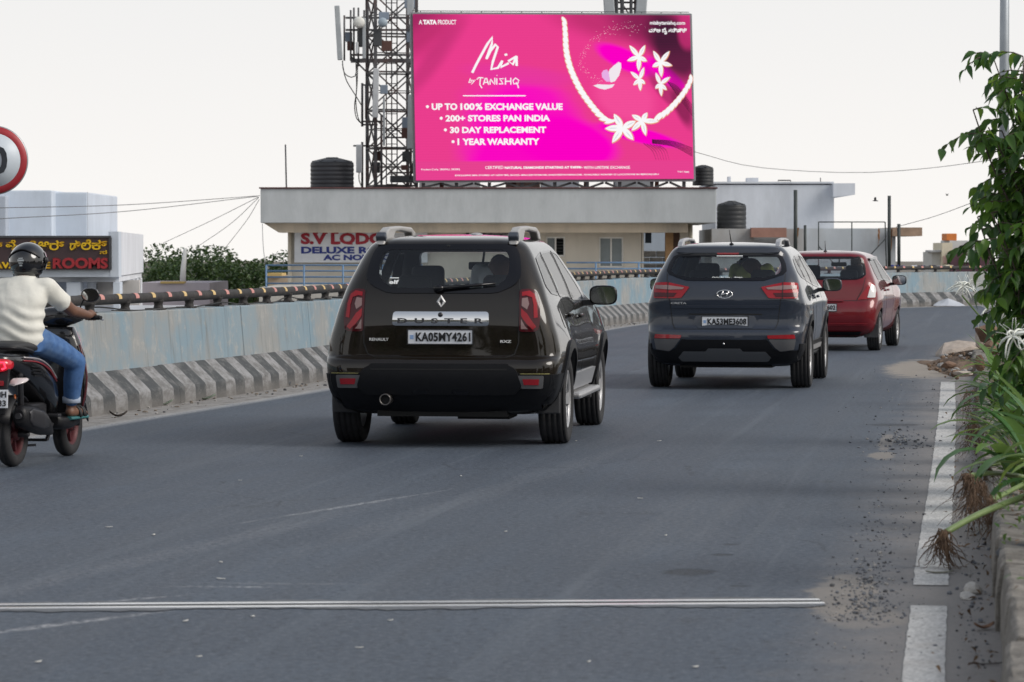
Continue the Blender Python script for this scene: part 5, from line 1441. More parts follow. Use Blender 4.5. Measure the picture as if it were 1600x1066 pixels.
def rock(name, c, size, seed, m, label, cat='rock', group=None):
    rr = random.Random(seed); b = MB(); bm = bmesh.new(); bmesh.ops.create_icosphere(bm, subdivisions=2, radius=1.0)
    dirs = [Vector((rr.gauss(0, 1), rr.gauss(0, 1), rr.gauss(0, 1))).normalized() for _ in range(9)]; offs = [rr.uniform(.55, .85) for _ in dirs]
    for v in bm.verts:
        for d, o_ in zip(dirs, offs):
            e = v.co.dot(d) - o_
            if e > 0: v.co -= d * e
    b.add([(v.co.x * size[0], v.co.y * size[1], v.co.z * size[2]) for v in bm.verts], [tuple(q.index for q in f.verts) for f in bm.faces]); bm.free()
    o = b.build(name, m, bevel=.004); o.location = c; o.rotation_euler = (rr.uniform(-.2, .2), rr.uniform(-.2, .2), rr.uniform(0, 3)); return tag(o, label, cat, group)
b = MB(); rr = random.Random(19)
for k in range(190):
    q = G(rr.gauss(1492, 16), max(552, rr.gauss(574, 9))); stone(b, q + Vector((0, 0, .03)), rr.uniform(.012, .055) * rr.random() + .012, rr, .8, rr.choice((0, 0, 1)))
struct(b.build('soil_clods', [spm, mat('pale gravel', ())], None, fix=False), 'stuff')
rk, rk2, rk3 = mat('pale rubble', (.42, .36, .31), .9, var=.25, vscale=8, bump=.4), mat('brown rubble', (.20, .125, .085), .92, var=.3, vscale=8, bump=.4), mat('dark basalt block', (.075, .078, .085), .85, var=.3, vscale=10, bump=.4)
for k, (px, py, Y, s_, m_, lab) in enumerate(((1500, 548, 45.5, (.35, .5, .16), rk, 'broad pale rubble slab at the far end of the planter kerb'), (1543, 520, 38, (.16, .2, .14), rk2, 'upper brown rubble stone in the lily bed'), (1552, 541, 36, (.17, .16, .10), rk2, 'flat brown rubble stone under the flowering lilies'), (1535, 532, 40, (.12, .14, .18), rk, 'upright pale rubble stone under the flowering lilies'), (1531, 565, 34, (.07, .07, .11), rk2, 'brick-red broken stone on the kerb by the soil heap'), (1505, 583, 33, (.11, .12, .03), rk, 'thin pale chip lying on the soil heap'), (1482, 570, 39, (.09, .12, .05), rk2, 'small brown stone on the soil heap edge'))):
    rock('rubble_stone', P(px, py, Y), s_, 100 + k, m_, lab)
rock('basalt_block', P(1592, 866, 13.4), (.10, .16, .055), 120, rk3, 'dark squared stone block lying on the near kerb')
rock('white_lump', G(1523, 928) + Vector((0, 0, .02)), (.045, .05, .035), 121, mat('dirty white rag', (.50, .48, .45), .95, var=.2, vscale=30), 'crumpled dirty white rag at the kerb foot', 'rag')
rock('white_lump', G(1512, 936) + Vector((0, 0, .012)), (.045, .06, .014), 122, mat('dirty white rag', ()), 'flat tail of white rag beside the crumpled one', 'rag')
def curl(name, c, L_, W_, rz, bend, m, label, cat, group=None, n=7):
    b = MB()
    for i in range(n):
        t = i / (n - 1) - .5; w_ = W_ / 2 * (1 - (2 * t) ** 2 * .8); z = .006 + bend * (2 * t) ** 2
        for k in (-1, 0, 1): b.v.append((t * L_, k * w_, z + (abs(k) * bend * .4)))
    for i in range(n - 1):
        for k in range(2): q = i * 3 + k; b.f.append((q, q + 3, q + 4, q + 1)); b.mi.append(0); b.sm.append(True)
    o = b.build(name, m, fix=False); md = o.modifiers.new('thick', 'SOLIDIFY'); md.thickness = .002; o.location = c; o.rotation_euler = (0, 0, rz); return tag(o, label, cat, group)
brl, pal = mat('brown dead leaf', (.17, .085, .045), .8), mat('pale scrap', (.62, .61, .57), .8)
curl('dead_leaf', G(1538, 984), .09, .045, .4, .018, brl, 'curled brown dead leaf on the gritty verge', 'leaf')
curl('dead_leaf', G(1468, 897), .13, .05, .1, .008, mat('grey green leaf', (.22, .22, .17), .7), 'long grey-green leaf lying on the edge line below the roots', 'leaf')
curl('twig', G(1540, 1040), .12, .012, .1, .004, mat('dark twig', (.05, .04, .035), .9), 'short dark twig on the verge near the kerb', 'twig')
for k, (px, py) in enumerate(((240, 837), (170, 825), (345, 906), (290, 972), (610, 971), (311, 1028), (561, 1014), (920, 1036), (345, 880), (1040, 838), (375, 752), (720, 745), (790, 832), (1086, 1044), (900, 690), (470, 714), (1000, 780), (60, 1036), (395, 965), (1030, 690))):
    curl('paper_scrap', G(px, py), random.uniform(.02, .05), random.uniform(.008, .02), random.uniform(0, 3), .002, pal, 'small pale scrap of litter lying on the open asphalt', 'scrap', 'scraps of litter on the asphalt')
for k, (px, py, m_, L_, lab) in enumerate(((252, 634, mat('green litter', (.16, .20, .15), .5), .22, 'grey-green plastic scrap in the gutter by the barrier'), (270, 629, pal, .10, 'white scrap beside the plastic in the gutter'), (318, 625, mat('green litter', ()), .24, 'long greenish scrap against the striped kerb'), (350, 615, brl, .22, 'brown leaf heap against the striped kerb'), (448, 601, pal, .14, 'white scrap near the dark stone in the gutter'), (185, 652, mat('dark twig', ()), .16, 'dark scrap at the foot of the striped kerb'))):
    curl('gutter_scrap', G(px, py), L_, L_ * .5, .3, .04, m_, lab, 'scrap')
rock('gutter_stone', G(440, 604) + Vector((0, 0, .03)), (.11, .10, .07), 130, rk3, 'dark loose stone in the gutter against the striped kerb')
# white sheet propped on the far kerb
c0 = G(1478, 478.5); c0 = Vector((c0.x, c0.y - .4, 0)); b = MB(); rr = random.Random(8)
ap = Vector((.02, .12, .22)); rim = [(-.42, -.12, .02), (-.30, -.2, .015), (-.05, -.25, .02), (.2, -.24, .012), (.46, -.14, .02), (.35, .2, .1), (.1, .35, .2), (-.2, .3, .14), (-.36, .1, .06)]
ring2 = [tuple(ap.lerp(Vector(q), .5) + Vector((rr.uniform(-.02, .02), rr.uniform(-.02, .02), rr.uniform(-.035, .0)))) for q in rim]; N = len(rim)
b.add([tuple(ap)] + ring2 + rim, [(0, 1 + k, 1 + (k + 1) % N) for k in range(N)] + [(1 + k, 1 + N + k, 1 + N + (k + 1) % N, 1 + (k + 1) % N) for k in range(N)])
o = b.build('white_sheet', mat('white plastic sheet', (.50, .53, .58), .6)); o.location = c0; tag(o, 'white plastic sheet lying like a tent against the far striped kerb', 'sheet')

# street lamp pole
lp3 = P(1568, 392, 44); q = MB().tube([(0, 0, .2), (0, 0, 4), (0, 0, 8)], [.075, .068, .05], 16); o = q.build('lamp_pole', mat('galvanised pole', (.34, .37, .40), .45, .6, var=.1)); o.location = (lp3.x, 44, 0)
tag(o, 'plain grey galvanised lamp pole rising behind the tall shrub', 'lamp pole')
# speed limit sign
YS = 27.6; c = P(-10, 250.5, YS); sg = empty('speed_sign', (c.x, YS, 0)); tag(sg, 'round red-rimmed speed limit sign on a pole at the barrier', 'sign')
Rr = 53.5 / F_PX * YS
MB().lathe([(.001, -.012), (Rr, -.012), (Rr + .004, 0), (Rr, .012), (.001, .012)], 64, 'Y', (0, 0, c.z)).build('plate', mat('grey sign back', (.35, .37, .39), .4, .4), sg)
MB().lathe([(Rr * .79, -.0135), (Rr * .985, -.0135), (Rr * .985, -.0125)], 64, 'Y', (0, 0, c.z)).build('red_rim', mat('faded sign red', (.36, .025, .035), .45, var=.1, vscale=9), sg)
MB().lathe([(.001, -.0133), (Rr * .80, -.0133), (Rr * .80, -.0125)], 64, 'Y', (0, 0, c.z)).build('white_face', mat('sign white', (.56, .62, .68), .4, var=.05), sg)
fit_text('lettering', '40', (.5 * (P(12, 250, YS).x + P(-36, 250, YS).x) - c.x, -.016, c.z), X3, Z3, P(12, 250, YS).x - P(-36, 250, YS).x, 43 / F_PX * YS, mat('sign black', (.03, .035, .045), .5), sg, .045)
MB().tube([(0, .04, .0), (0, .04, c.z + Rr * .8)], .035, 12).build('pole', mat('galvanised pole', ()), sg)

# birds
def bird(px, py, Y, s_, rz, flap, label):
    t = empty('bird', P(px, py, Y), rz); tag(t, label, 'bird'); m_ = mat('black feathers', (.02, .02, .022), .7)
    MB().tube([(0, -.5 * s_, -.02 * s_), (0, -.3 * s_, 0), (0, 0, .02 * s_), (0, .28 * s_, .03 * s_), (0, .42 * s_, .05 * s_), (0, .55 * s_, .03 * s_)], [.05 * s_, .07 * s_, .12 * s_, .10 * s_, .07 * s_, .01 * s_], 10).build('body', m_, t)
    for sd in (1, -1):
        b = MB(); pts = [(0, .18), (.35, .26), (.75, .16), (1.0, -.05), (.7, -.06), (.4, -.12), (0, -.15)]
        b.add([(sd * x * s_ * math.cos(flap), y * s_, x * s_ * math.sin(flap) * (1 - .3 * x)) for x, y in pts] + [(sd * x * s_ * math.cos(flap), y * s_, x * s_ * math.sin(flap) * (1 - .3 * x) + .015 * s_) for x, y in pts], [tuple(range(7)), tuple(range(13, 6, -1))] + [(i, (i + 1) % 7, 7 + (i + 1) % 7, 7 + i) for i in range(7)])
        b.build('wing', m_, t)
bird(1368, 314, 95, .17, R(70), 1.25, 'larger black bird flying with raised wings over the grey house')
bird(1480, 305.5, 110, .12, R(40), .9, 'tiny black bird flying farther off near the shrub')

# trees beyond the hotel
def tree(name, px, ptop, Y, wid, seed, label, n_=17000, zb_=BASE):
    rr = random.Random(seed); top = P(px, ptop, Y); root = empty(name, (top.x, Y, zb_)); tag(root, label, 'tree', 'broad trees behind the houses'); H = top.z - zb_
    b = MB(); b.tube([(0, 0, 0), (.1, 0, H * .3), (.05, .1, H * .55), (0, 0, H * .8)], [.3, .24, .18, .08], 10)
    lobes = []
    for k in range(26):
        a = rr.uniform(0, 6.28); r_ = wid * .5 * math.sqrt(rr.random()) * .95; z = H * rr.uniform(.30, .9) - .25 * r_
        lobes.append((Vector((r_ * math.cos(a), r_ * math.sin(a), z)), rr.uniform(.12, .22) * wid))
        b.tube([(0, 0, H * rr.uniform(.3, .5)), (r_ * .5 * math.cos(a), r_ * .5 * math.sin(a), z * .8), (r_ * math.cos(a), r_ * math.sin(a), z)], [.11, .07, .03], 6)
    b.build('trunk', bark, root)
    hi = max(l[0].z + l[1] * .75 for l in lobes); fb = MB()
    for k in range(n_):
        c_, r_ = rr.choice(lobes); d = Vector((rr.gauss(0, 1), rr.gauss(0, 1), rr.gauss(0, 1))).normalized()
        q = c_ + Vector((d.x, d.y, d.z * .72)) * r_ * (.55 + .5 * rr.random() ** .5); q.z += (H - hi)
        s_ = rr.uniform(.08, .17); M_ = Matrix.Translation(q) @ Euler((rr.uniform(-1, 1), rr.uniform(-1, 1), rr.uniform(0, 6.28))).to_matrix().to_4x4() @ Matrix.Scale(s_, 4)
        fb.add([M_ @ Vector(v) for v in ((-.5, 0, 0), (0, -.45, .1), (.6, 0, 0), (0, .45, .1))], [(0, 1, 2, 3)])
    fb.build('crown', CROWN, root, fix=False)
tree('broad_tree', 262, 380, 128, 5.8, 1, 'broad dark green tree just beside the hotel wall')
tree('broad_tree', 330, 382, 134, 6.2, 2, 'broad dark green tree in the middle of the clump')
tree('broad_tree', 398, 390, 130, 5.4, 3, 'broad dark green tree sloping down towards the lodge')
tree('broad_tree', 300, 398, 150, 6.0, 4, 'broad dark green tree at the back of the clump')
# ================================================================== motor cars
def pchip(xs, ys, q):
    xs, ys = np.array(xs, float), np.array(ys, float); h = np.diff(xs); dl = np.diff(ys) / h; d = np.zeros(len(xs))
    for i in range(1, len(xs) - 1):
        if dl[i - 1] * dl[i] > 0:
            w1, w2 = 2 * h[i] + h[i - 1], h[i] + 2 * h[i - 1]; d[i] = (w1 + w2) / (w1 / dl[i - 1] + w2 / dl[i])
    d[0], d[-1] = dl[0], dl[-1]
    k = np.clip(np.searchsorted(xs, q) - 1, 0, len(h) - 1); t = (q - xs[k]) / h[k]
    return (2 * t ** 3 - 3 * t ** 2 + 1) * ys[k] + (t ** 3 - 2 * t ** 2 + t) * h[k] * d[k] + (-2 * t ** 3 + 3 * t ** 2) * ys[k + 1] + (t ** 3 - t ** 2) * h[k] * d[k + 1]
def shell_rings(rows, sub, bow, rrx, rry, rf, wb, haunch, taper, crease):
    rows = np.array(rows, float); n = len(rows); idx = np.linspace(0, n - 1, (n - 1) * sub + 1)
    C = [pchip(range(n), rows[:, k], idx) for k in range(4)]
    rings = []
    for z, yr, yf, w in zip(*C):
        k = min(1.0, w / .45)
        rx, ry, fx, fy = min(rrx, w * .6), rry * k, min(rf, w * .6), rf * .8 * k
        bw_c = bow * k; L_ = max(yf - yr, .05)
        if ry + fy + bw_c * 2 > L_ * .8: s_ = L_ * .8 / (ry + fy + bw_c * 2); ry *= s_; fy *= s_; bw_c *= s_
        pts = []
        for i in range(16):
            x = (w - rx) * i / 16; pts.append((x, yr + bw_c * (x / w) ** 2))
        yb = yr + bw_c * ((w - rx) / w) ** 2
        for i in range(11):
            a = math.pi / 2 * i / 10
            pts.append((w - rx + rx * math.sin(a) ** .86, yb + ry * (1 - math.cos(a) ** .86) if a < math.pi / 2 else yb + ry))
        for i in range(1, 46): pts.append((w, yb + ry + (yf - bw_c - fy - yb - ry) * i / 46))
        yc = yf - bw_c
        for i in range(9):
            a = math.pi / 2 * i / 8; pts.append((w - fx + fx * math.cos(a), yc - fy + fy * math.sin(a)))
        for i in range(1, 8):
            x = (w - fx) * (1 - i / 8); pts.append((x, yf - bw_c * (x / w) ** 2))
        pts.append((0, yf))
        out = []
        for x, y in pts:
            f = 1 - taper * max(0, (.25 - y) / 1.1) ** 2 - .05 * max(0, (y - wb + .1) / 1.0) ** 2
            side = min(1, max(0, (x / w - .7) / .25))
            x2 = x * f
            for yw in (0, wb): x2 += side * haunch * math.exp(-((y - yw) / .42) ** 2) * math.exp(-((z - .74) / .20) ** 2)
            x2 += side * crease * math.exp(-((z - .93) / .05) ** 2)
            out.append((x2, y, z))
        rings.append(out)
    return rings
def rings_mesh(name, rings):
    me = bpy.data.meshes.new(name); v, f = [], []
    for r in rings:
        v += r + [(-x, y, z) for x, y, z in reversed(r[1:-1])]
    n = len(rings[0]) * 2 - 2
    for i in range(len(rings) - 1):
        for k in range(n): f.append((i * n + k, i * n + (k + 1) % n, (i + 1) * n + (k + 1) % n, (i + 1) * n + k))
    f.append(tuple(reversed(range(n)))); e = (len(rings) - 1) * n; f.append(tuple(e + k for k in range(n)))
    me.from_pydata(v, [], f)
    bm = bmesh.new(); bm.from_mesh(me); bmesh.ops.recalc_face_normals(bm, faces=bm.faces); bm.to_mesh(me); bm.free()
    return me
def prism_mesh(b, poly, axis, d0, d1):
    to = {'rear': lambda u, v, d: (u, d, v), 'side': lambda u, v, d: (d, u, v)}[axis]
    n = len(poly)
    b.add([to(u, v, d0) for u, v in poly] + [to(u, v, d1) for u, v in poly], [tuple(range(n)), tuple(reversed(range(n, 2 * n)))] + [(i, n + i, n + (i + 1) % n, (i + 1) % n) for i in range(n)])
def cut(body, cutter_mesh, solver='EXACT'):
    c = bpy.data.objects.new('cutter', cutter_mesh); col.objects.link(c); c.parent = body.parent
    md = body.modifiers.new('cut', 'BOOLEAN'); md.operation = 'DIFFERENCE'; md.object = c; md.solver = solver
    try: md.material_mode = 'INDEX'
    except Exception: pass
    bpy.context.view_layer.update()
    n0 = len(body.data.polygons)
    me = evaluated(body)
    body.modifiers.clear(); bpy.data.objects.remove(c)
    if len(me.polygons) < 100: return False
    body.data = me
    return True
class Car:
    def __init__(s, name, loc, yaw, label, cat, rows, paint, wb, bow=.07, rrx=.24, rry=.17, rf=.30, haunch=.02, taper=.05, crease=0.0, wheel_r=.343, track=1.56):
        s.root = empty(name, loc, -yaw); tag(s.root, label, cat, 'cars driving along the flyover')
        s.wb, s.wr, s.tr, s.paint = wb, wheel_r, track, paint
        rings = shell_rings(rows, 3, bow, rrx, rry, rf, wb, haunch, taper, crease)
        s.shell = rings_mesh('body', rings)
        bm = bmesh.new(); bm.from_mesh(s.shell); s.bvh = BVHTree.FromBMesh(bm); bm.free()
        s.rows = rows
        s.args = (bow, rrx, rry, rf, wb, 0.0, taper, 0.0)
        s.dark = mat('dark cabin trim', (.035, .035, .038), .8)
    def body(s, zc0, zc1, ydash, rear_hole, side_holes, screen, arch_r):
        o = mesh_obj('body', s.shell.copy(), [s.paint, s.dark], s.root)
        # cabin hollow
        rr_ = []
        for (z, yr, yf, w) in s.rows:
            if zc0 <= z <= zc1: rr_.append((z, yr + .09, min(yf - .07, ydash) if z < 1.12 else yf - .09, w - .07))
        z0 = rr_[0]; rr_ = [(zc0, z0[1], z0[2], z0[3])] + [q for q in rr_ if q[0] > zc0 + .02]
        cab = rings_mesh('cabin', shell_rings(rr_, 2, s.args[0], s.args[1] * .8, s.args[2] * .8, s.args[3] * .8, s.wb, 0, s.args[6], 0))
        for p in cab.polygons: p.material_index = 1
        cab.materials.append(s.paint); cab.materials.append(s.dark)
        cut(o, cab)
        b = MB(); prism_mesh(b, rear_hole, 'rear', -1.6, .15); prism_mesh(b, screen, 'rear', 1.1, 3.6)
        m_ = b.build('c'); cut(o, m_.data); drop(m_)
        b = MB()
        for sd in (1, -1):
            for h in side_holes: prism_mesh(b, h, 'side', sd * .40, sd * 1.4)
        m_ = b.build('c'); cut(o, m_.data); drop(m_)
        b = MB()
        for yw in (0, s.wb):
            for sd in (1, -1): b.lathe([(arch_r, sd * .52), (arch_r, sd * 1.3)], 48, 'X', (0, yw, s.wr + .01), caps=True)
        m_ = b.build('c'); me_ = m_.data
        for p in me_.polygons: p.material_index = 1
        me_.materials.append(s.paint); me_.materials.append(s.dark)
        cut(o, me_); drop(m_)
        for p in o.data.polygons: p.use_smooth = True
        o.data.set_sharp_from_angle(angle=R(32))
        if not o.data.materials: o.data.materials.append(s.paint); o.data.materials.append(s.dark)
        s.body_ob = o
        return o
    def hit(s, u, v, axis):
        if axis == 'rear': o, d = Vector((u, -6, v)), Vector((0, 1, 0))
        elif axis == 'front': o, d = Vector((u, 9, v)), Vector((0, -1, 0))
        elif axis == 'right': o, d = Vector((6, u, v)), Vector((-1, 0, 0))
        elif axis == 'left': o, d = Vector((-6, u, v)), Vector((1, 0, 0))
        else: o, d = Vector((u, v, 6)), Vector((0, 0, -1))
        h = s.bvh.ray_cast(o, d)
        if h[0] is None:
            h = s.bvh.find_nearest({'rear': Vector((u, -.7, v)), 'front': Vector((u, 3.4, v)), 'right': Vector((.9, u, v)), 'left': Vector((-.9, u, v)), 'top': Vector((u, v, 1.6))}[axis])
        n = h[1]
        if n.dot(d) > 0: n = -n
        return h[0], n
    def patch(s, name, poly, axis, m, off=.006, res=.04, parent=None, th=None, smooth_angle=35, bulge=0.0):
        bm = bmesh.new()
        bm.faces.new([bm.verts.new((u, v, 0)) for u, v in poly])
        us, vs2 = [p[0] for p in poly], [p[1] for p in poly]
        for lo, hi, ax in ((min(us), max(us), 0), (min(vs2), max(vs2), 1)):
            n = max(1, int((hi - lo) / res))
            for k in range(1, n):
                c = Vector((0, 0, 0)); c[ax] = lo + (hi - lo) * k / n; no = Vector((0, 0, 0)); no[ax] = 1
                bmesh.ops.bisect_plane(bm, geom=bm.verts[:] + bm.edges[:] + bm.faces[:], plane_co=c, plane_no=no)
        nr = {}
        for v in bm.verts:
            p, n = s.hit(v.co.x, v.co.y, axis)
            q_ = (v.co.y - min(vs2)) / (max(vs2) - min(vs2)) * 2 - 1
            v.co = p + n * (off + bulge * (1 - q_ * q_)); nr[v.index] = n
        bm.verts.ensure_lookup_table(); bm.verts.index_update()
        be = [e for e in bm.edges if e.is_boundary]
        g_ = bmesh.ops.extrude_edge_only(bm, edges=be)
        mid = {'rear': Vector((0, 1, 0)), 'front': Vector((0, -1, 0)), 'right': Vector((-1, 0, 0)), 'left': Vector((1, 0, 0)), 'top': Vector((0, 0, -1))}[axis]
        for v in g_['geom']:
            if isinstance(v, bmesh.types.BMVert): v.co += mid * ((th or off) + .004)
        bmesh.ops.recalc_face_normals(bm, faces=bm.faces)
        # keep the face outward
        s_ = sum((f.normal.dot(-mid) * f.calc_area() for f in bm.faces))
        if s_ < 0: bmesh.ops.reverse_faces(bm, faces=bm.faces)
        me = bpy.data.meshes.new(name); bm.to_mesh(me); bm.free()
        for p in me.polygons: p.use_smooth = True
        me.set_sharp_from_angle(angle=R(smooth_angle))
        return mesh_obj(name, me, m, parent or s.root)
    def strip(s, name, line, axis, m, width=.006, off=.0012, closed=False, step=.03, parent=None):
        ln = list(line) + ([line[0]] if closed else [])
        pts = []
        for a, c in zip(ln[:-1], ln[1:]):
            n = max(1, int(math.hypot(c[0] - a[0], c[1] - a[1]) / step))
            pts += [(a[0] + (c[0] - a[0]) * k / n, a[1] + (c[1] - a[1]) * k / n) for k in range(n)]
        pts.append(ln[-1])
        P3 = [s.hit(u, v, axis) for u, v in pts]; b = MB(); N = len(P3)
        for i, (p, n) in enumerate(P3):
            a = P3[i - 1 if i else (N - 2 if closed else 0)][0]; c = P3[i + 1 if i < N - 1 else (1 if closed else N - 1)][0]
            t = (c - a).normalized(); sd = n.cross(t).normalized()
            for (o_, w_) in ((off * .0 - .002, -1), (off, -.9), (off, .9), (off * 0 - .002, 1)): b.v.append(tuple(p + n * o_ + sd * w_ * width / 2))
        for i in range(N - 1):
            for k in range(3): b.f.append((i * 4 + k, i * 4 + k + 1, (i + 1) * 4 + k + 1, (i + 1) * 4 + k)); b.mi.append(0); b.sm.append(False)
        return b.build(name, m, parent or s.root)
    def text(s, s_, u, v, w, h, axis, m, off=.006, bold=.02, name='lettering', parent=None, ext=.006, **kw):
        o = fit_text(name, s_, (u, 0, v), X3, Z3, w, h, m, parent or s.root, bold, extrude=ext, **kw)
        for q in o.data.vertices:
            p, n = s.hit(q.co.x, q.co.z, axis); q.co = Vector((q.co.x, p.y - off + q.co.y, q.co.z))
        return o
    def mirror_pair(s, fn):
        fn(1); fn(-1)
    def wheel(s, yw, sd, style, rim_m, tw=.21):
        r = s.wr; t = empty('wheel', (0, 0, 0)); t.parent = s.root; t.location = (sd * s.tr / 2, yw, r)
        h = tw / 2
        prof = [(r * .66, -h * .86), (r * .80, -h * .99), (r * .90, -h), (r * .965, -h * .93), (r * .99, -h * .80)]
        for k in range(4):                                     # tread ribs and grooves
            a = -h * .80 + h * 1.6 * k / 4; c = a + h * 1.6 / 4
            prof += [(r, a + .008), (r, c - .010), (r - .009, c - .008), (r - .009, c - .001)]
        prof += [(r * .99, h * .80), (r * .965, h * .93), (r * .90, h), (r * .80, h * .99), (r * .66, h * .86), (r * .66, -h * .86)]
        MB().lathe(prof, 56, 'X').build('tyre', mat('tyre rubber', (.022, .022, .024), .82, var=.25, vscale=20), t)
        b = MB(); R_ = r * .665; o_ = sd * h * .80
        b.lathe([(R_, -sd * h * .8), (R_ * .94, -sd * h * .5), (R_ * .90, 0), (R_ * .93, o_ * .8), (R_ * 1.0, o_ * 1.06), (R_ * .95, o_ * 1.09), (R_ * .90, o_ * .9)], 40, 'X')
        b.lathe([(.001, o_ * .78), (r * .16, o_ * .78), (r * .17, o_ * .55), (r * .17, 0)], 20, 'X')
        ns = 5
        for k in range(ns):
            for q in ((-.20, .20) if style == 'twin' else (0,)):
                a = 2 * math.pi * k / ns + q
                wi, wo = (r * .055, r * .075) if style == 'twin' else (r * .11, r * .15)
                d = Vector((0, math.cos(a), math.sin(a))); e = Vector((0, -math.sin(a), math.cos(a)))
                p0, p1 = d * r * .12, d * R_ * .96
                vv = []
                for p, w_, x in ((p0, wi, o_ * .82), (p1, wo, o_ * .98)):
                    for sg in (-1, 1):
                        for dx in (0, -sd * .035): vv.append(p + e * sg * w_ + Vector((x + dx, 0, 0)))
                b.add(vv, [(0, 2, 6, 4), (1, 5, 7, 3), (0, 4, 5, 1), (2, 3, 7, 6), (4, 6, 7, 5), (0, 1, 3, 2)])
        rim = b.build('rim', rim_m, t)
        MB().lathe([(.001, sd * .0), (r * .44, 0), (r * .44, sd * .02), (.001, sd * .02)], 24, 'X').build('brake_disc', mat('brake steel', (.15, .15, .15), .4, .8), t)
        return t
    def plate(s, x, z, w, h, line, y=None, tiltx=0.0, two=None):
        p, n = s.hit(x, z, 'rear'); y = y if y is not None else p.y
        t = empty('license_plate'); t.parent = s.root; t.location = (x, y - .014, z)
        MB().box((0, 0, 0), (w, .008, h)).build('plate', mat('plate white', (.74, .76, .80), .35), t, bevel=.002)
        b = MB()
        for zz in (-h / 2, h / 2): b.box((0, -.001, zz), (w + .012, .014, .008))
        for xx in (-w / 2, w / 2): b.box((xx, -.001, 0), (.008, .014, h))
        b.build('plate_frame', mat('plate frame', (.02, .02, .022), .5), t)
        blk_ = mat('plate black', (.012, .012, .014), .5)
        if two is None:
            fit_text('lettering', line, (w * .045, -.005, 0), X3, Z3, w * .84, h * .62, blk_, t, .03, .004, space=1.05)
        else:
            for q, ln in enumerate(two): fit_text('lettering', ln, (0, -.005, h * (.23 if q == 0 else -.22)), X3, Z3, w * .86 * len(ln) / 6, h * .32, blk_, t, .03, .004)
        MB().box((-w * .435, -.005, -.002), (w * .055, .002, h * .28)).build('blue_mark', mat('plate blue', (.25, .38, .62), .5), t)
        return t
    def seats(s, y_f, y_r, dz, cm, xs=.36, bare=None):
        b0 = None
        for (x, y, w) in ((xs, y_f, .46), (-xs, y_f, .46)):
            q = MB(); q.box((x, y, .80 + dz), (w, .16, .56)); q.build('seat_back', cm, s.root, bevel=.05, seg=3)
            if x != bare: MB().box((x, y, 1.18 + dz), (.27, .10, .20)).build('headrest', cm, s.root, bevel=.045, seg=3)
            MB().box((x, y + .28, .50), (w, .50, .16)).build('seat_cushion', cm, s.root, bevel=.05)
        MB().box((0, y_r, .80 + dz), (1.20, .16, .50)).build('rear_bench', cm, s.root, bevel=.05, seg=3)
        for x in (.34, -.34): MB().box((x, y_r - .02, 1.10 + dz), (.27, .11, .22)).build('headrest', cm, s.root, bevel=.05, seg=3)
        MB().box((0, y_f + .95, .86), (1.35, .35, .28)).build('dashboard', cm, s.root, bevel=.06)
        b = MB(); t0 = Matrix.Rotation(R(-25), 3, 'X'); cc_ = Vector((xs, y_f + .62, .95))
        b.tube([cc_ + t0 @ Vector((.18 * math.cos(a), 0, .18 * math.sin(a))) for a in [k * math.pi / 10 for k in range(21)]], .014, 8)
        b.build('steering_wheel', cm, s.root)
    def cabin_mirror(s, x, y, z, w=.24):
        o = MB().box((x, y, z), (w, .03, .065)).build('cabin_mirror', s.dark, s.root, bevel=.02, seg=3)
        MB().tube([(x, y + .01, z + .03), (x, y + .12, z + .14)], .01, 6).build('mirror_stalk', s.dark, o)
    def side_mirror(s, sd, x, y, z, w, h, shell_m):
        """x: centre of the mirror housing outwards from the body"""
        t = empty('side_mirror'); t.parent = s.root; t.location = (sd * x, y, z)
        b = MB()
        for k, (yy, kk) in enumerate(((-.005, .97), (.0, 1.0), (.05, .98), (.09, .80), (.115, .45))):
            pass
        rings = []
        n = 20
        for (yy, kk) in ((-.012, .93), (0, 1.0), (.05, .97), (.09, .78), (.115, .40)):
            rings.append([(kk * w / 2 * abs(math.cos(a)) ** .6 * (1 if math.cos(a) > 0 else -1), yy, kk * h / 2 * abs(math.sin(a)) ** .6 * (1 if math.sin(a) > 0 else -1)) for a in [2 * math.pi * i / n for i in range(n)]])
        v = [p for r_ in rings for p in r_]; f = []
        for i in range(len(rings) - 1):
            for k in range(n): f.append((i * n + k, i * n + (k + 1) % n, (i + 1) * n + (k + 1) % n, (i + 1) * n + k))
        f.append(tuple(range(n))); f.append(tuple((len(rings) - 1) * n + k for k in range(n)))
        b.add(v, f, 0, True); b.build('mirror_housing', shell_m, t)
        g_ = MB(); g_.add([(x_ * .88, -.0145, z_ * .86) for x_, y_, z_ in rings[1]], [tuple(range(n))]); g_.build('mirror_glass', mat('mirror glass', (.75, .78, .80), .04, 1.0), t)
        MB().bar((-sd * w * .35, .04, -h * .36), (-sd * (w * .5 + .10), .06, -h * .42), .05, .045).build('mirror_arm', s.dark, t)
        return t
GAP = mat('panel gap', (.006, .006, .007), .7)
BLKP = mat('black bumper plastic', (.008, .0085, .0105), .48, spec=.2, var=.15, vscale=30, bump=.05, bscale=300)
GLOSSK = mat('gloss black', (.005, .005, .007), .06, spec=.45)
CHROME = mat('chrome', (.80, .80, .80), .08, 1.0)
BADGE = mat('bright badge metal', (.72, .72, .72), .35, .3)
SILV = mat('silver plastic', (.48, .48, .49), .35, .6)
REDL, REDD, CLR = mat('red lamp lens', (.30, .006, .014), .10, spec=.5), mat('dark red lamp lens', (.06, .003, .007), .10, spec=.5), mat('smoky clear lamp lens', (.26, .17, .165), .15, spec=.5)
REFL = mat('red reflector', (.30, .008, .016), .22, coat=.6)
CABG, CABGD = glass('car glass', (.90, .95, .97)), glass('tinted car glass', (.76, .84, .88))
SEATM, SEATL = mat('dark seat cloth', (.03, .03, .033), .9), mat('grey seat cloth', (.09, .09, .095), .9)
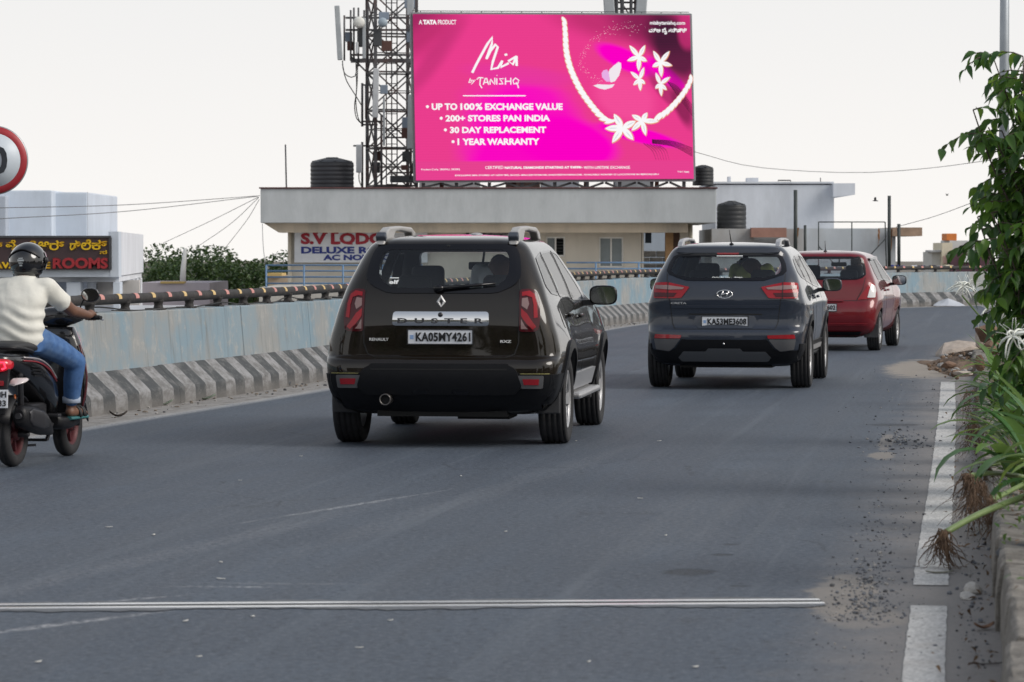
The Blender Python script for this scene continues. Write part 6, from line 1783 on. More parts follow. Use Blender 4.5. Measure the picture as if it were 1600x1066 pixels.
def mirrored(poly): return [(-x, z) for x, z in reversed(poly)]
def both(poly): return poly + mirrored(poly)

# ------------------------------------------------------------------ brown sport-utility car
BROWN = mat('dark brown metallic paint', (.0095, .0066, .0040), .35, 0, coat=1.0, spec=.08)
rowsA = [(.25, -.58, 3.28, .70), (.31, -.70, 3.36, .80), (.42, -.79, 3.45, .88), (.55, -.825, 3.49, .905), (.63, -.82, 3.49, .913), (.675, -.79, 3.49, .913), (.705, -.735, 3.48, .912), (.82, -.73, 3.47, .898), (.95, -.725, 3.42, .862),
         (1.05, -.705, 2.95, .835), (1.14, -.68, 2.48, .803), (1.22, -.645, 2.28, .775), (1.35, -.565, 2.00, .718), (1.47, -.475, 1.72, .662), (1.545, -.425, 1.52, .612), (1.588, -.35, 1.34, .545), (1.615, -.10, 1.08, .40), (1.628, .25, .80, .14)]
du = Car('suv', (-.455, 25.05, 0), R(7), 'dark brown SUV with chrome name bar across its tailgate and silver roof rails', 'car', rowsA, BROWN, 2.673, bow=.06, rrx=.22, rry=.16, haunch=.028, taper=.035, track=1.61)
rh = rnd_poly([(-.475, 1.505), (.475, 1.505), (.505, 1.40), (.495, 1.29), (.40, 1.215), (-.40, 1.215), (-.495, 1.29), (-.505, 1.40)], .05)
sh_ = [rnd_poly([(-.36, 1.235), (-.24, 1.435), (.13, 1.475), (.17, 1.155), (-.20, 1.175)], .03), rnd_poly([(.25, 1.15), (.21, 1.48), (.93, 1.495), (1.0, 1.115)], .03), rnd_poly([(1.09, 1.11), (1.02, 1.495), (1.28, 1.475), (1.93, 1.14), (1.95, 1.085)], .03)]
ws = rnd_poly([(-.60, 1.17), (.60, 1.17), (.50, 1.49), (-.50, 1.49)], .05)
du.body(.46, 1.56, 2.1, rh, sh_, ws, .385)
rt = du.root
frit = rnd_poly([(-.53, 1.548), (.53, 1.548), (.575, 1.46), (.60, 1.30), (.555, 1.235), (.42, 1.175), (-.42, 1.175), (-.555, 1.235), (-.60, 1.30), (-.575, 1.46)], .04)
def ring_patch(car, name, outer, inner, axis, m, off, nrings=2, parent=None):
    """band between two outlines with the same number of points"""
    b = MB(); n = len(outer)
    for k in range(nrings + 1):
        for (a, c) in zip(outer, inner):
            p, nn_ = car.hit(a[0] + (c[0] - a[0]) * k / nrings, a[1] + (c[1] - a[1]) * k / nrings, axis); b.v.append(tuple(p + nn_ * off))
    for k in range(nrings):
        for i in range(n): b.f.append((k * n + i, k * n + (i + 1) % n, (k + 1) * n + (i + 1) % n, (k + 1) * n + i)); b.mi.append(0); b.sm.append(True)
    return b.build(name, m, parent or car.root, fix=False)
def resample(poly, n):
    q = poly + [poly[0]]; d = [0]
    for a, c in zip(q[:-1], q[1:]): d.append(d[-1] + math.hypot(c[0] - a[0], c[1] - a[1]))
    out = []
    for k in range(n):
        t = d[-1] * k / n
        i = max(j for j in range(len(d) - 1) if d[j] <= t + 1e-9); f = (t - d[i]) / max(1e-9, d[i + 1] - d[i])
        out.append((q[i][0] + (q[i + 1][0] - q[i][0]) * f, q[i][1] + (q[i + 1][1] - q[i][1]) * f))
    return out
def by_angle(poly, c, n):
    """outline points where rays from c at even angles leave the outline"""
    out = []; q = poly + [poly[0]]
    for k in range(n):
        a = 2 * math.pi * k / n; d = (math.cos(a), math.sin(a)); best = None
        for (x0, y0), (x1, y1) in zip(q[:-1], q[1:]):
            ex, ey = x1 - x0, y1 - y0; den = d[0] * ey - d[1] * ex
            if abs(den) < 1e-12: continue
            t = ((x0 - c[0]) * ey - (y0 - c[1]) * ex) / den; s_ = ((x0 - c[0]) * d[1] - (y0 - c[1]) * d[0]) / den
            if t > 0 and -1e-9 <= s_ <= 1 + 1e-9 and (best is None or t > best): best = t
        out.append((c[0] + d[0] * best, c[1] + d[1] * best))
    return out
rg = du.patch('rear_window', rh, 'rear', CABG, .004, .05)
ring_patch(du, 'window_border', by_angle(frit, (0, 1.36), 96), by_angle(rh, (0, 1.36), 96), 'rear', GLOSSK, .006, 3, rg)
for sd, ax in ((1, 'right'), (-1, 'left')):
    for h in sh_:
        gq = du.patch('side_window', h, ax, CABG, .002, .06); du.strip('window_seal', h, ax, GLOSSK, .022, .004, True, parent=gq)
    du.strip('door_gap', [(.95, .42), (1.02, .75), (1.05, 1.08), (.98, 1.49)], ax, GAP); du.strip('door_gap', [(.22, 1.49), (.30, 1.10), (.36, .95), (.42, .62)], ax, GAP); du.strip('door_gap', [(2.02, .42), (2.05, .8), (2.0, 1.06)], ax, GAP)
    for (yy, zz) in ((.42, .985), (1.20, .965)):
        p, n_ = du.hit(yy, zz, ax); MB().box(p + n_ * .022, (.03, .20, .035)).build('door_handle', BROWN, rt, bevel=.012)
    # sill trim and step
    du.patch('sill_trim', [(.45, .40), (.45, .53), (2.05, .53), (2.05, .40)], ax, SILV, .014, .1)
    MB().box((sd * .87, 1.32, .345), (.16, 1.60, .05)).build('side_step', SILV, rt, bevel=.02)
    for yw in (0, 2.673):
        arc_o = [(yw + .455 * math.cos(R(a)), .353 + .455 * math.sin(R(a))) for a in range(-8, 189, 7)]; arc_i = [(yw + .388 * math.cos(R(a)), .353 + .388 * math.sin(R(a))) for a in range(188, -9, -7)]
        du.patch('wheel_arch_trim', arc_o + arc_i, ax, BLKP, .016, .08, th=.03)
    for yw in (0, 2.673): du.wheel(yw, sd, 'single', SILV, .215)
    du.patch('fuel_flap' if sd == 1 else 'quarter_mark', rnd_poly([(-.10, .90), (-.10, 1.05), (.08, 1.05), (.08, .90)], .03), ax, BROWN, .003, .08) if sd == 1 else None
    du.side_mirror(sd, 1.005, 1.80, 1.13, .235, .165, GLOSSK)
    # mud flap
    MB().box((sd * .745, -.415, .385), (.275, .022, .27)).build('mud_flap', mat('rubber flap', (.045, .046, .05), .8, var=.3), rt, bevel=.01)
    MB().box((sd * .76, 2.27, .36), (.20, .02, .22)).build('mud_flap', mat('rubber flap', ()), rt, bevel=.01)
    # tail lamp
    lp_ = [(.595, 1.20), (.665, 1.208), (.715, 1.185), (.742, 1.10), (.752, .98), (.742, .90), (.715, .885), (.60, .885)]
    m_ = lambda q: q if sd == 1 else mirrored(q)
    tl = du.patch('tail_lamp', m_(rnd_poly(lp_, .02)), 'rear', REDD, .012, .018, th=.03)
    du.patch('lens', m_([(.612, 1.18), (.665, 1.19), (.70, 1.165), (.724, 1.09), (.733, .99), (.706, .985), (.70, 1.08), (.685, 1.14), (.645, 1.155), (.612, 1.15)]), 'rear', REDL, .017, .02, tl)
    du.patch('lens', m_([(.612, 1.06), (.655, 1.02), (.70, .955), (.725, .92), (.70, .90), (.655, .945), (.612, 1.0)]), 'rear', REDL, .018, .02, tl)
    du.patch('lens', m_([(.615, 1.135), (.655, 1.14), (.668, 1.09), (.655, 1.05), (.615, 1.08)]), 'rear', CLR, .016, .02, tl)
    du.patch('lens', m_([(.612, .98), (.645, .925), (.665, .905), (.612, .905)]), 'rear', CLR, .016, .02, tl)
    # bumper reflectors
    rb = du.patch('reflector_housing', m_(rnd_poly([(.60, .555), (.785, .555), (.775, .465), (.625, .465)], .012)), 'rear', mat('grey housing', (.10, .10, .105), .4), .030, .03, th=.04)
    du.patch('reflector', m_([(.635, .535), (.755, .535), (.75, .495), (.645, .495)]), 'rear', REFL, .036, .03, rb)
    # roof rail
    pf = [(-.40, 1.545), (-.36, 1.60), (-.27, 1.655), (-.14, 1.683), (.40, 1.697), (.95, 1.69), (1.14, 1.655), (1.22, 1.58), (1.05, 1.59), (.95, 1.645), (.40, 1.66), (.12, 1.650), (.04, 1.60), (.0, 1.575)]
    bb_ = MB(); x0 = sd * .515; n_ = len(pf)
    for dx in (-.035, .035): bb_.v += [(x0 + dx - sd * .0 - sd * .05 * (z - 1.6), y, z) for y, z in pf]
    bb_.f = [tuple(range(n_)), tuple(reversed(range(n_, 2 * n_)))] + [(i, n_ + i, n_ + (i + 1) % n_, (i + 1) % n_) for i in range(n_)]; bb_.mi = [0] * len(bb_.f); bb_.sm = [False] * len(bb_.f)
    rl = bb_.build('roof_rail', mat('rail silver', (.42, .41, .40), .4, .4), rt, bevel=.014, seg=3)
    bb_ = MB().box((x0, -.36, 1.606), (.080, .06, .062), mtx=Matrix.Rotation(R(38), 3, 'X')); bb_.build('rail_end_cap', mat('dark slate plastic', (.05, .058, .075), .4), rl, bevel=.012)
# tailgate seams, black lower bumper
du.strip('tailgate_gap', [(-.585, 1.29), (-.60, 1.10), (-.595, .80), (-.565, .715), (-.50, .690), (.50, .690), (.565, .715), (.595, .80), (.60, 1.10), (.585, 1.29)], 'rear', GAP, .010)
du.patch('lower_bumper', both([(.50, .615), (.57, .60), (.62, .565), (.855, .565), (.86, .36), (.80, .30), (.40, .285)]), 'rear', BLKP, .012, .05, th=.03)
for ax in ('right', 'left'): du.patch('lower_bumper_side', [(-.70, .34), (-.74, .565), (-.43, .565), (-.42, .34)], ax, BLKP, .012, .05)
du.patch('bumper_step', rnd_poly(both([(.52, .635), (.585, .60), (.63, .48), (.57, .42)]), .02), 'rear', BLKP, .035, .05, th=.05)
du.strip('bumper_line', [(-.52, .60), (.52, .60)], 'rear', GAP, .012, .037)
for x in (-.14, .17): du.patch('bumper_slot', rnd_poly([(x - .065, .455), (x + .065, .455), (x + .055, .425), (x - .055, .425)], .01), 'rear', GLOSSK, .038, .05)
du.patch('plate_recess', rnd_poly([(-.355, .925), (.365, .925), (.33, .765), (-.32, .765)], .03), 'rear', mat('dark brown metallic paint', ()), .004, .05)
cb = du.patch('chrome_bar', rnd_poly([(-.365, 1.035), (.365, 1.035), (.372, .93), (-.372, .93)], .025), 'rear', CHROME, .012, .012, th=.03, bulge=.008)
o = du.text('DUSTER', 0, .968, .66, .040, 'rear', mat('dark lettering', (.02, .02, .025), .3), .020, .025, parent=cb, space=1.9)
p, _ = du.hit(0, 1.013, 'rear')
MB().lathe([(.001, -.008), (.018, -.006), (.02, 0)], 16, 'Y', (0, p.y - .018, 1.013)).build('lock_button', mat('dark lettering', ()), cb)
du.plate(0.0, .846, .50, .112, 'KA05MY4261')
du.text('RENAULT', -.475, .825, .15, .022, 'rear', BADGE, .006, .02); du.text('RXZ', .50, .812, .085, .020, 'rear', BADGE, .006, .03)
# diamond badge
p, _ = du.hit(0, 1.112, 'rear'); bg_ = MB()
dm, di = [(0, .052), (.036, 0), (0, -.052), (-.036, 0)], [(0, .022), (.013, 0), (0, -.022), (-.013, 0)]
for k in range(4):
    a, c, e, f = dm[k], dm[(k + 1) % 4], di[(k + 1) % 4], di[k]
    mm_ = lambda q, d: (q[0], p.y - d, 1.112 + q[1])
    h1 = ((a[0] + f[0]) / 2, (a[1] + f[1]) / 2); h2 = ((c[0] + e[0]) / 2, (c[1] + e[1]) / 2)
    bg_.add([mm_(a, .003), mm_(c, .003), mm_(h2, .016), mm_(h1, .016)], [(0, 1, 2, 3)]); bg_.add([mm_(h1, .016), mm_(h2, .016), mm_(e, .003), mm_(f, .003)], [(0, 1, 2, 3)])
bg_.build('diamond_badge', BADGE, rt, fix=False)
# wiper, washer jet, sticker, exhaust, underside
pa, pb, pc = [du.hit(x, z, 'rear')[0] + Vector((0, -.03, 0)) for x, z in ((-.02, 1.215), (.20, 1.232), (.41, 1.25))]
wp = MB().tube([pa, pb, pc], [.020, .013, .009], 8).build('wiper', GLOSSK, rt); MB().ball(pa, (.045, .03, .028)).build('wiper_cap', GLOSSK, wp)
p, _ = du.hit(.02, 1.535, 'rear'); MB().ball(p, .014).build('washer_jet', GLOSSK, rt)
o = du.text('elf', -.375, 1.262, .075, .032, 'rear', mat('white sticker', (.8, .82, .82), .5), .006, .03); du.strip('sticker_line', [(-.41, 1.29), (-.34, 1.29)], 'rear', mat('white sticker', ()), .008, .006)
MB().lathe([(.036, -.80), (.036, -.872), (.044, -.874), (.045, -.86), (.045, -.5)], 20, 'Y', (-.405, 0, .372)).build('exhaust_pipe', mat('dull exhaust steel', (.16, .15, .145), .4, .9), rt)
MB().lathe([(.001, -.835), (.0355, -.835)], 16, 'Y', (-.405, 0, .372)).build('exhaust_mouth', GAP, rt)
b = MB(); b.box((0, 1.3, .30), (1.0, 3.9, .13)); b.box((0, -.35, .34), (1.05, .5, .12)); b.tube([(-.7, 0, .30), (.7, 0, .30)], .05, 10); b.box((.30, -.25, .27), (.4, .5, .12))
b.build('underbody', mat('underbody black', (.012, .012, .012), .9), rt)
du.seats(1.05, .22, .10, SEATM, bare=.36); du.cabin_mirror(.02, 1.58, 1.375)
du.patch('windscreen', ws, 'front', CABG, .003, .08)
p, _ = du.hit(.15, .35, 'top')
MB().ball((.14, .30, 1.625), (.05, .08, .018)).build('roof_fin', mat('grey fin', (.3, .3, .32), .3), rt)
for sd in (1, -1): du.strip('pinstripe', [(sd * .62, .569), (sd * .83, .569)], 'rear', mat('yellow pinstripe', (.30, .28, .10), .5), .004, .014)

# ------------------------------------------------------------------ grey sport-utility car
GREYP = mat('slate grey metallic paint', (.027, .034, .050), .34, 0, coat=1.0, spec=.15)
rowsB = [(.25, -.60, 3.25, .68), (.31, -.73, 3.34, .785), (.44, -.82, 3.40, .845), (.55, -.845, 3.43, .858), (.62, -.84, 3.43, .866), (.66, -.80, 3.43, .870), (.70, -.765, 3.42, .872), (.80, -.755, 3.40, .873), (.90, -.765, 3.36, .868),
         (.97, -.775, 3.2, .857), (1.06, -.75, 2.85, .838), (1.15, -.715, 2.4, .808), (1.23, -.66, 2.22, .778), (1.35, -.56, 1.96, .715), (1.45, -.475, 1.75, .668), (1.505, -.47, 1.62, .628), (1.55, -.42, 1.45, .568), (1.58, -.15, 1.15, .43), (1.595, .25, .85, .12)]
cr = Car('suv', (2.415, 35.25, 0), R(9.2), 'slate grey SUV with sharp red lamps and an oval badge on its tailgate', 'car', rowsB, GREYP, 2.59, bow=.085, rrx=.24, rry=.18, haunch=.02, taper=.05, crease=.012, wheel_r=.345, track=1.558)
rhB = rnd_poly([(-.545, 1.435), (.545, 1.435), (.585, 1.36), (.60, 1.255), (.40, 1.205), (-.40, 1.205), (-.60, 1.255), (-.585, 1.36)], .03)
shB = [rnd_poly([(-.28, 1.27), (-.10, 1.40), (.15, 1.43), (.18, 1.19), (-.15, 1.215)], .02), rnd_poly([(.25, 1.18), (.22, 1.435), (.90, 1.45), (.95, 1.13)], .02), rnd_poly([(1.03, 1.125), (.97, 1.45), (1.32, 1.43), (1.92, 1.14), (1.95, 1.08)], .02)]
wsB = rnd_poly([(-.60, 1.17), (.60, 1.17), (.50, 1.45), (-.50, 1.45)], .05)
cr.body(.46, 1.52, 2.1, rhB, shB, wsB, .385)
fritB = rnd_poly([(-.575, 1.462), (.575, 1.462), (.635, 1.36), (.655, 1.25), (.42, 1.175), (-.42, 1.175), (-.655, 1.25), (-.635, 1.36)], .03)
rgB = cr.patch('rear_window', rhB, 'rear', CABGD, .004, .05)
ring_patch(cr, 'window_border', by_angle(fritB, (0, 1.32), 96), by_angle(rhB, (0, 1.32), 96), 'rear', GLOSSK, .006, 3, rgB)
rt = cr.root
for sd, ax in ((1, 'right'), (-1, 'left')):
    for h in shB:
        gq = cr.patch('side_window', h, ax, CABGD, .002, .06); cr.strip('window_seal', h, ax, GLOSSK, .022, .004, True, parent=gq)
    cr.strip('door_gap', [(.90, .42), (.97, .75), (.99, 1.1), (.93, 1.45)], ax, GAP); cr.strip('door_gap', [(.22, 1.44), (.28, 1.15), (.36, .95), (.42, .62)], ax, GAP); cr.strip('door_gap', [(1.98, .42), (2.0, .8), (1.97, 1.06)], ax, GAP)
    for (yy, zz) in ((.40, 1.0), (1.14, .98)):
        p, n_ = cr.hit(yy, zz, ax); MB().box(p + n_ * .022, (.03, .20, .032)).build('door_handle', GREYP, rt, bevel=.012)
    cr.patch('sill_trim', [(.45, .33), (.45, .50), (2.1, .50), (2.1, .33)], ax, BLKP, .014, .1); cr.patch('sill_insert', [(.55, .40), (.55, .45), (2.0, .45), (2.0, .40)], ax, SILV, .02, .1)
    for yw in (0, 2.59):
        arc_o = [(yw + .45 * math.cos(R(a)), .355 + .45 * math.sin(R(a))) for a in range(-8, 189, 7)]; arc_i = [(yw + .388 * math.cos(R(a)), .355 + .388 * math.sin(R(a))) for a in range(188, -9, -7)]
        cr.patch('wheel_arch_trim', arc_o + arc_i, ax, BLKP, .012, .08, th=.03); cr.wheel(yw, sd, 'twin', SILV, .215)
    cr.side_mirror(sd, 1.0, 1.78, 1.11, .225, .15, GREYP)
    m_ = lambda q: q if sd == 1 else mirrored(q)
    tl = cr.patch('tail_lamp', m_(rnd_poly([(.385, 1.105), (.62, 1.155), (.765, 1.15), (.778, 1.10), (.772, .985), (.56, .985), (.47, .99)], .012)), 'rear', REDL, .012, .02, th=.03)
    cr.patch('lens', m_([(.44, 1.098), (.62, 1.122), (.755, 1.12), (.757, 1.085), (.60, 1.075), (.46, 1.078)]), 'rear', CLR, .018, .02, tl)
    cr.patch('lens', m_([(.52, 1.04), (.765, 1.045), (.763, 1.0), (.55, 1.0)]), 'rear', REDD, .017, .02, tl)
    cr.strip('lamp_gap', m_([(.62, 1.158), (.62, .985)]), 'rear', GAP, .007, .02, parent=tl)
    rb = cr.patch('fog_recess', m_(rnd_poly([(.475, .548), (.76, .55), (.74, .44), (.60, .42), (.545, .46)], .012)), 'rear', mat('grey housing', ()), .012, .03, th=.02)
    cr.patch('reflector', m_(rnd_poly([(.46, .59), (.745, .60), (.755, .555), (.47, .555)], .012)), 'rear', REFL, .016, .03)
    pf = [(-.30, 1.545), (-.24, 1.60), (-.12, 1.628), (.40, 1.645), (.95, 1.635), (1.12, 1.60), (1.2, 1.545), (1.08, 1.55), (.95, 1.605), (.40, 1.615), (-.05, 1.595), (-.12, 1.55)]
    bb_ = MB(); x0 = sd * .535; n_ = len(pf)
    for dx in (-.028, .028): bb_.v += [(x0 + dx - sd * .05 * (z - 1.55), y, z) for y, z in pf]
    bb_.f = [tuple(range(n_)), tuple(reversed(range(n_, 2 * n_)))] + [(i, n_ + i, n_ + (i + 1) % n_, (i + 1) % n_) for i in range(n_)]; bb_.mi = [0] * len(bb_.f); bb_.sm = [False] * len(bb_.f)
    bb_.build('roof_rail', SILV, rt, bevel=.012, seg=3)
cr.strip('tailgate_gap', [(-.64, 1.25), (-.635, 1.10), (-.60, .97), (-.57, .72), (-.54, .655), (.54, .655), (.57, .72), (.60, .97), (.635, 1.10), (.64, 1.25)], 'rear', GAP, .009)
cr.strip('tailgate_crease', [(-.58, .895), (.58, .895)], 'rear', GREYP, .03, .010); cr.strip('handle_slot', [(-.39, .815), (.40, .815)], 'rear', GAP, .016, .004)
cr.patch('spoiler_lip', rnd_poly([(-.53, 1.515), (.53, 1.515), (.56, 1.475), (-.56, 1.475)], .01), 'rear', GREYP, .03, .06, th=.05)
cr.patch('stop_lamp', rnd_poly([(-.11, 1.477), (.13, 1.477), (.12, 1.445), (-.10, 1.445)], .008), 'rear', REFL, .03, .05)
cr.patch('plate_recess', rnd_poly([(-.385, .81), (.395, .81), (.30, .665), (-.29, .665)], .02), 'rear', GREYP, .003, .06)
cr.patch('lower_bumper', rnd_poly(both([(.40, .545), (.455, .55), (.53, .45), (.60, .415), (.80, .44), (.82, .36), (.74, .30), (.3, .275)]), .01), 'rear', BLKP, .014, .05, th=.03)
for ax in ('right', 'left'): cr.patch('lower_bumper_side', [(-.66, .33), (-.70, .50), (-.43, .50), (-.42, .33)], ax, BLKP, .012, .05)
cr.patch('skid_plate', rnd_poly(both([(.17, .455), (.20, .425), (.44, .425), (.50, .36), (.46, .32)]), .01), 'rear', mat('dark silver skid', (.11, .115, .125), .4, .4), .024, .05, th=.03)
cr.plate(.003, .738, .50, .112, 'KA53ME3608'); cr.text('CRETA', -.50, .935, .17, .022, 'rear', BADGE, .006, .02)
# oval badge with a slanted H
p, _ = cr.hit(0, 1.032, 'rear'); bo = MB(); yo = p.y - .010
bo.tube([(.082 * math.cos(a), yo, 1.032 + .044 * math.sin(a)) for a in [2 * math.pi * k / 32 for k in range(33)]], .006, 8)
for ln in ([(-.045, -.030), (-.028, .005), (-.018, .031)], [(.045, .030), (.028, -.005), (.018, -.031)], [(-.032, -.006), (0, .004), (.032, .006)]): bo.tube([(x, yo, 1.032 + z) for x, z in ln], .0075, 8)
bo.build('oval_badge', CHROME, rt)
cr.text('Caring for You  .  Always', .02, 1.213, .33, .018, 'rear', mat('white sticker', ()), .008, .02, shear=.3); cr.strip('sticker_line', [(-.11, 1.428), (.17, 1.428)], 'rear', mat('white sticker', ()), .010, .034)
p, _ = cr.hit(.03, -.30, 'top'); an = MB().ball((p.x, p.y, p.z + .005), (.025, .04, .015)); an.tube([p, p + Vector((-.02, -.05, .16))], [.008, .004], 6); an.build('aerial', GLOSSK, rt)
p, _ = cr.hit(0, .50, 'rear'); MB().ball(p + Vector((0, -.02, 0)), .012).build('parking_sensor', CHROME, rt)
b = MB(); b.box((0, 1.3, .30), (1.0, 3.8, .13)); b.box((0, -.35, .32), (1.0, .5, .12)); b.tube([(-.7, 0, .30), (.7, 0, .30)], .05, 10); b.build('underbody', mat('underbody black', ()), rt)
cr.seats(1.0, .15, .08, SEATM, bare=.36); cr.cabin_mirror(.03, 1.62, 1.35); cr.patch('windscreen', wsB, 'front', CABG, .003, .08)

# ------------------------------------------------------------------ red hatchback
REDP = mat('red metallic paint', (.165, .008, .014), .34, .1, coat=1.0, spec=.2)
rowsC = [(.22, -.42, 2.95, .64), (.28, -.55, 3.05, .75), (.40, -.64, 3.14, .805), (.52, -.665, 3.18, .822), (.62, -.66, 3.18, .832), (.70, -.625, 3.17, .836), (.76, -.59, 3.14, .838), (.88, -.57, 3.02, .828), (.98, -.55, 2.6, .805), (1.06, -.51, 2.2, .78),
         (1.18, -.42, 1.92, .725), (1.32, -.33, 1.60, .665), (1.41, -.30, 1.38, .62), (1.455, -.25, 1.22, .555), (1.49, -.05, 1.0, .42), (1.505, .25, .75, .12)]
sw = Car('hatchback', (4.745, 48.4, 0), R(13), 'red hatchback driving ahead beyond the slate grey SUV', 'car', rowsC, REDP, 2.43, bow=.10, rrx=.26, rry=.20, haunch=.025, taper=.05, wheel_r=.30, track=1.485)
rhC = rnd_poly([(-.54, 1.385), (.54, 1.385), (.60, 1.25), (.625, 1.12), (.50, 1.085), (-.50, 1.085), (-.625, 1.12), (-.60, 1.25)], .04)
shC = [rnd_poly([(.08, 1.08), (.02, 1.33), (.62, 1.38), (.70, 1.06)], .02), rnd_poly([(.78, 1.06), (.70, 1.385), (1.0, 1.36), (1.62, 1.08), (1.66, 1.03)], .02)]
wsC = rnd_poly([(-.58, 1.10), (.58, 1.10), (.48, 1.37), (-.48, 1.37)], .05)
sw.body(.42, 1.43, 1.85, rhC, shC, wsC, .335)
rgC = sw.patch('rear_window', rhC, 'rear', CABGD, .004, .06)
fritC = rnd_poly([(-.565, 1.412), (.565, 1.412), (.63, 1.26), (.655, 1.11), (.52, 1.062), (-.52, 1.062), (-.655, 1.11), (-.63, 1.26)], .04)
ring_patch(sw, 'window_border', by_angle(fritC, (0, 1.24), 80), by_angle(rhC, (0, 1.24), 80), 'rear', GLOSSK, .006, 3, rgC)
rt = sw.root
for sd, ax in ((1, 'right'), (-1, 'left')):
    for h in shC:
        gq = sw.patch('side_window', h, ax, CABGD, .002, .06); sw.strip('window_seal', h, ax, GLOSSK, .03, .004, True, parent=gq)
    sw.strip('door_gap', [(.68, .36), (.74, .7), (.75, 1.06)], ax, GAP, .008); sw.strip('door_gap', [(.05, 1.08), (.20, .9), (.36, .55)], ax, GAP, .008); sw.strip('door_gap', [(1.66, .36), (1.70, .8), (1.68, 1.03)], ax, GAP, .008)
    sw.patch('rain_visor', [(.0, 1.345), (.0, 1.375), (1.0, 1.40), (1.0, 1.37)], ax, GLOSSK, .03, .08)
    for (yy, zz) in ((.28, .92), (.92, .90)):
        p, n_ = sw.hit(yy, zz, ax); MB().box(p + n_ * .022, (.03, .18, .03)).build('door_handle', REDP, rt, bevel=.012)
    for yw in (0, 2.43): sw.wheel(yw, sd, 'twin', SILV, .185)
    sw.side_mirror(sd, .95, 1.50, 1.045, .225, .155, GLOSSK)
    MB().box((sd * .735, -.36, .30), (.22, .02, .20)).build('mud_flap', mat('rubber flap', ()), rt, bevel=.01)
    m_ = lambda q: q if sd == 1 else mirrored(q)
    tl = sw.patch('tail_lamp', m_(rnd_poly([(.545, .765), (.66, .93), (.715, 1.02), (.775, 1.0), (.80, .90), (.80, .79)], .015)), 'rear', REDL, .012, .02, th=.03)
    sw.patch('lens', m_(rnd_poly([(.688, .80), (.715, .92), (.735, 1.0), (.775, .975), (.795, .90), (.79, .80)], .012)), 'rear', mat('clear lamp lens', (.72, .70, .70), .1, coat=1.0), .018, .02, tl)
sw.strip('tailgate_gap', [(-.65, 1.10), (-.62, .93), (-.53, .755), (.53, .755), (.62, .93), (.65, 1.10)], 'rear', GAP, .010)
sw.strip('bumper_crease', [(-.70, .40), (.70, .40)], 'rear', REDP, .04, .012); sw.patch('bumper_lip', rnd_poly([(-.60, .30), (.60, .30), (.56, .245), (-.56, .245)], .01), 'rear', BLKP, .012, .06)
sw.patch('handle_bar', rnd_poly([(-.34, .765), (.34, .765), (.34, .735), (-.34, .735)], .01), 'rear', REDP, .02, .06, th=.03)
sw.plate(0, .655, .50, .112, 'KA      3602')
p, _ = sw.hit(0, -.05, 'top'); an = MB().ball(p, (.03, .04, .02)); an.tube([p, p + Vector((0, -.06, .16))], [.008, .004], 6); an.build('aerial', GLOSSK, rt)
b = MB(); b.box((0, 1.2, .26), (1.0, 3.2, .12)); b.tube([(-.65, 0, .27), (.65, 0, .27)], .05, 10); b.build('underbody', mat('underbody black', ()), rt)
sw.seats(.85, .12, .0, SEATM, .33); sw.cabin_mirror(.03, 1.35, 1.29); sw.patch('windscreen', wsC, 'front', CABG, .003, .08)
# ================================================================== scooter, rider and the people in the cars
def limb(b, pts, rs, n=12):
    pts = [Vector(p) for p in pts]; b.tube(pts, rs, n)
    for p, r_ in zip(pts, rs): b.ball(p, r_, 12, 8)
def blob(name, b, m, parent, voxel=.012, smooth=6):
    """one continuous skin grown over overlapping shapes"""
    o = b.build(name, m); md = o.modifiers.new('r', 'REMESH'); md.mode = 'VOXEL'; md.voxel_size = voxel; md.use_smooth_shade = True
    s_ = o.modifiers.new('s', 'SMOOTH'); s_.factor = .5; s_.iterations = smooth
    bpy.context.view_layer.update(); me = evaluated(o); me.name = name; drop(o)
    if not me.materials: me.materials.append(m)
    for p in me.polygons: p.use_smooth = True; p.material_index = 0
    return mesh_obj(name, me, None, parent)
def oval(b, rings, n=24, power=2.4):
    """closed loft of superellipse rings: (centre, half width x, half depth y-or-z axis pair)"""
    base = len(b.v)
    for c, u, v in rings:
        c, u, v = Vector(c), Vector(u), Vector(v)
        for k in range(n):
            a = 2 * math.pi * k / n; ca, sa = math.cos(a), math.sin(a)
            b.v.append(tuple(c + u * (abs(ca) ** (2 / power) * (1 if ca >= 0 else -1)) + v * (abs(sa) ** (2 / power) * (1 if sa >= 0 else -1))))
    for i in range(len(rings) - 1):
        for k in range(n): b.f.append((base + i * n + k, base + i * n + (k + 1) % n, base + (i + 1) * n + (k + 1) % n, base + (i + 1) * n + k)); b.mi.append(0); b.sm.append(True)
    b.f.append(tuple(base + k for k in reversed(range(n)))); b.mi.append(0); b.sm.append(False)
    e = base + (len(rings) - 1) * n; b.f.append(tuple(e + k for k in range(n))); b.mi.append(0); b.sm.append(False)
    return b
SC_LOC, SC_YAW = (-3.475, 22.22, 0), R(10.4)
sc_ = empty('scooter', SC_LOC, -SC_YAW); tag(sc_, 'black scooter with dark red wheels and a lit tail lamp', 'scooter')
blkg = mat('scooter black paint', (.010, .010, .012), .18, coat=.8); blkm = mat('scooter black plastic', (.010, .010, .012), .45, spec=.3); redw = mat('dull red wheel', (.085, .018, .022), .55, .2); grym = mat('grey engine metal', (.045, .045, .05), .45, .5)
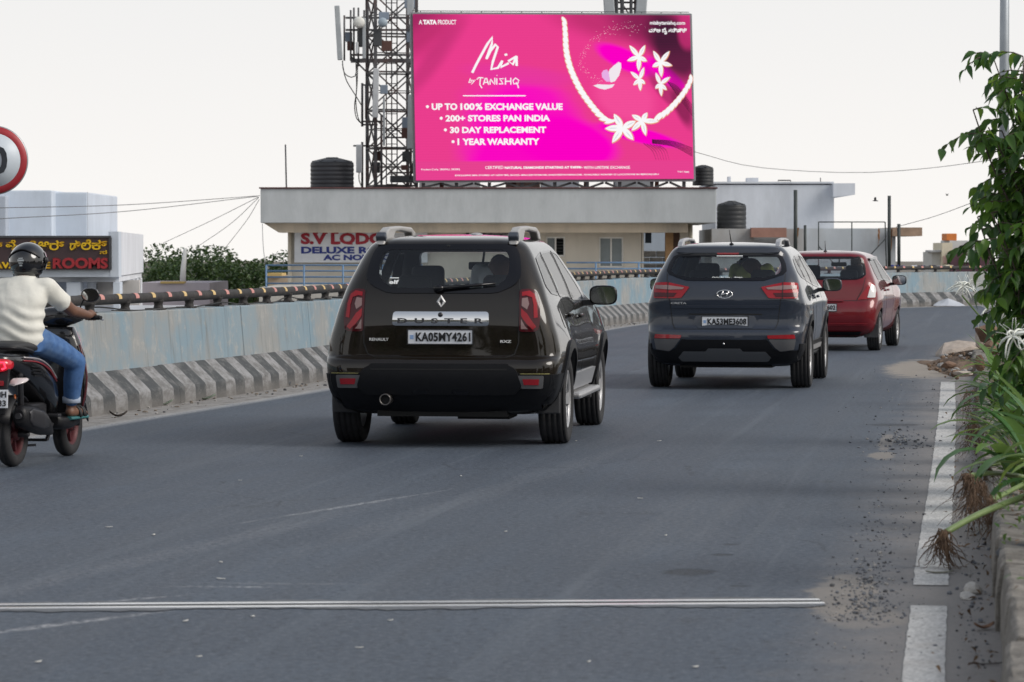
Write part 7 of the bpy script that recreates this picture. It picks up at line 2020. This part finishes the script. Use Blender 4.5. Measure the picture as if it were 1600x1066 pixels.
def sc_wheel(y):
    t = empty('wheel'); t.parent = sc_; t.location = (0, y, .225); r = .225; h = .052
    pr = [(r * .62, -h * .7), (r * .80, -h), (r * .92, -h * .92), (r * .985, -h * .55)] + [(r, -.012), (r - .006, -.008), (r - .006, .008), (r, .012)] + [(r * .985, h * .55), (r * .92, h * .92), (r * .80, h), (r * .62, h * .7), (r * .62, -h * .7)]
    MB().lathe(pr, 40, 'X').build('tyre', mat('tyre rubber', ()), t)
    b = MB(); b.lathe([(r * .64, -h * .75), (r * .56, -h * .5), (r * .54, 0), (r * .56, h * .5), (r * .64, h * .75)], 32, 'X'); b.lathe([(.001, -h * .9), (.04, -h * .9), (.045, 0), (.04, h * .9), (.001, h * .9)], 16, 'X')
    for k in range(5):
        a = k * 2 * math.pi / 5; d = Vector((0, math.cos(a), math.sin(a))); b.bar(d * .03, d * r * .57, .035, .03)
    b.build('rim', redw, t)
sc_wheel(0); sc_wheel(1.21)
# tail body
oval(b := MB(), [((0, y, z), (w, 0, 0), (0, -.15 * h, h)) for y, z, w, h in ((-.36, .745, .045, .025), (-.33, .742, .085, .05), (-.22, .735, .125, .075), (-.05, .705, .158, .105), (.16, .66, .172, .135), (.38, .59, .172, .155), (.54, .50, .155, .155), (.64, .42, .12, .13))], 26, 2.6)
tb = b.build('tail_body', blkg, sc_)
for sd in (1, -1):
    MB().tube([Vector(p) for p in smooth_path([(sd * .150, -.12, .735), (sd * .174, .10, .715), (sd * .180, .30, .66), (sd * .172, .48, .57)], .04)], [.004] + [.006] * 40, 6).build('side_stripe', mat('silver stripe', (.5, .5, .5), .3, .6), tb) if False else None
    pts = [Vector(p) for p in smooth_path([(sd * .140, -.16, .765), (sd * .168, .08, .745), (sd * .176, .28, .69), (sd * .170, .46, .60)], .04)]
    MB().tube(pts, .007, 6).build('side_stripe', mat('silver stripe', (.45, .43, .44), .3, .5), tb)
    MB().tube([p - Vector((0, 0, .022)) for p in pts], .006, 6).build('side_stripe', mat('red stripe', (.25, .02, .03), .4), tb)
    for k in range(4): MB().bar((sd * .160, -.06 + .02 * k, .70 - .022 * k), (sd * .176, .09 + .01 * k, .69 - .022 * k), .010, .010).build('vent_fin', blkm, tb)
# seat and grab rail
oval(b := MB(), [((0, y, z), (w, 0, 0), (0, 0, h)) for y, z, w, h in ((-.26, .825, .06, .02), (-.22, .832, .10, .032), (-.05, .838, .135, .04), (.15, .822, .148, .042), (.34, .80, .15, .045), (.50, .80, .135, .045), (.60, .80, .09, .03))], 22, 2.8)
b.build('seat', mat('black seat vinyl', (.022, .022, .024), .55), sc_)
MB().tube([Vector(p) for p in smooth_path([(.145, .02, .80), (.15, -.16, .822), (.10, -.30, .835), (-.10, -.30, .835), (-.15, -.16, .822), (-.145, .02, .80)], .04)], .013, 8).build('grab_rail', blkm, sc_)
# lit tail lamp
oval(b := MB(), [((0, -.385, .715), (.03, 0, 0), (0, 0, .02)), ((0, -.372, .715), (.088, 0, 0), (0, -.005, .044)), ((0, -.33, .718), (.11, 0, 0), (0, 0, .05)), ((0, -.27, .72), (.11, 0, 0), (0, 0, .045))], 20, 2.8)
tl = b.build('tail_lamp', mat('lit red lens', (.30, .005, .012), .15, coat=.6, emit=(.9, .02, .04), estr=.35), sc_)
for sd in (1, -1):
    MB().tube([(sd * .02, -.392, .708), (sd * .045, -.388, .738), (sd * .075, -.38, .738), (sd * .085, -.374, .70), (sd * .06, -.384, .69)], .008, 6).build('lamp_filament', emis('lit red', (1.0, .05, .10), 2.2), tl)
# rear mudguard with plate, signals and reflectors
b = MB(); b.add([(-.10, -.34, .70), (.10, -.34, .70), (.105, -.40, .56), (-.105, -.40, .56), (.085, -.40, .38), (-.085, -.40, .38), (-.10, -.30, .70), (.10, -.30, .70), (.105, -.37, .56), (-.105, -.37, .56), (.085, -.38, .38), (-.085, -.38, .38)], [(0, 1, 2, 3), (3, 2, 4, 5), (7, 6, 9, 8), (8, 9, 11, 10), (1, 7, 8, 2), (2, 8, 10, 4), (0, 3, 9, 6), (3, 5, 11, 9), (5, 4, 10, 11), (0, 6, 7, 1)])
b.build('mudguard', blkm, sc_, bevel=.006)
b = MB()
for k in range(9):
    a = R(35 + 13 * k); 
    for x in (-.075, .075): b.v.append((x, -math.cos(a - R(15)) * .275 - .02, .225 + math.sin(a - R(15)) * .275))
for k in range(8): b.f.append((2 * k, 2 * k + 1, 2 * k + 3, 2 * k + 2)); b.mi.append(0); b.sm.append(True)
o = b.build('hugger', blkm, sc_); md = o.modifiers.new('t', 'SOLIDIFY'); md.thickness = .012
pt = empty('license_plate'); pt.parent = sc_; pt.location = (.015, -.412, .49); pt.rotation_euler = (R(-4), 0, 0)
MB().box((0, 0, 0), (.20, .006, .125)).build('plate', mat('plate white', ()), pt, bevel=.002)
fit_text('lettering', 'KA 53H', (0, -.004, .030), X3, Z3, .178, .042, mat('plate black', ()), pt, .02, .003); fit_text('lettering', '033', (.044, -.004, -.030), X3, Z3, .088, .042, mat('plate black', ()), pt, .02, .003)
MB().box((0, -.40, .595), (.16, .012, .035)).build('rear_reflector', REFL, sc_, bevel=.003)
for sd in (1, -1):
    oval(b := MB(), [((sd * .10, -.30, .60), (.012, 0, 0), (0, .02, .022)), ((sd * .13, -.315, .603), (.03, 0, 0), (0, .03, .026)), ((sd * .185, -.27, .612), (.02, 0, 0), (0, .03, .018)), ((sd * .20, -.23, .615), (.004, 0, 0), (0, .01, .006))], 14, 2.2)
    b.build('turn_signal', mat('clear signal lens', (.62, .55, .55), .12, coat=1.0), sc_)
    MB().lathe([(.001, 0), (.016, 0), (.016, .008)], 14, 'X', (sd * .115, -.28, .50)).build('side_reflector', mat('orange reflector', (.42, .12, .03), .4), sc_)
# engine, gearbox cover, muffler
oval(b := MB(), [((-.10, y, z), (w, 0, 0), (0, 0, h)) for y, z, w, h in ((-.10, .26, .04, .06), (.0, .26, .06, .11), (.25, .28, .065, .12), (.42, .30, .05, .09))], 18, 2.8); b.build('gearbox_cover', grym, sc_)
oval(b := MB(), [((.125, y, z), (w, 0, 0), (0, 0, h)) for y, z, w, h in ((-.22, .36, .035, .045), (-.19, .36, .055, .075), (.0, .335, .064, .095), (.22, .30, .064, .092), (.36, .26, .045, .06), (.46, .22, .02, .025))], 20, 2.4); mf = b.build('muffler', blkm, sc_)
oval(b := MB(), [((.178, y, z), (.014, 0, 0), (0, 0, h)) for y, z, h in ((-.16, .36, .03), (-.08, .35, .062), (.12, .32, .065), (.24, .30, .04))], 16, 2.6); b.build('heat_shield', grym, mf)
MB().tube([(.13, -.20, .36), (.13, -.255, .365)], .022, 12).build('tail_pipe', grym, mf)
b = MB(); b.box((0, .30, .33), (.18, .38, .20)); b.tube([(-.12, 0, .225), (.13, 0, .225)], .022, 10); b.bar((.06, .02, .25), (.10, -.12, .66), .045); b.build('engine', grym, sc_, bevel=.02)
b = MB(); b.bar((-.10, .45, .16), (.10, .45, .16), .02); b.bar((-.10, .45, .16), (-.12, .50, .28), .02); b.bar((.10, .45, .16), (.12, .50, .28), .02); b.bar((-.12, .30, .12), (.05, .36, .13), .016); b.build('centre_stand', grym, sc_)
MB().box((.15, .46, .335), (.09, .07, .022)).build('foot_peg', grym, sc_, bevel=.006)
# floorboard, apron, front
oval(b := MB(), [((0, y, z), (w, 0, 0), (0, 0, .05)) for y, z, w in ((.55, .30, .15), (.62, .275, .175), (.80, .265, .18), (.96, .285, .18))], 20, 4); b.build('floorboard', blkm, sc_)
oval(b := MB(), [((0, y, z), (w, 0, 0), (0, d_, 0)) for y, z, w, d_ in ((.99, .24, .10, .03), (.985, .30, .175, .045), (.985, .42, .215, .06), (1.0, .58, .225, .07), (1.015, .74, .20, .08), (1.02, .86, .155, .085), (1.01, .95, .12, .08))], 26, 2.8); ap_ = b.build('apron', blkg, sc_)
for sd in (1, -1): MB().tube([Vector(p) for p in smooth_path([(sd * .195, .955, .36), (sd * .228, .955, .52), (sd * .222, .96, .66), (sd * .175, .965, .82)], .05)], .008, 6).build('apron_edge', mat('dark red edge', (.10, .02, .025), .35), ap_)
MB().lathe([(.014, 0), (.022, -.004), (.022, .004), (.014, .004)], 16, 'Y', (.06, .925, .80)).build('ignition_ring', CHROME, ap_)
b = MB(); b.tube([(0, 1.04, .90), (0, 1.13, .55), (0, 1.18, .40)], .03, 10)
for x in (-.075, .075): b.tube([(x, 1.17, .46), (x, 1.21, .225)], .022, 8)
b.build('fork', grym, sc_)
b = MB()
for k in range(11):
    a = R(10 + 16 * k)
    for x in (-.08, -.06, .06, .08): b.v.append((x, 1.21 - math.cos(a) * .262, .225 + math.sin(a) * .262 - (.03 if abs(x) > .07 else 0)))
for k in range(10):
    for q in range(3): b.f.append((4 * k + q, 4 * k + q + 1, 4 * k + q + 5, 4 * k + q + 4)); b.mi.append(0); b.sm.append(True)
o = b.build('front_fender', blkg, sc_); md = o.modifiers.new('t', 'SOLIDIFY'); md.thickness = .012
oval(b := MB(), [((x, .985, z), (0, d_, 0), (0, 0, h)) for x, z, d_, h in ((-.19, 1.02, .03, .025), (-.13, 1.02, .06, .05), (-.05, 1.02, .08, .075), (.05, 1.02, .08, .075), (.13, 1.02, .06, .05), (.19, 1.02, .03, .025))], 18, 2.4); b.build('handlebar_cover', blkg, sc_)
for sd in (1, -1):
    MB().tube([(sd * .16, .985, 1.02), (sd * .24, .965, 1.022), (sd * .335, .925, 1.018)], [.014, .018, .018], 10).build('grip', blkm, sc_)
    MB().tube([(sd * .335, .925, 1.018), (sd * .355, .917, 1.017)], .014, 8).build('bar_end', grym, sc_)
    MB().tube([Vector(p) for p in smooth_path([(sd * .19, 1.03, 1.015), (sd * .27, 1.045, 1.01), (sd * .35, .985, 1.0)], .04)], .006, 6).build('brake_lever', CHROME, sc_)
    MB().tube([Vector(p) for p in smooth_path([(sd * .165, .99, 1.045), (sd * .18, 1.0, 1.12), (sd * .215, 1.0, 1.165)], .03)], .006, 6).build('mirror_stalk', blkm, sc_)
    mt_ = empty('mirror'); mt_.parent = sc_; mt_.location = (sd * .245, 1.0, 1.18); mt_.rotation_euler = (0, 0, sd * R(12))
    oval(b := MB(), [((0, -.012, 0), (.062, 0, 0), (0, 0, .046)), ((0, 0, 0), (.068, 0, 0), (0, 0, .052)), ((0, .03, 0), (.055, 0, 0), (0, 0, .042)), ((0, .05, 0), (.02, 0, 0), (0, 0, .016))], 22, 2.3); b.build('mirror_housing', blkg, mt_)
    b = MB(); b.add([(.056 * math.cos(a), -.0135, .041 * math.sin(a)) for a in [2 * math.pi * k / 22 for k in range(22)]], [tuple(range(22))]); b.build('mirror_glass', mat('mirror glass', ()), mt_)
MB().lathe([(.001, .05), (.05, .045), (.07, .0), (.065, -.04)], 20, 'Y', (0, 1.085, .98)).build('head_lamp', mat('clear lamp lens', ()), sc_)

# the rider
rd = empty('person', SC_LOC, -SC_YAW); tag(rd, 'person in cream T-shirt, blue jeans and black helmet riding the scooter', 'person')
skin = mat('brown skin', (.17, .085, .055), .55); tee = mat('cream cotton', (.70, .69, .63), .9, var=.06, vscale=10, bump=.25, bscale=14); jean = mat('blue denim', (.050, .125, .30), .85, var=.30, vscale=9, grime=(.20, .30, .45), gscale=5, gamt=.5)
S_, E_, W_ = lambda s: (s * .172, .262, 1.238), lambda s: (s * .262, .53, 1.075), lambda s: (s * .285, .845, 1.035)
H_, K_, A_ = lambda s: (s * .095, .28, .865), lambda s: (s * .225, .72, .705), lambda s: (s * .165, .80, .375)
b = MB()
limb(b, [(0, .18, .88), (0, .185, 1.05), (0, .23, 1.20)], [.115, .108, .098]); limb(b, [(0, .265, 1.24), (0, .30, 1.36), (0, .34, 1.44)], [.062, .056, .085])
for s in (1, -1):
    limb(b, [(s * .05, .255, 1.235), S_(s)], [.055, .052]); limb(b, [S_(s), E_(s)], [.054, .043]); limb(b, [E_(s), Vector(E_(s)).lerp(Vector(W_(s)), .4), W_(s)], [.043, .041, .028])
    limb(b, [(s * .06, .22, .87), H_(s), K_(s)], [.09, .088, .058]); limb(b, [K_(s), Vector(K_(s)).lerp(Vector(A_(s)), .35) + Vector((0, -.025, 0)), A_(s)], [.056, .054, .036])
    # foot: heel, ball and toes
    limb(b, [(s * .165, .775, .345), (s * .175, .87, .340), (s * .185, .985, .335)], [.036, .036, .030])
    for k in range(5): limb(b, [(s * (.158 + .014 * k), .985, .333), (s * (.157 + .016 * k), 1.04 - .012 * k, .327)], [.013, .010], 8)
    # palm, four fingers round the grip, thumb below
    w_ = Vector(W_(s)); g0 = Vector((s * .275, .952, 1.022)); limb(b, [w_, (w_ + g0) / 2 + Vector((0, 0, .018)), g0 + Vector((0, -.012, .026))], [.027, .032, .026])
    for k in range(4):
        x = s * (.245 + .021 * k); yb_ = .963 - .0045 * k * 3
        L_ = (.9, 1.0, .96, .8)[k]
        limb(b, [(x, yb_ - .018, 1.048), (x, yb_ + .012 * L_, 1.046), (x, yb_ + .030 * L_, 1.026), (x, yb_ + .022 * L_, 1.004), (x, yb_ + .002, 1.0)], [.0095, .0095, .009, .0085, .008], 8)
    limb(b, [(s * .262, .915, 1.03), (s * .238, .935, 1.012), (s * .226, .958, 1.003)], [.012, .010, .009], 8)
blob('body', b, skin, rd, .0085, 3)
b = MB()
for y, z, w, d_ in (): pass
oval(b, [((0, .165, .83), (.152, 0, 0), (0, .122, 0)), ((0, .168, .90), (.166, 0, 0), (0, .135, .0)), ((0, .175, .98), (.163, 0, 0), (0, .138, 0)), ((0, .19, 1.08), (.166, 0, 0), (0, .135, 0)), ((0, .215, 1.17), (.178, 0, 0), (0, .130, 0)), ((0, .24, 1.235), (.190, 0, 0), (0, .108, 0)), ((0, .256, 1.28), (.125, 0, 0), (0, .092, 0)), ((0, .270, 1.312), (.082, 0, 0), (0, .080, 0)), ((0, .275, 1.325), (.076, 0, 0), (0, .072, 0))], 28, 2.5)
for s in (1, -1):
    e = Vector(S_(s)).lerp(Vector(E_(s)), .64); limb(b, [(s * .07, .25, 1.235), S_(s)], [.078, .072]); b.tube([S_(s), Vector(S_(s)).lerp(e, .5), e], [.071, .070, .072], 16)
sh1 = blob('t_shirt', b, tee, rd, .011, 5)
for v in sh1.data.vertices:                                   # creases of the cloth
    c = v.co; f_ = max(0, min(1, (1.16 - c.z) / .12)) * max(0, min(1, (c.z - .84) / .05))
    k_ = .0075 * f_ * math.sin(70 * c.z + 9 * c.x + 2.4 * math.sin(14 * c.x)) + .004 * max(0, min(1, (c.z - 1.05) / .1)) * math.sin(34 * (c.x * .7 + c.z) + 3 * math.sin(10 * c.x)) * (1 if abs(c.x) > .08 else .4)
    v.co = c + v.normal * k_
b = MB()
oval(b, [((0, .19, .79), (.15, 0, 0), (0, .14, 0)), ((0, .185, .86), (.165, 0, 0), (0, .135, 0)), ((0, .18, .92), (.155, 0, 0), (0, .12, 0))], 24, 2.4)
for s in (1, -1):
    limb(b, [(s * .07, .22, .865), H_(s), Vector(H_(s)).lerp(Vector(K_(s)), .5) + Vector((0, 0, .012)), K_(s)], [.102, .104, .090, .076]); limb(b, [K_(s), Vector(K_(s)).lerp(Vector(A_(s)), .4) + Vector((0, -.02, 0)), Vector(K_(s)).lerp(Vector(A_(s)), .80) + Vector((0, -.008, 0))], [.076, .071, .060])
blob('jeans', b, jean, rd, .011, 3)
for s in (1, -1):
    q = Vector(K_(s)).lerp(Vector(A_(s)), .83) + Vector((0, -.008, 0)); MB().lathe([(.058, -.024), (.064, -.022), (.065, .02), (.060, .024)], 20, 'Z', q).build('jeans_cuff', mat('pale denim cuff', (.38, .44, .55), .85), rd)
    oval(b := MB(), [((s * x, y, .298), (w, 0, 0), (0, 0, .013)) for x, y, w in ((.166, .735, .025), (.168, .77, .042), (.175, .88, .044), (.185, .98, .050), (.187, 1.045, .035))], 18, 2.4); sd_ = b.build('sandal', mat('teal sandal sole', (.03, .14, .15), .6), rd)
    b = MB()
    for (y0, y1) in ((.935, .965), (.855, .87)):
        for yy in (y0, y1):
            b.tube([(s * .175 + .046 * math.cos(a), yy, .305 + .075 * math.sin(a)) for a in [math.pi * k / 10 for k in range(11)]], .010, 6)
    b.build('sandal_strap', mat('black strap', (.02, .02, .022), .6), sd_)
# helmet
hm = empty('helmet'); hm.parent = rd; hm.location = (0, .345, 1.428)
b = MB(); N, Mz = 40, 24
for i in range(Mz + 1):
    t = math.pi * .86 * i / Mz
    for k in range(N):
        a = 2 * math.pi * k / N; r_ = math.sin(t); flare = 1 + (.05 if t > 2.2 else 0)
        b.v.append((.128 * r_ * math.cos(a) * flare, .150 * r_ * math.sin(a) * flare + .01 * math.cos(t), .132 * math.cos(t)))
for i in range(Mz):
    for k in range(N): b.f.append((i * N + k, (i + 1) * N + k, (i + 1) * N + (k + 1) % N, i * N + (k + 1) % N)); b.mi.append(0); b.sm.append(True)
o = b.build('helmet_shell', mat('gloss black helmet', (.006, .006, .008), .10, coat=1.0), hm)
def on_helm(u, v, off=.002):
    """u: degrees round from the back, v: degrees up"""
    a, e = R(u), R(v); return Vector((.128 * math.cos(e) * math.sin(a), -.150 * math.cos(e) * math.cos(a), .132 * math.sin(e))) * (1 + off / .13)
for ln, r_ in (([(-62, 10), (-40, 24), (-18, 34), (0, 38), (18, 34), (40, 24), (62, 10)], .0055), ([(-95, -22), (-60, -28), (-30, -30), (0, -31), (30, -30), (60, -28), (95, -22)], .004)):
    MB().tube([Vector(q) for q in smooth_path([tuple(on_helm(*p)) for p in ln], .015)], r_, 6).build('helmet_ridge', blkm, hm)
vz = MB(); nu, nv = 22, 6
for i in range(nu + 1):
    for j in range(nv + 1): vz.v.append(tuple(on_helm(95 + 170 * i / nu, -28 + 56 * j / nv, .006)))
for i in range(nu):
    for j in range(nv): q = i * (nv + 1) + j; vz.f.append((q, q + nv + 1, q + nv + 2, q + 1)); vz.mi.append(0); vz.sm.append(True)
vz.build('visor', mat('smoked visor', (.02, .02, .024), .05, coat=1.0), hm)
for sd in (1, -1): c = on_helm(sd * 92, 2, .004); MB().lathe([(.001, sd * .012), (.022, sd * .010), (.026, 0)], 16, 'X', c).build('visor_hinge', blkm, hm)
stk = mat('grey sticker', (.42, .45, .47), .5)
for (v_, h_, w_) in ((8, .007, .030), (2, .012, .044), (-6, .006, .03), (-13, .010, .018)):
    c = on_helm(0, v_, .0035); MB().box(c, (w_, .004, h_), mtx=Matrix.Rotation(R(-v_), 3, 'X')).build('sticker', stk, hm)
for sd in (1, -1): MB().tube([Vector(p) for p in smooth_path([tuple(on_helm(sd * 70, -40, .0)), (sd * .085, -.02, -.125), (sd * .05, .06, -.15)], .02)], .005, 6).build('chin_strap', blkm, hm)

# people in the cars
def occupant(car, x, y, shirt, label, lean=0.0, tilt=(0, 0), z0=.58, hunch=0.0):
    t = empty('person', car.root.location, car.root.rotation_euler.z); tag(t, label, 'person')
    o = Vector((x, y, z0)); l = Vector((lean, tilt[1], 0))
    b = MB(); limb(b, [o + Vector((0, 0, .05)), o + l * .5 + Vector((0, -.02, .28)), o + l + Vector((0, -.01, .48))], [.14, .135, .12]); limb(b, [o + l + Vector((0, .0, .50)), o + l * 1.2 + Vector((0, .02 + .09 * hunch, .62 - .10 * hunch)), o + l * 1.35 + Vector((0, .04 + .13 * hunch, .70 - .22 * hunch))], [.06, .055, .085])
    hd = o + l * 1.4 + Vector((0, .05 + .20 * hunch, .735 - .25 * hunch)); b.ball(hd, (.078, .098, .112)); b.ball(hd + Vector((0, .095, -.02)), (.016, .02, .025))
    for s in (1, -1):
        sh = o + l + Vector((s * .18, 0, .47)); el = sh + Vector((s * .06, .20, -.20)); wr = el + Vector((-s * .08, .24, .10)); limb(b, [sh, el], [.052, .042]); limb(b, [el, wr], [.042, .03]); b.ball(hd + Vector((s * .078, -.005, -.005)), (.012, .022, .032))
        limb(b, [wr, wr + Vector((0, .07, .02))], [.034, .03])
        for k in range(4): limb(b, [wr + Vector((-.03 + .02 * k, .08, .03)), wr + Vector((-.03 + .02 * k, .12, .015)), wr + Vector((-.03 + .02 * k, .11, -.015))], [.011, .010, .009], 6)
        limb(b, [wr + Vector((-s * .03, .03, 0)), wr + Vector((-s * .05, .08, .01))], [.012, .010], 6)
        limb(b, [o + Vector((s * .09, .02, .05)), o + Vector((s * .12, .42, .10)), o + Vector((s * .12, .62, -.22))], [.085, .06, .045])
    blob('body', b, skin, t, .014, 3)
    b = MB(); oval(b, [(o + Vector((0, 0, .0)), (.165, 0, 0), (0, .13, 0)), (o + l * .5 + Vector((0, -.02, .22)), (.178, 0, 0), (0, .13, 0)), (o + l * .9 + Vector((0, -.01, .42)), (.205, 0, 0), (0, .12, 0)), (o + l + Vector((0, 0, .50)), (.17, 0, 0), (0, .09, 0)), (o + l * 1.1 + Vector((0, .01 + .06 * hunch, .555 - .02 * hunch)), (.07, 0, 0), (0, .065, 0))], 22, 2.4)
    for s in (1, -1):
        sh = o + l + Vector((s * .18, 0, .47)); el = sh + Vector((s * .06, .20, -.20)); limb(b, [sh, sh.lerp(el, .7)], [.072, .066])
    blob('shirt', b, shirt, t, .014, 4)
    b = MB(); b.ball(hd + Vector((0, -.018, .028)), (.086, .098, .102)); blob('hair', b, mat('black hair', (.012, .010, .009), .6), t, .014, 2)
    return t
occupant(du, .34, 1.22, mat('white shirt', (.80, .84, .88), .85), 'driver in a white shirt leaning aside inside the dark brown SUV', -.12, tilt=(0, .02), z0=.86, hunch=1.0)
occupant(cr, .36, 1.20, mat('lemon yellow shirt', (.80, .80, .25), .85), 'driver in a lemon yellow shirt inside the slate grey SUV', -.24, z0=.82, hunch=1.0)
occupant(sw, .33, 1.02, mat('dark red shirt', (.22, .03, .04), .85), 'driver with dark hair inside the red hatchback')
# ================================================================== the town behind and beside the camera (seen in reflections)
def block(x, y, w, d, h, cc, label, seed, floors):
    rr = random.Random(seed); t = empty('town_block', (x, y, BASE)); tag(t, label, 'building', 'town blocks around the flyover')
    m_ = plaster('town wash %d' % seed, cc); MB().box((0, 0, h / 2), (w, d, h)).build('wall', m_, t); MB().box((0, 0, h + .3), (w + .3, d + .3, .6)).build('parapet', m_, t)
    wm = mat('town window', (.04, .05, .06), .15); wmesh = {}
    for (nx, ny, L_) in ((0, 1, w), (1, 0, d), (-1, 0, d)):
        n = int(L_ / 2.6)
        for f_ in range(floors):
            for k in range(n):
                s_ = -L_ / 2 + L_ * (k + .5) / n; z = h * (f_ + .55) / floors; key = (nx, ny)
                if key not in wmesh:
                    o = MB().box((0, 0, 0), (1.3 if ny else .06, .06 if ny else 1.3, 1.5)).build('window', wm, t); wmesh[key] = o
                else: o = wmesh[key].copy(); col.objects.link(o)
                o.location = (s_ if ny else nx * w / 2, ny * d / 2 if ny else s_, z)
block(-22, -38, 18, 12, 15, (0.21, 0.18, 0.15), 'tan apartment block behind the camera over the carriageway', 1, 5)
block(0, -62, 22, 12, 18, (0.17, 0.17, 0.16), 'tall grey office block straight behind the camera', 2, 6)
block(24, -44, 16, 12, 14, (0.19, 0.16, 0.14), 'brown apartment block behind the camera across the planter', 3, 5)
block(30, -8, 10, 24, 10, (0.20, 0.17, 0.14), 'brown low block across the planter near the camera', 6, 3)
def rtree(x, y, h, wid, seed, lab):
    top = Vector((x, y, h)); rr = random.Random(seed); root = empty('street_tree', (x, y, BASE)); tag(root, lab, 'tree', 'street trees around the flyover'); H = h - BASE
    b = MB(); b.tube([(0, 0, 0), (.1, 0, H * .4), (0, 0, H * .8)], [.3, .22, .08], 8); fb = MB(); lobes = []
    for k in range(12):
        a = rr.uniform(0, 6.28); r_ = wid * .5 * math.sqrt(rr.random()); z = H * rr.uniform(.5, .88); lobes.append((Vector((r_ * math.cos(a), r_ * math.sin(a), z)), rr.uniform(.16, .26) * wid)); b.tube([(0, 0, H * .4), tuple(lobes[-1][0])], [.1, .03], 5)
    b.build('trunk', bark, root)
    for k in range(900):
        c_, r_ = rr.choice(lobes); dd = Vector((rr.gauss(0, 1), rr.gauss(0, 1), rr.gauss(0, 1))).normalized(); q = c_ + dd * r_ * rr.uniform(.5, 1); s_ = rr.uniform(.4, .8)
        M_ = Matrix.Translation(q) @ Euler((rr.uniform(-1, 1), rr.uniform(-1, 1), rr.uniform(0, 6.28))).to_matrix().to_4x4() @ Matrix.Scale(s_, 4); fb.add([M_ @ Vector(v) for v in ((-.5, 0, 0), (0, -.45, .1), (.6, 0, 0), (0, .45, .1))], [(0, 1, 2, 3)])
    fb.build('crown', CROWN, root, fix=False)
for k, (x, y, h, wd, lab) in enumerate(((-12, -24, 6, 7, 'street tree behind the camera by the tan block'), (-15, -14, 5, 7, 'street tree beside the barrier behind the camera'), (13, -22, 6, 8, 'street tree across the planter behind the camera'), (5, -40, 7, 8, 'street tree before the tall grey block'), (-8, -44, 8, 8, 'street tree between the tan and tall grey blocks'), (20, 12, 3.4, 7, 'low street tree across the planter beside the camera'), (23, 24, 3.8, 7, 'low street tree across the planter beside the cars'), (26, 38, 4.2, 8, 'low street tree across the planter farther on'), (30, 52, 4.2, 8, 'low street tree across the planter before the bend'))):
    rtree(x, y, h, wd, 200 + k, lab)
